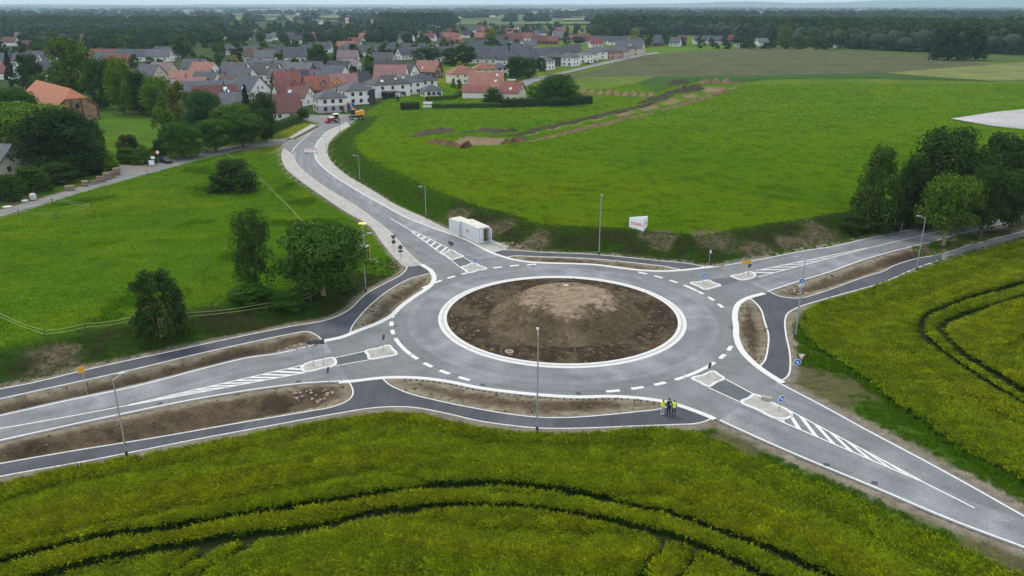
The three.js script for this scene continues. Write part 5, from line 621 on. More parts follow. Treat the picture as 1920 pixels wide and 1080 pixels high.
// ---------------------------------------------------------------- village trees and hedges
const T = (name, key, u, vb, vt, w, tint, label, group, bark) => plant(name, key, u, vb, vt, w, tint, label, group, bark);
for (const a of [
  ['park_tree', 'oval', 142, 190, 78, 92, [1.4, 1.25, 0.7], 'largest broad old tree behind the barn'], ['park_tree', 'oval2', 194, 205, 110, 56, [0.75, 0.85, 0.7], 'dark oval tree right behind the barn gable'], ['park_tree', 'oval', 235, 214, 112, 58, [1.7, 1.6, 0.7], 'tallest light-topped oval tree in the row beside the lawn'], ['park_tree', 'oval2', 268, 214, 134, 44, DK, 'slim dark oval tree third in the row beside the lawn'], ['park_tree', 'oval', 300, 218, 146, 62, [1.7, 1.65, 0.7], 'rounded bright oval tree fourth in the row beside the lawn'], ['park_tree', 'round2', 338, 228, 154, 60, BR, 'olive brown flowering tree at the right end of the tree row'],
  ['spruce_tree', 'conifer', 24, 165, 98, 36, DK, 'dark spruce at the left edge above the barn'], ['park_tree', 'oval2', 62, 170, 101, 48, DK, 'dark tree between the spruce and the largest old tree'], ['park_tree', 'round', 72, 175, 138, 36, [0.9, 1.1, 0.7], 'small tree just behind the barn roof'], ['park_tree', 'round2', 110, 165, 120, 40, DK, 'dark tree behind the middle of the barn roof'],
  ['garden_tree', 'nearRound', 386, 250, 172, 86, BL, 'bluish green broad tree below the wine-red roof'], ['garden_tree', 'nearRound2', 446, 262, 196, 88, [1.3, 1.3, 0.8], 'light green billowing tree left of the big red roof'], ['garden_tree', 'nearColumn', 496, 252, 176, 56, DK, 'dark dense upright tree in front of the big red roof'], ['garden_conifer', 'conifer', 463, 212, 160, 30, DK, 'pointed dark conifer in front of the white-gabled slate house'], ['garden_conifer', 'conifer', 531, 212, 186, 18, [1.3, 1.3, 0.9], 'small pointed conifer at the corner of the big red roof'],
  ['garden_tree', 'nearRound', 345, 296, 230, 78, [0.85, 1.05, 0.7], 'dense green tree above the parked black car'], ['garden_tree', 'nearRound2', 405, 284, 226, 90, [0.95, 1.1, 0.7], 'broad green tree on the bank above the lane'], ['garden_tree', 'nearRound2', 456, 275, 214, 90, [0.9, 1.0, 0.7], 'dark green tree on the bank near the lane bend'], ['garden_tree', 'nearColumn', 500, 265, 205, 50, DK, 'narrow dark tree on the bank close to the junction'], ['garden_tree', 'round', 318, 290, 200, 46, [1.5, 1.35, 0.9], 'thin pale tree with open crown beside the lawn'],
  ['garden_tree', 'nearLime', 569, 228, 204, 24, [0.8, 1.0, 0.7], 'small round street tree beside the white and grey house'],
  ['evergreen_tree', 'nearRound', 122, 322, 208, 172, [0.40, 0.48, 0.5], 'huge dark spreading evergreen beside the lane'], ['broad_shrub', 'nearRound2', 62, 290, 196, 165, [1.6, 1.6, 0.7], 'bright green billowing tree behind the dark evergreen'], ['park_tree', 'nearRound', 38, 250, 168, 110, [0.7, 0.85, 0.6], 'dark green dome left of the barn'], ['garden_shrub', 'nearBush', 178, 318, 262, 74, [0.9, 1.1, 0.6], 'green shrub right of the dark evergreen'], ['garden_shrub', 'nearBush2', 205, 322, 288, 40, [1.7, 1.7, 0.6], 'yellow-green shrub at the driveway corner'], ['garden_shrub', 'nearBush', 178, 268, 228, 42, [0.9, 1.1, 0.7], 'shrub on the lawn edge right of the evergreen'],
  ['garden_shrub', 'nearBush', 244, 290, 253, 46, PU, 'purple-leaved bush beside the driveway'], ['garden_shrub', 'nearBush2', 240, 304, 276, 46, [1.2, 1.25, 0.9], 'pale blossoming shrub at the driveway mouth'], ['garden_shrub', 'nearBush2', 272, 306, 274, 50, [1.4, 1.35, 0.6], 'yellow-green shrub beside the white sign board'], ['garden_shrub', 'nearBush', 300, 298, 262, 34, DK, 'small dark shrub behind the parked black car'],
  ['lane_shrub', 'nearBush', 20, 374, 328, 64, [0.7, 0.8, 0.5], 'bramble shrub at the left end of the lane'], ['lane_shrub', 'nearBush2', 62, 358, 312, 76, [0.8, 0.9, 0.5], 'dense shrub by the white sacks'], ['lane_shrub', 'nearBush', 112, 341, 305, 80, DK, 'dark shrub bank behind the stone pallets, left'], ['lane_shrub', 'nearBush2', 165, 326, 290, 74, DK, 'dark shrub bank behind the stone pallets, right'], ['lane_shrub', 'nearBush', 206, 318, 300, 30, [0.9, 1.1, 0.6], 'small shrub at the driveway end of the pallets'],
  ['garden_tree', 'round2', 600, 122, 84, 50, DK, 'big dark tree in the gap of the grey-roofed rows'], ['garden_tree', 'round2', 640, 116, 95, 40, DK, 'dark round tree right behind the blue-grey roof'], ['garden_tree', 'round', 800, 118, 88, 60, [0.75, 0.85, 0.7], 'dark tree clump above the salmon brick house'], ['garden_tree', 'round2', 850, 122, 90, 62, DK, 'large dark tree left of the yellow shrub'], ['garden_tree', 'round', 876, 122, 84, 46, DK, 'tall dark tree behind the red pyramid roof'], ['garden_tree', 'oval2', 966, 148, 106, 40, DK, 'dark tree left of the field street row'], ['garden_tree', 'oval2', 990, 146, 108, 34, [0.8, 0.9, 0.7], 'tree beside the first white field street house'], ['garden_tree', 'oval', 1013, 134, 109, 24, DK, 'trimmed dark oval tree before the first field street house'], ['garden_shrub', 'bush', 862, 124, 115, 16, GD, 'bright yellow shrub behind the red pyramid roof'], ['garden_tree', 'cone', 440, 116, 103, 18, GD, 'golden yellow tree among the grey roofs'],
  ['lime_tree', 'oval', 920, 84, 54, 27, YG, 'bright lime green tree in the village middle'], ['lime_tree', 'round2', 1190, 70, 53, 24, [4.2, 2.6, 0.5], 'golden green tree at the edge of the wood'], ['garden_conifer', 'cone', 1061, 84, 58, 22, DK, 'tall dark conifer right of the red roofs'], ['garden_tree', 'round', 1085, 84, 68, 30, DK, 'dark bushy tree right of the tall conifer'], ['garden_conifer', 'conifer', 1448, 88, 53, 22, DK, 'pointed conifer before the right wood'], ['garden_tree', 'oval', 1468, 90, 51, 26, [1.6, 1.4, 0.8], 'light green tree beside the pointed conifer'], ['garden_tree', 'round2', 1402, 90, 72, 30, DK, 'round dark bush tree beside the white shed'], ['garden_tree', 'oval', 1524, 90, 55, 30, [1.1, 1.1, 0.7], 'green tree at the edge of the wood by the long field'], ['garden_tree', 'round2', 1333, 86, 71, 16, DK, 'small dark tree before the far slate row'],
  ['field_oak', 'round2', 1778, 113, 53, 66, [0.36, 0.40, 0.42], 'left of the two dark oaks in the field before the wood'], ['field_oak', 'round2', 1818, 113, 54, 60, [0.36, 0.40, 0.42], 'right of the two dark oaks in the field before the wood'],
  ['garden_tree', 'nearRound', 1046, 196, 141, 92, [0.85, 1.0, 0.7], 'broad tree standing over the right end of the long hedge'], ['garden_tree', 'round', 1012, 196, 158, 50, [0.9, 1.0, 0.7], 'smaller tree in the middle of the long hedge'], ['garden_shrub', 'nearBush', 924, 192, 166, 38, [0.7, 0.9, 0.7], 'bluish bush in front of the farmhouse garage'], ['garden_tree', 'nearLime', 966, 186, 166, 20, [0.9, 1.1, 0.7], 'small round tree before the cream wing'], ['garden_conifer', 'cone', 850, 166, 147, 14, DK, 'small dark tree left of the cream house wall'], ['garden_conifer', 'cone', 862, 168, 148, 14, DK, 'small dark tree right by the cream house wall'], ['garden_conifer', 'cone', 746, 192, 178, 8, DK, 'tiny cypress before the long white house'],
]) T(...a);
// scattered garden trees: [where, u0, u1, v0, v1, count, metres low, metres high]
const taken = new Set(), by = (form, tint, p, where) => { const near3 = homes.filter((h) => h[3]).map((h) => [Math.hypot(h[0] - p[0], h[1] - p[1]), h[3]]).sort((a, b) => a[0] - b[0]).slice(0, 3), tone = tint[0] > 1 ? 'light' : tint === MD ? 'green' : 'dark';
  for (const [d, l] of near3) { const s = `${form} ${tone} tree by ${l}`; if (d < 45 && s.split(' ').length <= 16 && !taken.has(s) && !l.includes('small house')) { taken.add(s); return s; } } return `${form} ${tone} green garden tree ${where}`; };
for (const [where, u0, u1, v0, v1, n, h0, h1] of [['between the grey-roofed rows of the village middle', 430, 1000, 90, 114, 64, 6, 12], ['in the left part of the village behind the park trees', 0, 420, 70, 110, 84, 9, 17], ['in the gardens of the older houses', 250, 700, 118, 150, 34, 4, 9], ['along the last houses before the right wood', 1200, 1560, 74, 90, 44, 5, 12]]) { let k = 0, g = 0; while (k < n && g++ < 4000) { const u = rr(u0, u1), v = rr(v0, v1), p = at(u, v); if (homes.some((h) => Math.hypot(h[0] - p[0], h[1] - p[1]) < h[2] + 2.5) || homes.some((h) => h[1] < p[1] && h[1] > p[1] - 14 && Math.abs(h[0] - p[0]) < 6 && R() < 0.8)) continue; if (p[0] > 60 && p[1] > -560) continue; const h = rr(h0, h1), far = p[1] < -560, form = ['round', 'broad', 'low', 'tall'][k % 4], key = far ? ['far', 'far2', 'farBush', 'far'][k % 4] : ['round', 'round2', 'bush', 'oval2'][k % 4], K = kinds[key], tint = [DK, DK, MD, [1.25, 1.2, 0.8], [0.8, 0.9, 0.9]][Math.floor(R() * 5)], w = h * rr(0.75, 1.15), o = thing('garden_tree', by(form, tint, p, where), 'tree', [p[0], -0.1, p[1]], rr(0, 6.28), 'garden trees ' + where); for (const m of [mesh('trunk', K.trunk, barkMat, o), mesh('crown', K.crown, tinted(tint), o)]) m.scale.set(w, h, w); k++; } }
function hedge(P, w, h, tint, label, y = 0) { const L = resample(pts(P), 24), n = Math.round(length(L) * 55), q = []; const len = length(L), F = (s) => { const t = s * (L.length - 1), i = Math.min(L.length - 2, Math.floor(t)), f = t - i; return [mix(L[i][0], L[i + 1][0], f), mix(L[i][1], L[i + 1][1], f), (L[i + 1][0] - L[i][0]), (L[i + 1][1] - L[i][1])]; };
  const c = F(0.5); for (let i = 0; i < n; i++) { const [x, z, dx, dz] = F(R()), l = Math.hypot(dx, dz), nx = -dz / l, nz = dx / l, a = rr(0, 1), j = rr(-0.08, 0.08); if (a < 0.4) { const t = rr(-0.5, 0.5) * w; q.push([x + nx * t - c[0], h + j + 0.12 * fbm(x, z), z + nz * t - c[1], 0, 1, 0]); } else { const s = a < 0.85 ? 1 : -1; q.push([x + nx * s * (w / 2 + j) - c[0], rr(0.05, h), z + nz * s * (w / 2 + j) - c[1], nx * s, 0.2, nz * s]); } }
  const o = thing('hedge', label, 'hedge', [c[0], H(c[0], c[1]), c[1]]); const core = kerb(L.map((p) => [p[0] - c[0], p[1] - c[1]]), w * 0.86, h - 0.1, 0); mesh('dark_core', core, std({ color: lin(0.018, 0.03, 0.010), roughness: 1 }), o); mesh('foliage', leaves(q, 0.42, [0.055, 0.105, 0.018], 0.8, 0.1), tinted(tint), o); return o; }  // solid dark core fills the hedge behind its leaves
hedge([810, 204, 940, 202], 1.8, 1.8, [1.2, 1.3, 0.7], 'long trimmed green hedge in front of the farmhouse'); hedge([938, 202, 1108, 195], 3.6, 3.2, DK, 'tall dark hedge at the field side right of the farmhouse'); hedge([752, 206, 786, 205], 4, 2.6, DK, 'square dark hedge block beside the drive'); hedge([800, 190, 850, 186, 864, 176], 2.2, 1.8, [1.8, 1.7, 0.6], 'light green clipped hedge curving by the silver car'); hedge([505, 250, 530, 240, 560, 228], 2.6, 2.4, [1.1, 1.2, 0.6], 'hedge beside the orange worker at the village junction');
// ---------------------------------------------------------------- woods: masses of crowns
function wood(name, label, list, key = 'far', tint = DK) { const K = kinds[key], root = new THREE.InstancedMesh(K.crown, tinted(tint), list.length), core = new THREE.InstancedMesh(kinds.core, std({ color: lin(0.016, 0.030, 0.012), roughness: 1 }), list.length), g = new THREE.Group(), M = new THREE.Matrix4(), q = new THREE.Quaternion(), up = new THREE.Vector3(0, 1, 0), c = new THREE.Color(); g.name = numbered(name); g.userData = { label, category: 'wood', kind: 'stuff' }; root.name = 'crowns'; core.name = 'shade_core';  // dark ball in each crown: inner shade put into its colour
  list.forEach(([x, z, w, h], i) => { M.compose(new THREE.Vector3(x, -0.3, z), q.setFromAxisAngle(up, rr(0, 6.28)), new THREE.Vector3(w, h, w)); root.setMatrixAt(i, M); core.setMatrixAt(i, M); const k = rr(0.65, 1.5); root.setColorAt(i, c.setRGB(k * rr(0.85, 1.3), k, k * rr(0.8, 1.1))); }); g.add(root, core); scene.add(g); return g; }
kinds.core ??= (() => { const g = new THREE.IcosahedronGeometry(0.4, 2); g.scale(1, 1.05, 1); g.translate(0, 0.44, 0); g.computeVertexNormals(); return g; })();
const fill = (P, st, w0, w1, h0, h1, hide) => { const Q = pts(P), b = box4(Q), l = []; for (let x = b[0]; x < b[2]; x += st) for (let z = b[1]; z < b[3]; z += st) { const X = x + rr(-0.45, 0.45) * st, Z = z + rr(-0.45, 0.45) * st; if (inPoly(X, Z, Q)) l.push([X, Z, rr(w0, w1), rr(h0, h1) * (0.85 + 0.3 * fbm(X * 0.01, Z * 0.01))]); } return l; };
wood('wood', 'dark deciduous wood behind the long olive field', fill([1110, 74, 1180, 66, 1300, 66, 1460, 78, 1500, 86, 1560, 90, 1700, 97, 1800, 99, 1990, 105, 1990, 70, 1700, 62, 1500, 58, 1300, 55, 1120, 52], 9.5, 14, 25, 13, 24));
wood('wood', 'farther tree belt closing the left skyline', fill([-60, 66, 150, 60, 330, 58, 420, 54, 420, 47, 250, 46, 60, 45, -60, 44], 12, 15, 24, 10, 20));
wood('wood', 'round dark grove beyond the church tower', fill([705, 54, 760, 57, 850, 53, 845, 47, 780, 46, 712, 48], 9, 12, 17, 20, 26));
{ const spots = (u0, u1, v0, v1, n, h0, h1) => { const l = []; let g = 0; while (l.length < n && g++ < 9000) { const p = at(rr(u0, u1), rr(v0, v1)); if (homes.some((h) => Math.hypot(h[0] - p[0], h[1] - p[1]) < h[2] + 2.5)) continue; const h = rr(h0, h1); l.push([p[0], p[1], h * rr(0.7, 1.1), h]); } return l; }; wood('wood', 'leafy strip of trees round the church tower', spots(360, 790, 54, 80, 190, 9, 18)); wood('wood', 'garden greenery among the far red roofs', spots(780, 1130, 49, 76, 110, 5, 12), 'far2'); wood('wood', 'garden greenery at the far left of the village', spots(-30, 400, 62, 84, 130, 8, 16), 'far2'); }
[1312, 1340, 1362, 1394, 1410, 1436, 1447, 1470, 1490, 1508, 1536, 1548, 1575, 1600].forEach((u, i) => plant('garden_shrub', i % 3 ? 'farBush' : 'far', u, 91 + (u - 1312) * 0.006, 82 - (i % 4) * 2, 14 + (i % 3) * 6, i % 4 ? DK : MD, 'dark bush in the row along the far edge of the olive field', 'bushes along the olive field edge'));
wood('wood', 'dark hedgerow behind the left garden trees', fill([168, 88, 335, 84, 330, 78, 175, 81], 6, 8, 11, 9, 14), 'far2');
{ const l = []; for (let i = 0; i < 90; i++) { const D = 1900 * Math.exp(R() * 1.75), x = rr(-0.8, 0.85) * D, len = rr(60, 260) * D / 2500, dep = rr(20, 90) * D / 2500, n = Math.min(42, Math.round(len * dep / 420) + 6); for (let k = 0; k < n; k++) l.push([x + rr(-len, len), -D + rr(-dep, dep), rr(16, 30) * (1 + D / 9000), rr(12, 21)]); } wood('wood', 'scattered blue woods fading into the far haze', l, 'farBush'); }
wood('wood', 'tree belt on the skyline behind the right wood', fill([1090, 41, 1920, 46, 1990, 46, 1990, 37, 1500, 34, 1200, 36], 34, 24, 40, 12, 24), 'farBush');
{ // far houses as pale specks
  const g = bx(16, 7, 11, 0, 3.5, 0); for (let i = 0; i < 46; i++) { const D = 1700 * Math.exp(hash(i, 71) * 1.5), p = [(hash(i, 72) * 1.25 - 0.62) * D, -D], o = thing('far_building', 'tiny pale building lost in the haze below the horizon', 'building', [p[0], 0, p[1]], hash(i, 73) * 3, 'far buildings in the haze'), w = 1 + hash(i, 74) * 2.2; const a = gableGeo(14, 10, 5, 9); mesh('wall', a.wall, wallMat('white'), o).scale.x = w; mesh('roof', a.roof, roofMat(['red', 'grey', 'slate'][i % 3]), o).scale.x = w; } }
// hills on the horizon
{ const hill = (name, z, x0, x1, f, col, label) => { const n = 160, m = 10, p = [], ix = []; for (let j = 0; j <= m; j++) for (let i = 0; i <= n; i++) { const x = mix(x0, x1, i / n), t = j / m; p.push(x, -5 + f(x) * Math.sin(t * Math.PI * 0.5), z - t * 1800); if (i && j) { const k = j * (n + 1) + i; ix.push(k - n - 2, k - n - 1, k - 1, k - n - 1, k, k - 1); } } const g = new THREE.BufferGeometry(); g.setAttribute('position', new THREE.Float32BufferAttribute(p, 3)); g.setIndex(ix); g.computeVertexNormals(); tag(struct('hills', g, std({ color: lin(...col), roughness: 1, side: THREE.DoubleSide })), label, 'hills'); };
  hill('hills', -12500, -13000, 14500, (x) => 40 + 75 * sm(1500, 6500, x) * fbm(x * 0.0006, 3, 3) * 1.7 + 30 * fbm(x * 0.001, 1, 4), [0.10, 0.15, 0.09], 'pale blue hill line along the horizon');
  hill('hills', -8200, -9500, 9800, (x) => 44 * (1 - sm(1000, 3500, x)) * fbm(x * 0.0009 + 5, 7, 4) + 8, [0.06, 0.10, 0.05], 'darker wooded rise under the left horizon'); }

// ---------------------------------------------------------------- spoil heaps, rubble
function heap(name, P, w, h, cols, label, y) { const L = resample(spline(y === undefined ? onPts(P) : pts(P, y), 6), Math.max(8, Math.round(P.length * 5))), n = L.length, m = 12, p = [], c = [], uv = [], ix = [], O = L[Math.floor(n / 2)], hy = H(...O);
  for (let i = 0; i < n; i++) { const a = L[Math.max(0, i - 1)], b = L[Math.min(n - 1, i + 1)], l = dist(a, b) || 1, nx = -(b[1] - a[1]) / l, nz = (b[0] - a[0]) / l, e = Math.sin(Math.PI * clamp((i + 0.001) / (n - 1))), ends = Math.min(1, Math.pow(e, 0.45) * 1.05), g = 0.55 + 0.9 * fbm(L[i][0] * 0.5, L[i][1] * 0.5);
    for (let j = 0; j <= m; j++) { const t = j / m * 2 - 1, x = L[i][0] + nx * t * w / 2 * (0.4 + 0.6 * ends), z = L[i][1] + nz * t * w / 2 * (0.4 + 0.6 * ends), k = Math.pow(1 - Math.abs(t), 0.85), f = fbm(x * 1.5, z * 1.5); p.push(x - O[0], H(x, z) - hy - 0.06 + h * ends * g * k * (0.8 + 0.4 * f), z - O[1]); c.push(...mixc(cols[0], cols[1], sm(0.35, 0.65, f)).map((v) => v * (0.75 + 0.5 * fbm(x * 3, z * 3)))); uv.push(x, z); if (i && j) { const q = i * (m + 1) + j; ix.push(q - m - 2, q - m - 1, q - 1, q - m - 1, q, q - 1); } } }
  const g = new THREE.BufferGeometry(); g.setAttribute('position', new THREE.Float32BufferAttribute(p, 3)); g.setAttribute('color', new THREE.Float32BufferAttribute(c, 3)); g.setAttribute('uv', new THREE.Float32BufferAttribute(uv, 2)); g.setIndex(ix); g.computeVertexNormals();
  const o = mesh(name, g, heapMat); o.position.set(O[0], hy, O[1]); return tag(o, label, 'heap'); }
const heapMat = matt({ vertexColors: true, map: texCache.earth, roughness: 1, side: THREE.DoubleSide });
const TAN = [0.36, 0.25, 0.145], TAN2 = [0.26, 0.17, 0.095], TURF = [0.075, 0.105, 0.025], CLOD = [0.135, 0.110, 0.082];
heap('soil_heap', [772, 258, 800, 252, 850, 244], 5, 1.7, [CLOD, SOILB], 'grey-brown clod ridge at the upper left of the near pit'); heap('soil_heap', [895, 243, 925, 248, 975, 246], 4, 1.4, [CLOD, TURF], 'short clod ridge above the near pit'); heap('soil_heap', [800, 268, 835, 271, 868, 276], 4, 1.5, [[0.15, 0.095, 0.055], TAN2], 'brown earth ridge along the lower edge of the near pit'); heap('soil_heap', [866, 280, 872, 277, 880, 275], 3, 1.9, [[0.13, 0.08, 0.045], [0.09, 0.058, 0.035]], 'dark brown conical heap at the corner of the near pit'); heap('soil_heap', [935, 272, 965, 267, 990, 262], 3.2, 1.3, [TAN2, [0.13, 0.085, 0.05]], 'brown earth heap where the trench meets the near pit');
heap('turf_bank', [820, 258, 870, 249, 905, 247, 955, 256, 1000, 245, 1060, 232, 1130, 216, 1200, 200, 1250, 185], 3.6, 0.9, [TURF, CLOD], 'long grassy topsoil bank along the trench'); heap('soil_heap', [1195, 196, 1225, 188, 1262, 179], 5, 1.8, [CLOD, TURF], 'dark overgrown heap at the trench bend'); heap('soil_heap', [1245, 177, 1290, 171, 1318, 166], 6, 2.6, [CLOD, [0.10, 0.09, 0.055]], 'big dark heap left of the far pit'); heap('soil_heap', [1250, 161, 1270, 158, 1290, 155], 5, 2.4, [CLOD, [0.11, 0.10, 0.06]], 'farther dark heap above the far pit');
heap('sand_ridge', [985, 268, 1050, 254, 1110, 240, 1180, 223, 1230, 211], 2.6, 1.0, [TAN, TAN2], 'tan sand ridge along the lower trench side'); heap('sand_ridge', [1230, 210, 1290, 194, 1340, 178, 1392, 158], 3.2, 1.1, [TAN, TAN2], 'tan sand ridge running up to the far pit');
['leftmost of the row of pale sand cones', 'second pale sand cone from the left', 'third pale sand cone from the left', 'fourth pale sand cone from the left', 'fifth pale sand cone from the left', 'sixth pale sand cone of the row', 'seventh pale sand cone of the row', 'eighth pale sand cone of the row', 'rightmost of the row of pale sand cones'].forEach((l, i) => heap('sand_cone', [1086 + i * 16, 176 + i * 0.7, 1093 + i * 16, 176 + i * 0.7, 1100 + i * 16, 176 + i * 0.7], 5, 2.2, [TAN, [0.42, 0.31, 0.2]], l));
['left', 'middle', 'right'].forEach((l, i) => heap('sand_cone', [1312 + i * 20, 157, 1322 + i * 20, 156.5, 1332 + i * 20, 156], 6, 2.4, [TAN, TAN2], l + ' tan sand cone behind the far pit'));
const stoneG = [0, 1, 2].map((s) => { const g = new THREE.IcosahedronGeometry(0.5, 1), p = g.attributes.position; for (let i = 0; i < p.count; i++) { const k = 0.75 + 0.5 * hash(Math.round(p.getX(i) * 40) + s * 99, Math.round(p.getY(i) * 40 + p.getZ(i) * 77)); p.setXYZ(i, p.getX(i) * k, p.getY(i) * k * 0.7, p.getZ(i) * k); } g.computeVertexNormals(); return g; });
const stoneM = [[0.30, 0.22, 0.18], [0.22, 0.17, 0.145], [0.34, 0.27, 0.22]].map((c) => std({ color: lin(...c), roughness: 0.95 }));
function stones(u, v, n, rx, rz, label, s0 = 0.18, s1 = 0.42) { const p = on(u, v), o = thing('stone_pile', label, 'stones', [p[0], H(...p), p[1]]); for (let i = 0; i < n; i++) { const x = rr(-rx, rx), z = rr(-rz, rz), s = rr(s0, s1), m = mesh('stone', stoneG[i % 3], stoneM[Math.floor(R() * 3)], o); m.position.set(x, H(p[0] + x, p[1] + z) - H(...p) + s * 0.2, z); m.scale.setScalar(s); m.rotation.y = rr(0, 6); } }
stones(556, 650, 26, 2.2, 0.9, 'scatter of reddish quarry stones in the upper left ditch'); stones(584, 751, 26, 2.3, 0.8, 'scatter of reddish quarry stones in the lower left ditch'); stones(1494, 549, 24, 1.6, 0.7, 'scatter of pale quarry stones at the ditch end by the signed lamp'); stones(1334, 498, 18, 1.9, 0.6, 'small pale stones round the foot of the sign post', 0.15, 0.4); stones(948, 463, 22, 3, 0.8, 'rubble on the bank foot behind the containers', 0.2, 0.45); stones(950, 458, 8, 1.2, 0.5, 'grey paving blocks stacked in front of the open container', 0.3, 0.5);
{ const p = at(1062, 536, 2.9), m = mesh('boulder', stoneG[0], std({ color: lin(0.55, 0.5, 0.44), roughness: 0.95 })); m.position.set(p[0], 2.9, p[1]); m.scale.set(0.9, 0.5, 0.7); tag(m, 'pale boulder on top of the soil mound', 'boulder'); const q = at(955, 662), r = tag(mesh('manhole_cover', new THREE.TorusGeometry(0.42, 0.12, 8, 24).rotateX(Math.PI / 2), std({ color: lin(0.34, 0.24, 0.18) })), 'round concrete manhole ring in the island soil', 'manhole'); r.position.set(q[0], 0.18, q[1]); mesh('lid', cyl(0.4, 0.4, 0.05, 0, 0, 0, 20), std({ color: lin(0.12, 0.1, 0.09) }), r); const s = at(1437, 752), b = tag(mesh('stone_block', bx(1.0, 0.36, 0.5, 0, 0.18, 0, -0.5), std({ color: lin(0.42, 0.4, 0.34), map: texCache.concrete })), 'grey-beige block lying on the near right traffic island', 'block'); b.position.set(s[0], 0.12, s[1]); }

// ---------------------------------------------------------------- lamps, signs
const galv = std({ color: lin(0.40, 0.43, 0.45), roughness: 0.45, metalness: 0.55 }), black = std({ color: lin(0.02, 0.02, 0.022), roughness: 0.6 }), signBack = std({ color: lin(0.085, 0.09, 0.10), roughness: 0.5, metalness: 0.3 }), signBlue = std({ color: lin(0.012, 0.13, 0.50), roughness: 0.4 }), signWhite = std({ color: lin(0.82, 0.82, 0.82), roughness: 0.4 }), signYellow = std({ color: lin(0.62, 0.31, 0.01), roughness: 0.4 }), signRed = std({ color: lin(0.6, 0.03, 0.03), roughness: 0.4 });
function lamp(u, v, vt, turn, label, y0, fl = false) { const p = on(u, v), b = H(...p), h = Math.min(12, tall(p, vt) - b), o = thing('street_lamp', label, 'street lamp', [p[0], b, p[1]], turn); mesh('pole', merged([cyl(0.085, 0.055, h, 0, 0, 0, 12), bar([0, h - 0.05, 0], [0.75, h + 0.08, 0], 0.035, 0.03, 8)]), galv, o); mesh('base_sleeve', cyl(0.12, 0.11, 0.5, 0, 0, 0, 12), black, o); const hd = mesh('lamp_head', merged([bx(0.62, 0.09, 0.26, 1.0, h + 0.12, 0), bx(0.3, 0.05, 0.2, 0.85, h + 0.19, 0)]), galv, o); mesh('lens', bx(0.42, 0.03, 0.2, 1.05, h + 0.065, 0), signWhite, hd); mesh('service_door', bx(0.07, 0.35, 0.02, 0, 1.2, 0.08), signBack, o); return o; }
lamp(1007, 808, 627, 1.6, 'tall street lamp in front of the roundabout by the near path'); lamp(238, 855, 712, 1.2, 'street lamp at lower left between path and barley'); lamp(1718, 506, 408, 2.6, 'street lamp by the right path near the bright green tree'); lamp(1491, 634, 486, 2.8, 'street lamp beside the bend of the right path'); lamp(1123, 478, 365, 4.7, 'street lamp at the foot of the bank left of the banner'); lamp(686, 548, 440, 0.3, 'street lamp beside the yellow site mast'); lamp(799, 408, 350, 3.6, 'street lamp at the foot of the village road bank'); lamp(675, 340, 292, 3.6, 'farther street lamp halfway up the village road'); lamp(613, 287, 256, 3.8, 'street lamp at the inner bend of the village road'); lamp(637, 250, 224, 3.8, 'farthest street lamp near the street end');
const disc = (r, t = 0.03) => new THREE.CylinderGeometry(r, r, t, 24).rotateX(Math.PI / 2);
const triG = (s) => { const g = new THREE.ExtrudeGeometry(new THREE.Shape([new THREE.Vector2(-s / 2, s * 0.29), new THREE.Vector2(0, -s * 0.58), new THREE.Vector2(s / 2, s * 0.29)]), { depth: 0.03, bevelEnabled: false }); return g; };
const arrowG = (() => { const s = new THREE.Shape([[-0.05, -0.18], [0.05, -0.18], [0.05, 0.03], [0.13, 0.03], [0, 0.2], [-0.13, 0.03], [-0.05, 0.03]].map(([x, y]) => new THREE.Vector2(x, y))); return new THREE.ShapeGeometry(s).translate(0, 0, 0.03); })();
function post(u, v, h, turn, label, cat, build, name = 'road_sign', y) { const p = on(u, v), o = thing(name, label, cat, [p[0], y ?? H(...p), p[1]], turn); mesh('post', cyl(0.035, 0.035, h, 0, 0, 0, 8), galv, o); build(o, h); return o; }
const blueArrow = (o, y, rot = -2.3) => { const d = mesh('sign_panel', disc(0.36), signBlue, o); d.position.set(0, y, 0.06); mesh('rim', new THREE.TorusGeometry(0.35, 0.025, 6, 24), signWhite, d); const a = mesh('arrow', arrowG, signWhite, d); a.rotation.z = rot; };
post(891, 505, 1.3, -0.2, 'blue round arrow sign on the village arm island', 'road sign', (o, h) => blueArrow(o, h), undefined, 0.12);
post(1318, 534, 1.3, 0.1, 'blue round arrow sign on the right arm island mouth', 'road sign', (o, h) => blueArrow(o, h), undefined, 0.12);
post(1461, 773, 1.4, 0.5, 'blue round arrow sign on the near right island end', 'road sign', (o, h) => blueArrow(o, h), undefined, 0.12);
post(1490, 716, 2.7, -0.2, 'blue round path sign at the end of the right cycle path', 'road sign', (o, h) => { blueArrow(o, h - 0.35); const t = mesh('give_way_panel', triG(0.7), signWhite, o); t.position.set(0.35, h + 0.4, 0); const e = mesh('border', new THREE.TorusGeometry(0.3, 0.03, 4, 3).rotateZ(-Math.PI / 2), signRed, t); e.position.set(0, 0.02, 0.04); });
post(1497, 578, 3.9, -0.1, 'blue cycle path sign on a pole beside the signed lamp', 'road sign', (o, h) => { blueArrow(o, h, 0); const m = mesh('sub_panel', bx(0.6, 0.4, 0.03, 0, h - 0.65, 0.06), signWhite, o); mesh('pictogram', bx(0.3, 0.08, 0.02, 0, h - 0.65, 0.08), black, m); });
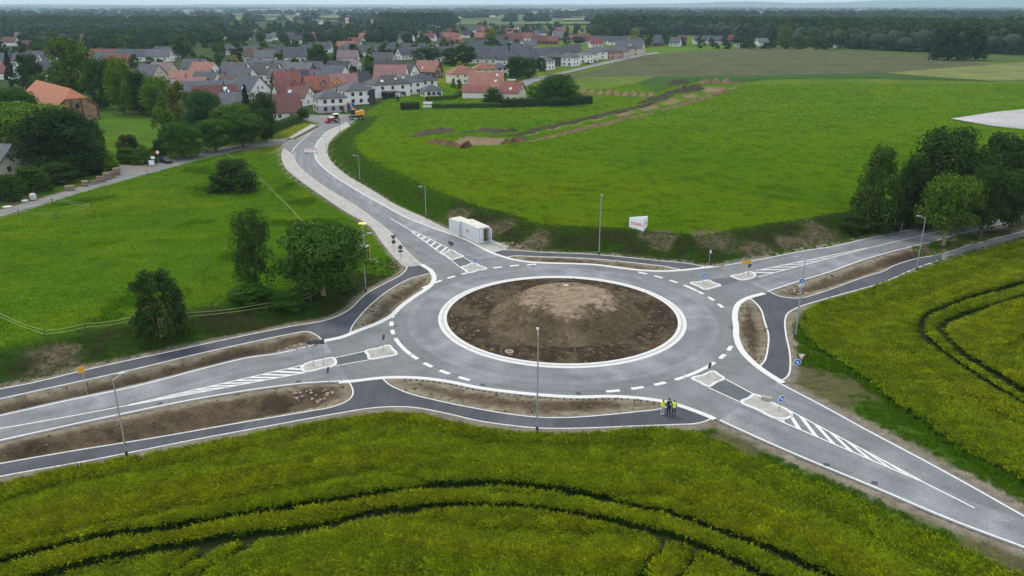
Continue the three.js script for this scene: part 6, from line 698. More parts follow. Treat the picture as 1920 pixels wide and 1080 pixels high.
for (const [u, v, h, t, l] of [[1328, 709, 1.4, 0.8, 'round sign seen edge-on at the near right island mouth'], [720, 659, 1.7, 1.3, 'narrow dark sign seen edge-on at the left island mouth'], [1403, 517, 1.5, 0.4, 'dark round sign back below the yellow direction sign'], [846, 474, 1.4, -0.3, 'dark round sign back on the container-side island']]) post(u, v, h, t, l, 'road sign', (o, y) => { const d = mesh('sign_panel', disc(0.36), signBack, o); d.position.set(0, y, 0.05); mesh('clamp', bx(0.12, 0.4, 0.05, 0, y, 0.0), galv, o); }, undefined, 0.12);
post(739, 474, 2.6, 0.2, 'back of a triangular sign over a round one on the left footway', 'road sign', (o, h) => { const t = mesh('sign_panel', triG(0.95), signBack, o); t.position.set(0, h + 0.1, 0.04); const d = mesh('lower_panel', disc(0.34), signBack, o); d.position.set(0, h - 0.75, 0.06); }); post(752, 492, 2.5, 0.2, 'backs of two round signs on the left footway edge', 'road sign', (o, h) => { const d = mesh('sign_panel', disc(0.36), signBack, o); d.position.set(0, h, 0.06); const e = mesh('lower_panel', bx(0.7, 0.34, 0.03), signBack, o); e.position.set(0, h - 0.65, 0.05); });
post(1329, 499, 3.0, 0.5, 'thin sign post on the bank foot right of the banner', 'road sign', (o, h) => { mesh('sign_panel', bx(0.5, 0.5, 0.03, 0.05, h, 0.04), signBack, o); mesh('lower_panel', bx(0.3, 0.5, 0.03, 0.1, h - 0.7, 0.04), signWhite, o); }); post(640, 716, 3.6, 0.2, 'thin empty pole beside the lower left path mouth', 'pole', (o, h) => mesh('cap', cyl(0.045, 0.03, 0.06, 0, h, 0, 8), black, o), 'sign_pole'); post(617, 731, 2.3, 1.4, 'sign seen edge-on beside the lower left path', 'road sign', (o, h) => { const m = mesh('sign_panel', disc(0.34), signBack, o); m.position.set(0, h, 0.05); mesh('clamp', bx(0.1, 0.3, 0.05, 0, h, 0), galv, o); }); post(1687, 445, 2.4, 0.2, 'dark round sign back under the conical roadside tree', 'road sign', (o, h) => { const m = mesh('sign_panel', disc(0.32), signBack, o); m.position.set(0, h, 0.05); mesh('clamp', bx(0.1, 0.3, 0.05, 0, h, 0), galv, o); });
{ // direction signs
  const arrowShape = (w, h, tip) => new THREE.Shape([[0, -h / 2], [w, -h / 2], [w, h / 2], [0, h / 2], [-tip, 0]].map(([x, y]) => new THREE.Vector2(x, y)));
  const dir = (u, v, turn, h, w, m, label, lines, n = 3) => { const p = at(u, v), o = thing('direction_sign', label, 'direction sign', [p[0], 0.12, p[1]], turn); for (const x of [0.3, w - 0.3]) mesh('post', cyl(0.045, 0.045, h, x, 0, -0.05, 8), galv, o); const q = mesh('sign_panel', new THREE.ExtrudeGeometry(arrowShape(w, 0.52, 0.4), { depth: 0.05, bevelEnabled: false }).translate(0, h - 0.35, 0), m, o); for (let i = 1; i < n; i++) mesh('joint', bx(0.03, 0.52, 0.01, w * i / n, h - 0.35, 0.055), galv, q); return o; };
  dir(583, 688, 0.12, 3.2, 1.7, signBack, 'dark arrow-shaped direction sign back on the left arm island', 0); dir(1391, 519, 0.35, 2.4, 1.35, signYellow, 'yellow arrow-shaped direction sign on the right arm island', 0, 1); dir(843, 474, -0.9, 2.0, 1.3, signBack, 'small dark arrow direction sign on the container-side island', 0);
  const p = at(163, 737), o = thing('direction_sign', 'small yellow sign on a thin pole in the upper left ditch', 'road sign', [p[0], H(...p), p[1]], 0.9), hh = tall(p, 686) - H(...p); mesh('post', bar([0, 0, 0], [0, hh, 0], 0.04), galv, o); mesh('sign_panel', bx(0.62, 0.7, 0.04, -0.1, hh - 0.4, 0.05), signYellow, o); }
{ // row of short black pins behind the near kerb
  const L = resample(offsetLine(near(S_LINE, at(760, 708), at(1250, 755)), 0.55), 44), o = thing('kerb_pins', 'row of short black pins along the near kerb of the ring', 'pins', [L[0][0], 0, L[0][1]]); const g = bx(0.16, 0.10, 0.09, 0, 0.06, 0); for (const p of L) mesh('pin', g, black, o).position.set(p[0] - L[0][0], 0, p[1] - L[0][1]); }
// ---------------------------------------------------------------- site things
{ // banner
  const A = on(1179, 428), B = on(1207, 434.5), D = on(1213.5, 425.5), y = H(...B), h = 2.0, o = thing('banner', 'white triangular banner stand with red lettering on the bank', 'banner', [B[0], y - 0.1, B[1]]);
  const cv = document.createElement('canvas'); cv.width = 1024; cv.height = 512; const x = cv.getContext('2d'); x.fillStyle = '#f2f4f6'; x.fillRect(0, 0, 1024, 512); x.fillStyle = '#d8131d'; x.font = 'bold 190px sans-serif'; x.textAlign = 'center'; x.textBaseline = 'middle'; x.fillText('STRABAG', 512, 250, 900); const t = new THREE.CanvasTexture(cv); t.colorSpace = THREE.SRGBColorSpace;
  const bm = std({ map: t, roughness: 0.55, side: THREE.DoubleSide }), panel = (P, Q) => { const g = new THREE.PlaneGeometry(dist(P, Q), h), m = mesh('sheet', g, bm, o); m.position.set((P[0] + Q[0]) / 2 - B[0], h / 2 + 0.15, (P[1] + Q[1]) / 2 - B[1]); m.rotation.y = -Math.atan2(Q[1] - P[1], Q[0] - P[0]); }; panel(A, B); panel(B, D); panel(D, A);
  for (const P of [A, B, D]) mesh('pole', bar([P[0] - B[0], -0.3, P[1] - B[1]], [P[0] - B[0], h + 0.2, P[1] - B[1]], 0.04), galv, o); }
{ // shipping containers
  const white = std({ color: lin(0.76, 0.80, 0.82), map: texCache.plaster, roughness: 0.5 }), top = std({ color: lin(0.72, 0.70, 0.62), map: texCache.concrete, roughness: 0.7 }), inside = std({ color: lin(0.05, 0.045, 0.04), roughness: 0.9 });
  const box = (u0, v0, u1, v1, L, W, Hh, label, open, off = 0) => { const A = at(u0, v0), B = at(u1, v1), turn = -Math.atan2(B[1] - A[1], B[0] - A[0]), o = thing('shipping_container', label, 'container', [B[0], 0.06, B[1]], turn); // local: +x runs A to B, front face z = 0, body towards -z
    const rib = (len, axis) => { const n = Math.floor(len / 0.28), g = []; for (let i = 0; i < n; i++) g.push(bx(0.14, Hh - 0.5, 0.05, -len + 0.2 + i * 0.28, Hh / 2 + 0.05, axis)); return g; };
    mesh('side_wall', merged([bx(L - 0.2, Hh - 0.3, 0.05, -L / 2, Hh / 2 + 0.05, -0.06), ...rib(L - 0.15, -0.03)]), white, o); mesh('back_wall', bx(L - 0.2, Hh - 0.3, 0.05, -L / 2, Hh / 2 + 0.05, -W + 0.06), white, o); mesh('end_wall', bx(0.05, Hh - 0.3, W - 0.2, -L + 0.06, Hh / 2 + 0.05, -W / 2), white, o); mesh('roof', bx(L - 0.02, 0.06, W - 0.02, -L / 2, Hh + 0.12, -W / 2), top, o); mesh('floor', bx(L - 0.1, 0.1, W - 0.1, -L / 2, 0.2, -W / 2), inside, o);
    const fr = []; for (const xx of [-0.08, -L + 0.08]) for (const zz of [-0.08, -W + 0.08]) fr.push(bx(0.16, Hh, 0.16, xx, Hh / 2 + 0.08, zz)); for (const yy of [0.15, Hh]) { for (const zz of [-0.06, -W + 0.06]) fr.push(bx(L - 0.3, 0.16, 0.12, -L / 2, yy, zz)); for (const xx of [-0.06, -L + 0.06]) fr.push(bx(0.12, 0.16, W - 0.3, xx, yy, -W / 2)); } mesh('frame', merged(fr), white, o);
    const leaf = (z0, open) => { const d = mesh('door', bx(0.06, Hh - 0.35, W / 2 - 0.18, 0, 0, 0), white, o); if (open) { d.position.set(0.5, Hh / 2 + 0.05, -W + 0.1); d.rotation.y = Math.PI / 2 * 0.8; } else d.position.set(-0.05, Hh / 2 + 0.05, z0); mesh('lock_rod', merged([cyl(0.025, 0.025, Hh - 0.4, 0.06, -Hh / 2 + 0.2, -0.2, 6), cyl(0.025, 0.025, Hh - 0.4, 0.06, -Hh / 2 + 0.2, 0.25, 6)]), galv, d); }; leaf(-W * 0.27, false); leaf(-W * 0.73, open); if (open) { mesh('timber', bar([-0.8, 0.3, -1.7], [-0.5, 1.9, -1.6], 0.05), signYellow, o); mesh('stored_boxes', merged([bx(0.8, 0.6, 0.7, -1.2, 0.55, -1.8), bx(0.6, 0.9, 0.5, -2.2, 0.7, -1.2)]), std({ color: lin(0.22, 0.13, 0.07) }), o); }
    return o; };
  const a = box(861, 441.5, 895.5, 458, 6.06, 2.44, 2.55, 'larger white shipping container with its right end open', true); const bd = mesh('notice_board', bx(1.5, 0.85, 0.03, -3.3, 1.55, 0.03), signWhite, a); mesh('red_stripe', merged([bx(1.4, 0.1, 0.01, -3.3, 1.85, 0.05), bx(1.4, 0.1, 0.01, -3.3, 1.25, 0.05), bx(1.0, 0.26, 0.01, -3.3, 1.55, 0.05)]), std({ color: lin(0.55, 0.12, 0.12) }), bd);
  box(842, 437, 860, 444, 3.0, 2.4, 2.5, 'smaller white container behind the open one', false);
}
{ // lit site mast
  const p = on(684, 489), y = H(...p), o = thing('site_mast', 'yellow and black mobile light mast on outriggers in the grass', 'light mast', [p[0], y, p[1]], -0.2), ye = std({ color: lin(0.75, 0.60, 0.02), roughness: 0.4 }), hh = tall(p, 419) - y; mesh('cabinet', bx(1.25, 1.9, 1.0, 0, 1.3, 0), black, o); mesh('frame', merged([-0.66, 0.66].flatMap((x) => [-0.54, 0.54].map((z) => bx(0.1, 2.1, 0.1, x, 1.3, z))).concat([bx(1.42, 0.1, 1.18, 0, 0.3, 0)])), ye, o); mesh('top_plate', bx(1.4, 0.08, 1.15, 0, 2.36, 0), galv, o); for (const s of [-1, 1]) { const l = mesh('outrigger', bar([0, 0.35, 0], [s * 2.0, 0.3, 0.2], 0.05), galv, o); mesh('foot', cyl(0.14, 0.14, 0.08, s * 2.0, 0.0, 0.2), galv, l); } mesh('mast', merged([cyl(0.09, 0.09, hh - 2.4, 0.1, 2.4, 0, 8), cyl(0.05, 0.05, hh - 3, -0.1, 2.4, 0.1, 8)]), galv, o); const hd = mesh('lamp_head', bx(1.1, 0.16, 0.5, 0, hh, 0), std({ color: lin(0.85, 0.72, 0.10), emissive: lin(1, 0.85, 0.25), emissiveIntensity: 0.35 }), o); const pl = new THREE.PointLight(0xffe9a0, 4); pl.position.set(0, hh - 0.25, 0); pl.castShadow = true; o.add(pl); }
{ const p = at(583, 287), o = thing('barrier', 'red and white road barrier standing in the village road', 'barrier', [p[0], 0.03, p[1]], -0.1); mesh('board', bx(3.6, 1.1, 0.06, 0, 0.75, 0), signWhite, o); for (const x of [-1.3, -0.4, 0.5, 1.4]) { mesh('stripe', bx(0.4, 0.35, 0.02, x, 1.05, 0.045), signRed, o); mesh('lamp', bx(0.18, 0.22, 0.1, x, 1.42, 0), signRed, o); } for (const x of [-1.4, 1.4]) mesh('foot', bx(0.3, 0.12, 0.8, x, 0.06, 0), black, o); }
// tape fences
const tapeMat = std({ color: lin(0.40, 0.47, 0.20), roughness: 0.7 }), postMat = std({ color: lin(0.12, 0.085, 0.055), roughness: 1 });
function tapeFence(P, label, hs = [0.55, 1.05], ends = true, sag = 0.12) { const Q = onPts(P), y = Q.map((p) => H(...p)), o = thing('tape_fence', label, 'fence', [Q[0][0], y[0], Q[0][1]]), g = hs.map(() => []); Q.forEach((p, i) => { mesh('post', cyl(0.08, 0.07, 1.25, p[0] - Q[0][0], y[i] - y[0] - 0.1, p[1] - Q[0][1], 8), postMat, o); if (i) hs.forEach((h, k) => { const n = 8, a = Q[i - 1]; let prev; for (let j = 0; j <= n; j++) { const t = j / n, x = mix(a[0], p[0], t), z = mix(a[1], p[1], t), c = [x - Q[0][0], mix(y[i - 1], y[i], t) - y[0] + h - sag * (k ? 1 : 0.6) * 4 * t * (1 - t), z - Q[0][1]]; if (prev) g[k].push(bar(prev, c, 0.02, 0.02, 4)); prev = c; } }); }); g.forEach((l) => mesh('tape', merged(l), tapeMat, o)); return o; }
tapeFence([-60, 575, 0, 600, 85, 634, 160, 621, 250, 608, 358, 597, 500, 576, 583, 562, 628, 530], 'pale tape fence along the lower pasture edge', [0.5, 1.0], true, 0.2); tapeFence([-40, 425, 36, 405, 107, 411, 171, 391, 98, 381, 36, 404], 'square tape pen beside the lane at far left'); tapeFence([98, 381, 200, 355, 277, 331, 350, 311, 420, 292], 'tape fence along the lane side of the pasture', [0.9]); tapeFence([424, 292, 470, 325, 500, 352, 545, 397, 575, 430], 'tape fence running down the pasture from the lane', [0.6, 1.0]);
// lane things
{ const wood = std({ color: lin(0.26, 0.20, 0.14) }), lbl = ['first stone pallet from the left by the lane', 'second stone pallet, small and reddish', 'low reddish stone pallet in the middle of the row', 'stacked stone pallet with loose slabs', 'tallest grey stone pallet', 'narrow stone pallet beside the tallest one', 'last stone pallet at the driveway corner']; [[131, 357, 1.9, 1.1, 1.1], [160, 349, 1.3, 1.2, 1.1], [176, 345, 1.6, 0.8, 1.0], [190, 341, 1.8, 1.3, 1.1], [201, 336, 1.6, 1.6, 1.1], [211, 333, 1.2, 1.5, 1.1], [219, 328, 1.6, 1.7, 1.1]].forEach(([u, v, w, h, d], i) => { const p = at(u, v), o = thing('stone_pallet', lbl[i], 'pallet', [p[0], 0, p[1]], 0.45 + rr(-0.1, 0.1)); mesh('pallet', merged([bx(w, 0.05, d, 0, 0.13, 0), ...[-1, 0, 1].map((s) => bx(0.1, 0.1, d, s * w * 0.42, 0.05, 0))]), wood, o); const n = Math.max(3, Math.round(h / 0.26)); for (let k = 0; k < n; k++) mesh('slab_layer', bx(w * rr(0.86, 0.98), 0.22, d * rr(0.86, 0.98), rr(-0.05, 0.05), 0.28 + k * (h - 0.2) / n, rr(-0.05, 0.05)), [std({ color: lin(0.22, 0.17, 0.125) }), std({ color: lin(0.16, 0.105, 0.08) }), std({ color: lin(0.28, 0.23, 0.18) })][(i + k) % 3], o); });
  const sack = (u, v, w, h, l) => { const p = at(u, v), g = new THREE.IcosahedronGeometry(0.5, 3), q = g.attributes.position; for (let i = 0; i < q.count; i++) { const a = [q.getX(i), q.getY(i), q.getZ(i)].map((c) => Math.sign(c) * Math.pow(Math.abs(c) * 2, 0.55) / 2); q.setXYZ(i, a[0] * w, (a[1] + 0.5) * h, a[2] * w * (0.9 + 0.1 * Math.sin(a[1] * 9))); } g.computeVertexNormals(); tag(mesh('sack', g, std({ color: lin(0.48, 0.48, 0.47), roughness: 0.8 })), l, 'sack').position.set(p[0], 0, p[1]); }; sack(63, 375, 1.15, 1.45, 'big white bulk sack standing at the lane edge'); sack(47, 379, 1.2, 0.5, 'low white sack left of the big one'); sack(14, 389, 1.6, 0.28, 'flat pale sack lying at the far left of the lane');
  const p = at(285, 311), o = thing('notice_board', 'white notice board beside the driveway mouth', 'sign', [p[0], 0, p[1]], 0.2); mesh('board', bx(1.3, 1.2, 0.06, 0, 0.8, 0), signWhite, o); mesh('upper_board', bx(0.9, 0.7, 0.06, 0.4, 2.0, -0.3), signWhite, o); for (const x of [-0.5, 0.5]) mesh('leg', bx(0.08, 1.0, 0.08, x, 0.4, -0.08), postMat, o); mesh('leg', bx(0.08, 2.0, 0.08, 0.4, 1.0, -0.4), postMat, o); post(299, 310, 3.3, 0.1, 'round white-faced sign beside the parked black car', 'road sign', (o, h) => { const d = mesh('sign_panel', disc(0.45), signWhite, o); d.position.set(0, h, 0.05); mesh('rim', new THREE.TorusGeometry(0.44, 0.06, 6, 24), signRed, d); }); }
// vehicles
const tyreM = std({ color: lin(0.018, 0.018, 0.02), roughness: 0.9 }), rimM = std({ color: lin(0.35, 0.36, 0.37), roughness: 0.4, metalness: 0.7 });
const wheel = (o, x, y, z, r, w) => { const m = mesh('wheel', new THREE.CylinderGeometry(r, r, w, 16).rotateX(Math.PI / 2), tyreM, o); m.position.set(x, y, z); mesh('rim', new THREE.CylinderGeometry(r * 0.58, r * 0.58, w + 0.02, 12).rotateX(Math.PI / 2), rimM, m); };
function car(u, v, turn, colour, label, van = false) { const p = at(u, v), o = thing('parked_car', label, 'car', [p[0], H(...p) + 0.03, p[1]], turn), S = (a) => new THREE.Shape(a.map(([x, y]) => new THREE.Vector2(x, y))), ex = (a, d, b) => new THREE.ExtrudeGeometry(S(a), { depth: d - 2 * b, bevelEnabled: true, bevelSize: b, bevelThickness: b, bevelSegments: 2 }).translate(0, 0, -d / 2 + b), paint = new THREE.MeshPhysicalMaterial({ color: lin(...colour), roughness: 0.35, clearcoat: 1, clearcoatRoughness: 0.05 });
  const body = van ? [[-2.6, 0.35], [2.5, 0.35], [2.6, 0.8], [2.4, 1.15], [1.7, 1.3], [-2.6, 1.3]] : [[-2.15, 0.3], [2.15, 0.3], [2.2, 0.7], [1.95, 0.88], [0.95, 0.95], [-1.9, 1.0], [-2.2, 0.85]], cab = van ? [[-2.55, 1.25], [1.75, 1.25], [1.1, 2.3], [-2.5, 2.35]] : [[-1.85, 0.9], [1.05, 0.9], [0.35, 1.42], [-1.3, 1.46]];
  mesh('body', ex(body, 1.8, 0.09), paint, o); mesh('window_band', ex(cab, van ? 1.78 : 1.62, 0.12), glassMat, o); mesh('roof', van ? bx(3.6, 0.75, 1.8, -0.75, 2.0, 0) : bx(1.55, 0.05, 1.36, -0.48, 1.465, 0), paint, o); for (const x of [-1.35, 1.35]) for (const z of [-0.82, 0.82]) wheel(o, x, 0.33, z, 0.33, 0.22); for (const z of [-0.6, 0.6]) { mesh('headlight', bx(0.08, 0.16, 0.36, van ? 2.6 : 2.2, 0.7, z), signWhite, o); mesh('tail_light', bx(0.06, 0.18, 0.3, van ? -2.68 : -2.25, 0.75, z), signRed, o); } return o; }
car(311, 305, -0.75, [0.012, 0.015, 0.025], 'black car parked at the lane under the trees'); car(816, 183, -0.6, [0.42, 0.43, 0.45], 'silver car on the drive of the white houses'); car(806, 203, 0.1, [0.78, 0.78, 0.77], 'white camper van behind the square hedge block', true); car(960, 152, -0.3, [0.80, 0.80, 0.80], 'white car beside the cream wing'); car(1102, 121, 0.35, [0.015, 0.016, 0.02], 'nearer of two black cars in the field street'); car(1114, 116.5, 0.35, [0.015, 0.016, 0.02], 'farther of two black cars in the field street'); car(1166, 109, 0.3, [0.16, 0.18, 0.2], 'grey car before the pinkish brick house');
{ // red and white tractor, yellow wheeled excavator, blue skip
  const p = at(627, 230), o = thing('tractor', 'small red and white tractor on the village road end', 'tractor', [p[0], 0.03, p[1]], 0.5 + Math.PI), red = std({ color: lin(0.30, 0.02, 0.025), roughness: 0.4 }); mesh('hood', bx(2.2, 0.9, 1.1, 1.2, 1.3, 0), red, o); mesh('hood_top', bx(1.9, 0.25, 1.2, 0.8, 1.85, 0), signWhite, o); mesh('chassis', bx(3.6, 0.5, 1.0, 0.2, 0.75, 0), black, o); mesh('cab_glass', bx(1.4, 1.4, 1.5, -0.7, 2.1, 0), glassMat, o); mesh('cab_roof', bx(1.7, 0.18, 1.75, -0.7, 2.9, 0), signWhite, o); mesh('fender', merged([bx(1.5, 0.15, 0.5, -0.9, 1.65, 0.85), bx(1.5, 0.15, 0.5, -0.9, 1.65, -0.85)]), red, o); for (const z of [-0.85, 0.85]) { wheel(o, -0.9, 0.8, z, 0.8, 0.5); wheel(o, 1.6, 0.5, z, 0.5, 0.35); } mesh('roller', new THREE.CylinderGeometry(0.45, 0.45, 2.2, 16).rotateX(Math.PI / 2).translate(2.7, 0.5, 0), red, o);
  const q = at(668, 224), e = thing('excavator', 'yellow wheeled excavator with raised boom at the street end', 'excavator', [q[0], 0.03, q[1]], 0.15), ye = std({ color: lin(0.62, 0.32, 0.05), roughness: 0.5 }); mesh('chassis', bx(4.6, 0.7, 2.0, 0, 1.0, 0), black, e); for (const x of [-1.6, 1.6]) for (const z of [-1.05, 1.05]) wheel(e, x, 0.6, z, 0.6, 0.5); mesh('upper_body', merged([bx(2.8, 1.3, 2.3, 1.2, 2.2, 0), bx(1.2, 0.4, 2.3, 2.0, 3.0, 0)]), ye, e); mesh('cab', bx(1.4, 1.8, 1.1, -0.9, 2.6, 0.6), glassMat, e); mesh('cab_roof', bx(1.5, 0.12, 1.2, -0.9, 3.55, 0.6), ye, e); const bm = mesh('boom', merged([bar([-0.4, 2.4, -0.4], [-2.2, 6.2, -0.4], 0.28, 0.22, 6), bar([-2.2, 6.2, -0.4], [-4.0, 4.9, -0.4], 0.22, 0.18, 6)]), ye, e); mesh('stick', bar([-4.0, 5.0, -0.4], [-3.4, 2.6, -0.4], 0.18, 0.14, 6), ye, e); mesh('bucket', new THREE.CylinderGeometry(0.5, 0.5, 1.1, 10, 1, false, 0, 3.8).rotateX(Math.PI / 2).translate(-3.3, 2.2, -0.4), std({ color: lin(0.2, 0.15, 0.08), side: THREE.DoubleSide }), e); mesh('counterweight', bx(0.5, 1.0, 2.2, 2.75, 2.1, 0), ye, e);
  const s = at(652, 205), k = thing('site_cabin', 'blue site cabin beside the charcoal-cornered house', 'cabin', [s[0], 0, s[1]], 0.4), bl = std({ color: lin(0.02, 0.06, 0.30), roughness: 0.5 }); mesh('cabin', bx(4.6, 2.2, 2, 0, 1.1, 0), bl, k); mesh('roof', bx(4.8, 0.12, 2.2, 0, 2.26, 0), std({ color: lin(0.04, 0.09, 0.35) }), k); for (const x of [-1.4, 0.2, 1.6]) mesh('door', bx(0.8, 1.8, 0.04, x, 1.0, 1.02), std({ color: lin(0.03, 0.08, 0.34) }), k); }
{ const L = pts([588, 217, 612, 224]), o = thing('garden_wall', 'low cream wall along the white and grey house front', 'wall', [L[0][0], 0, L[0][1]]); const Q = pts([600, 221, 660, 222]); const K = resample(Q, 6).map((p) => [p[0] - L[0][0], p[1] - L[0][1]]); mesh('wall', kerb(K, 0.3, 0.9, 0), wallMat('cream'), o); mesh('coping', kerb(K, 0.42, 0.1, 0.9), greyKerb, o); }

// ---------------------------------------------------------------- people
function field3(lo, hi, cell, bones, blend) { // mesh of a smooth union of tapered capsules; bones: [a, b, ra, rb, tag]
  const n = Math.ceil(Math.max(hi[0] - lo[0], hi[1] - lo[1], hi[2] - lo[2]) / cell) + 6, mc = new MarchingCubes(n, new THREE.MeshBasicMaterial(), false, false, 120000), S = n * cell, c = [0, 1, 2].map((k) => (lo[k] + hi[k]) / 2); mc.isolation = 0;
  const D = (x, y, z) => { let d = 1e9, who = 0, best = 1e9; bones.forEach(([a, b, ra, rb], i) => { const ux = b[0] - a[0], uy = b[1] - a[1], uz = b[2] - a[2], t = clamp(((x - a[0]) * ux + (y - a[1]) * uy + (z - a[2]) * uz) / (ux * ux + uy * uy + uz * uz || 1)), q = Math.hypot(x - a[0] - t * ux, y - a[1] - t * uy, z - a[2] - t * uz) - mix(ra, rb, t); if (q < best) { best = q; who = i; } if (d > 1e8) d = q; else { const h = clamp(0.5 + 0.5 * (d - q) / blend); d = mix(d, q, h) - blend * h * (1 - h); } }); return [d, who]; };
  for (let k = 0; k < n; k++) for (let j = 0; j < n; j++) for (let i = 0; i < n; i++) mc.field[k * n * n + j * n + i] = -D(c[0] + (i / n * 2 - 1) * S / 2, c[1] + (j / n * 2 - 1) * S / 2, c[2] + (k / n * 2 - 1) * S / 2)[0];
  mc.update(); const m = mc.count, p = new Float32Array(m * 3), N = new Float32Array(m * 3), col = new Float32Array(m * 3); for (let i = 0; i < m; i++) { const x = mc.positionArray[i * 3] * S / 2 + c[0], y = mc.positionArray[i * 3 + 1] * S / 2 + c[1], z = mc.positionArray[i * 3 + 2] * S / 2 + c[2]; p.set([x, y, z], i * 3); N.set([mc.normalArray[i * 3], mc.normalArray[i * 3 + 1], mc.normalArray[i * 3 + 2]], i * 3); col.set(bones[D(x, y, z)[1]][4], i * 3); }
  const g = new THREE.BufferGeometry(); g.setAttribute('position', new THREE.BufferAttribute(p, 3)); g.setAttribute('normal', new THREE.BufferAttribute(N, 3)); g.setAttribute('color', new THREE.BufferAttribute(col, 3)); return g; }
function person(u, v, hgt, turn, o, label) { const p = on(u, v), g = thing('person', label, 'person', [p[0], H(...p) + 0.02, p[1]], turn), k = hgt / 1.78, sk = [0.45, 0.27, 0.19], { top, legs, shoe, hair, vest, long, hold } = o, B = [], HANDS = [];
  const hipY = 0.93, sh = 1.44; for (const s of [-1, 1]) { B.push([[s * 0.09, hipY, 0], [s * 0.11, 0.5, 0.02], 0.098, 0.062, legs], [[s * 0.11, 0.5, 0.02], [s * 0.12, 0.09, -0.01], 0.060, 0.042, legs], [[s * 0.12, 0.05, -0.03], [s * 0.13, 0.035, 0.15], 0.045, 0.036, shoe]);
    const el = hold ? [s * 0.25, 1.14, 0.02] : [s * 0.26, 1.14, -0.02], wr = hold ? [s * 0.13, 1.08, 0.24] : [s * 0.27, 0.90, 0.07]; B.push([[s * 0.185, sh, 0], el, 0.058, 0.044, top], [el, wr, 0.042, 0.030, o.sleeve ?? top]); HANDS.push([wr, s, hold ? [-s * 0.3, -0.1, 0.95] : [0, -1, 0.15]]); }
  B.push([[0, hipY, 0], [0, 1.1, 0], 0.135, 0.125, legs], [[0, 1.08, 0], [0, 1.36, 0], 0.135, 0.145, top], [[-0.12, 1.42, 0], [0.12, 1.42, 0], 0.075, 0.075, top], [[0, 1.45, 0], [0, 1.56, 0.01], 0.055, 0.052, sk]);
  const body = field3([-0.42, -0.02, -0.25], [0.42, 1.6, 0.4], 0.03, B, 0.05);
  const head = field3([-0.12, 1.5, -0.14], [0.12, 1.82, 0.16], 0.012, [[[0, 1.66, 0], [0, 1.70, -0.01], 0.083, 0.088, sk], [[0, 1.60, 0.035], [0, 1.61, 0.04], 0.05, 0.05, sk], [[0, 1.655, 0.085], [0, 1.635, 0.102], 0.011, 0.015, sk], [[-0.085, 1.66, 0], [-0.092, 1.67, -0.01], 0.018, 0.02, sk], [[0.085, 1.66, 0], [0.092, 1.67, -0.01], 0.018, 0.02, sk], [[-0.03, 1.672, 0.078], [-0.032, 1.672, 0.078], 0.012, 0.012, [0.05, 0.04, 0.035]], [[0.03, 1.672, 0.078], [0.032, 1.672, 0.078], 0.012, 0.012, [0.05, 0.04, 0.035]], [[-0.02, 1.602, 0.082], [0.02, 1.602, 0.082], 0.009, 0.009, [0.35, 0.14, 0.11]], [[0, 1.52, 0.0], [0, 1.60, 0.01], 0.052, 0.052, sk]], 0.012);
  const parts = [body, head]; for (const [w, s, d] of HANDS) { const dv = new THREE.Vector3(...d).normalize(), sd = new THREE.Vector3(s, 0, 0).cross(dv).normalize(), P = (a, b, c) => [w[0] + dv.x * a + sd.x * b - s * c * 0.6, w[1] + dv.y * a + sd.y * b, w[2] + dv.z * a + sd.z * b], F = [[P(0, 0, 0), P(0.08, 0, 0), 0.026, 0.036, sk]]; [[-0.03, 0.062], [-0.01, 0.075], [0.011, 0.07], [0.03, 0.052]].forEach(([b, l]) => { F.push([P(0.085, b, 0), P(0.085 + l * 0.6, b, 0.008), 0.010, 0.009, sk], [P(0.085 + l * 0.6, b, 0.008), P(0.085 + l, b, 0.03), 0.009, 0.008, sk]); }); F.push([P(0.03, -0.03, 0.0), P(0.07, -0.06, 0.012), 0.012, 0.010, sk], [P(0.07, -0.06, 0.012), P(0.10, -0.062, 0.02), 0.010, 0.009, sk]); const xs = F.flatMap((f) => [f[0], f[1]]); parts.push(field3([0, 1, 2].map((q) => Math.min(...xs.map((x) => x[q])) - 0.03), [0, 1, 2].map((q) => Math.max(...xs.map((x) => x[q])) + 0.03), 0.006, F, 0.006)); }
  const m = mesh('body', mergeGeometries(parts), skinMat, g); m.scale.setScalar(k); const hb = [[[0, 1.70, -0.03], [0, 1.735, -0.01], 0.09, 0.086, hair]]; if (long) hb.push([[0, 1.68, -0.06], [0, 1.46, -0.10], 0.075, 0.06, hair]); mesh('hair', field3([-0.13, 1.38, -0.2], [0.13, 1.86, 0.12], 0.016, hb, 0.03), skinMat, g).scale.setScalar(k);
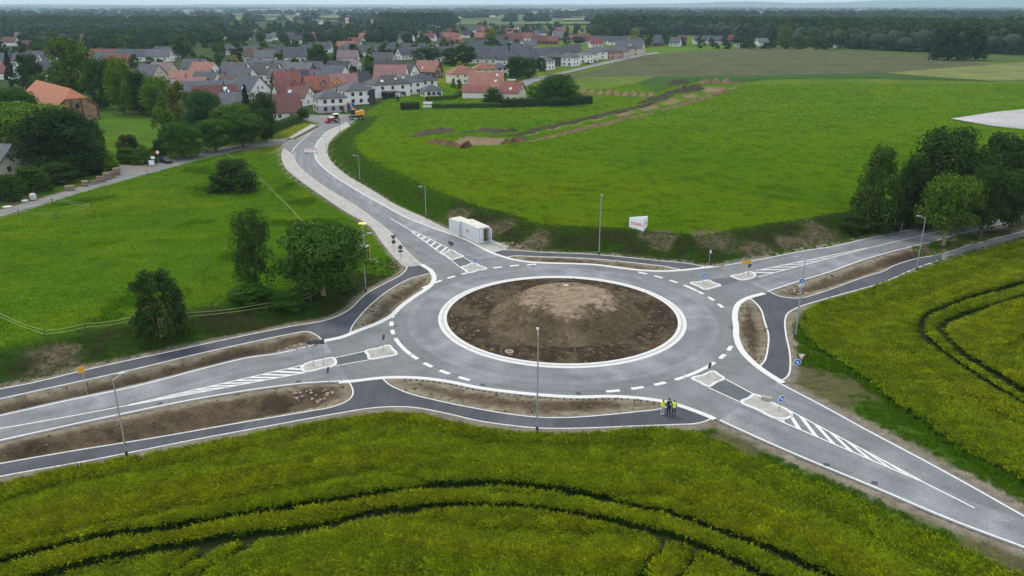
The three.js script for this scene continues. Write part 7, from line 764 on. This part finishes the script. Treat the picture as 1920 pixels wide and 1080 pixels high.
  if (vest) { const vb = [[[0, 1.0, 0], [0, 1.12, 0], 0.168, 0.158, vest], [[0, 1.1, 0], [0, 1.36, 0], 0.158, 0.168, vest], [[-0.13, 1.42, 0], [0.13, 1.42, 0], 0.098, 0.098, vest]]; if (o.vestArms) for (const s of [-1, 1]) vb.push([[s * 0.185, sh, 0], hold ? [s * 0.25, 1.14, 0.02] : [s * 0.26, 1.14, -0.02], 0.078, 0.064, vest], hold ? [[s * 0.25, 1.14, 0.02], [s * 0.15, 1.09, 0.2], 0.062, 0.05, vest] : [[s * 0.26, 1.14, -0.02], [s * 0.27, 0.95, 0.05], 0.062, 0.05, vest]); const q = mesh('vest', field3([-0.4, 0.8, -0.25], [0.4, 1.56, 0.35], 0.024, vb, 0.05), skinMat, g); q.scale.setScalar(k); const st = mesh('reflective_band', new THREE.TorusGeometry(0.172, 0.016, 6, 28).rotateX(Math.PI / 2), std({ color: lin(0.7, 0.72, 0.72), roughness: 0.3 }), q); st.position.y = 1.14; }
  return g; }
const skinMat = std({ vertexColors: true, roughness: 0.8 });
const HIVIS = [0.66, 0.78, 0.03];
person(1242, 778, 1.70, Math.PI + 0.35, { top: [0.3, 0.3, 0.3], legs: [0.38, 0.46, 0.52], shoe: [0.7, 0.7, 0.7], hair: [0.13, 0.07, 0.035], vest: HIVIS, vestArms: true, long: true, hold: true }, 'person with long hair in a yellow jacket and pale jeans'); person(1253, 779, 1.86, Math.PI, { top: [0.016, 0.022, 0.034], legs: [0.010, 0.010, 0.013], shoe: [0.012, 0.012, 0.012], hair: [0.03, 0.02, 0.015] }, 'tallest person in dark clothes between two yellow vests'); person(1263, 780, 1.74, Math.PI - 0.15, { top: [0.02, 0.025, 0.035], legs: [0.015, 0.025, 0.06], shoe: [0.02, 0.02, 0.02], hair: [0.10, 0.075, 0.055], vest: HIVIS, hold: true }, 'person in dark trousers and yellow safety vest at the right of the three');
person(553.5, 245, 1.85, 2.6, { top: [0.8, 0.14, 0.02], legs: [0.8, 0.14, 0.02], shoe: [0.03, 0.03, 0.03], hair: [0.7, 0.55, 0.1], vest: [0.85, 0.13, 0.02], vestArms: true, hold: true }, 'road worker in bright orange overalls on the far footway');

shade(scene);
renderer.render(scene, camera);
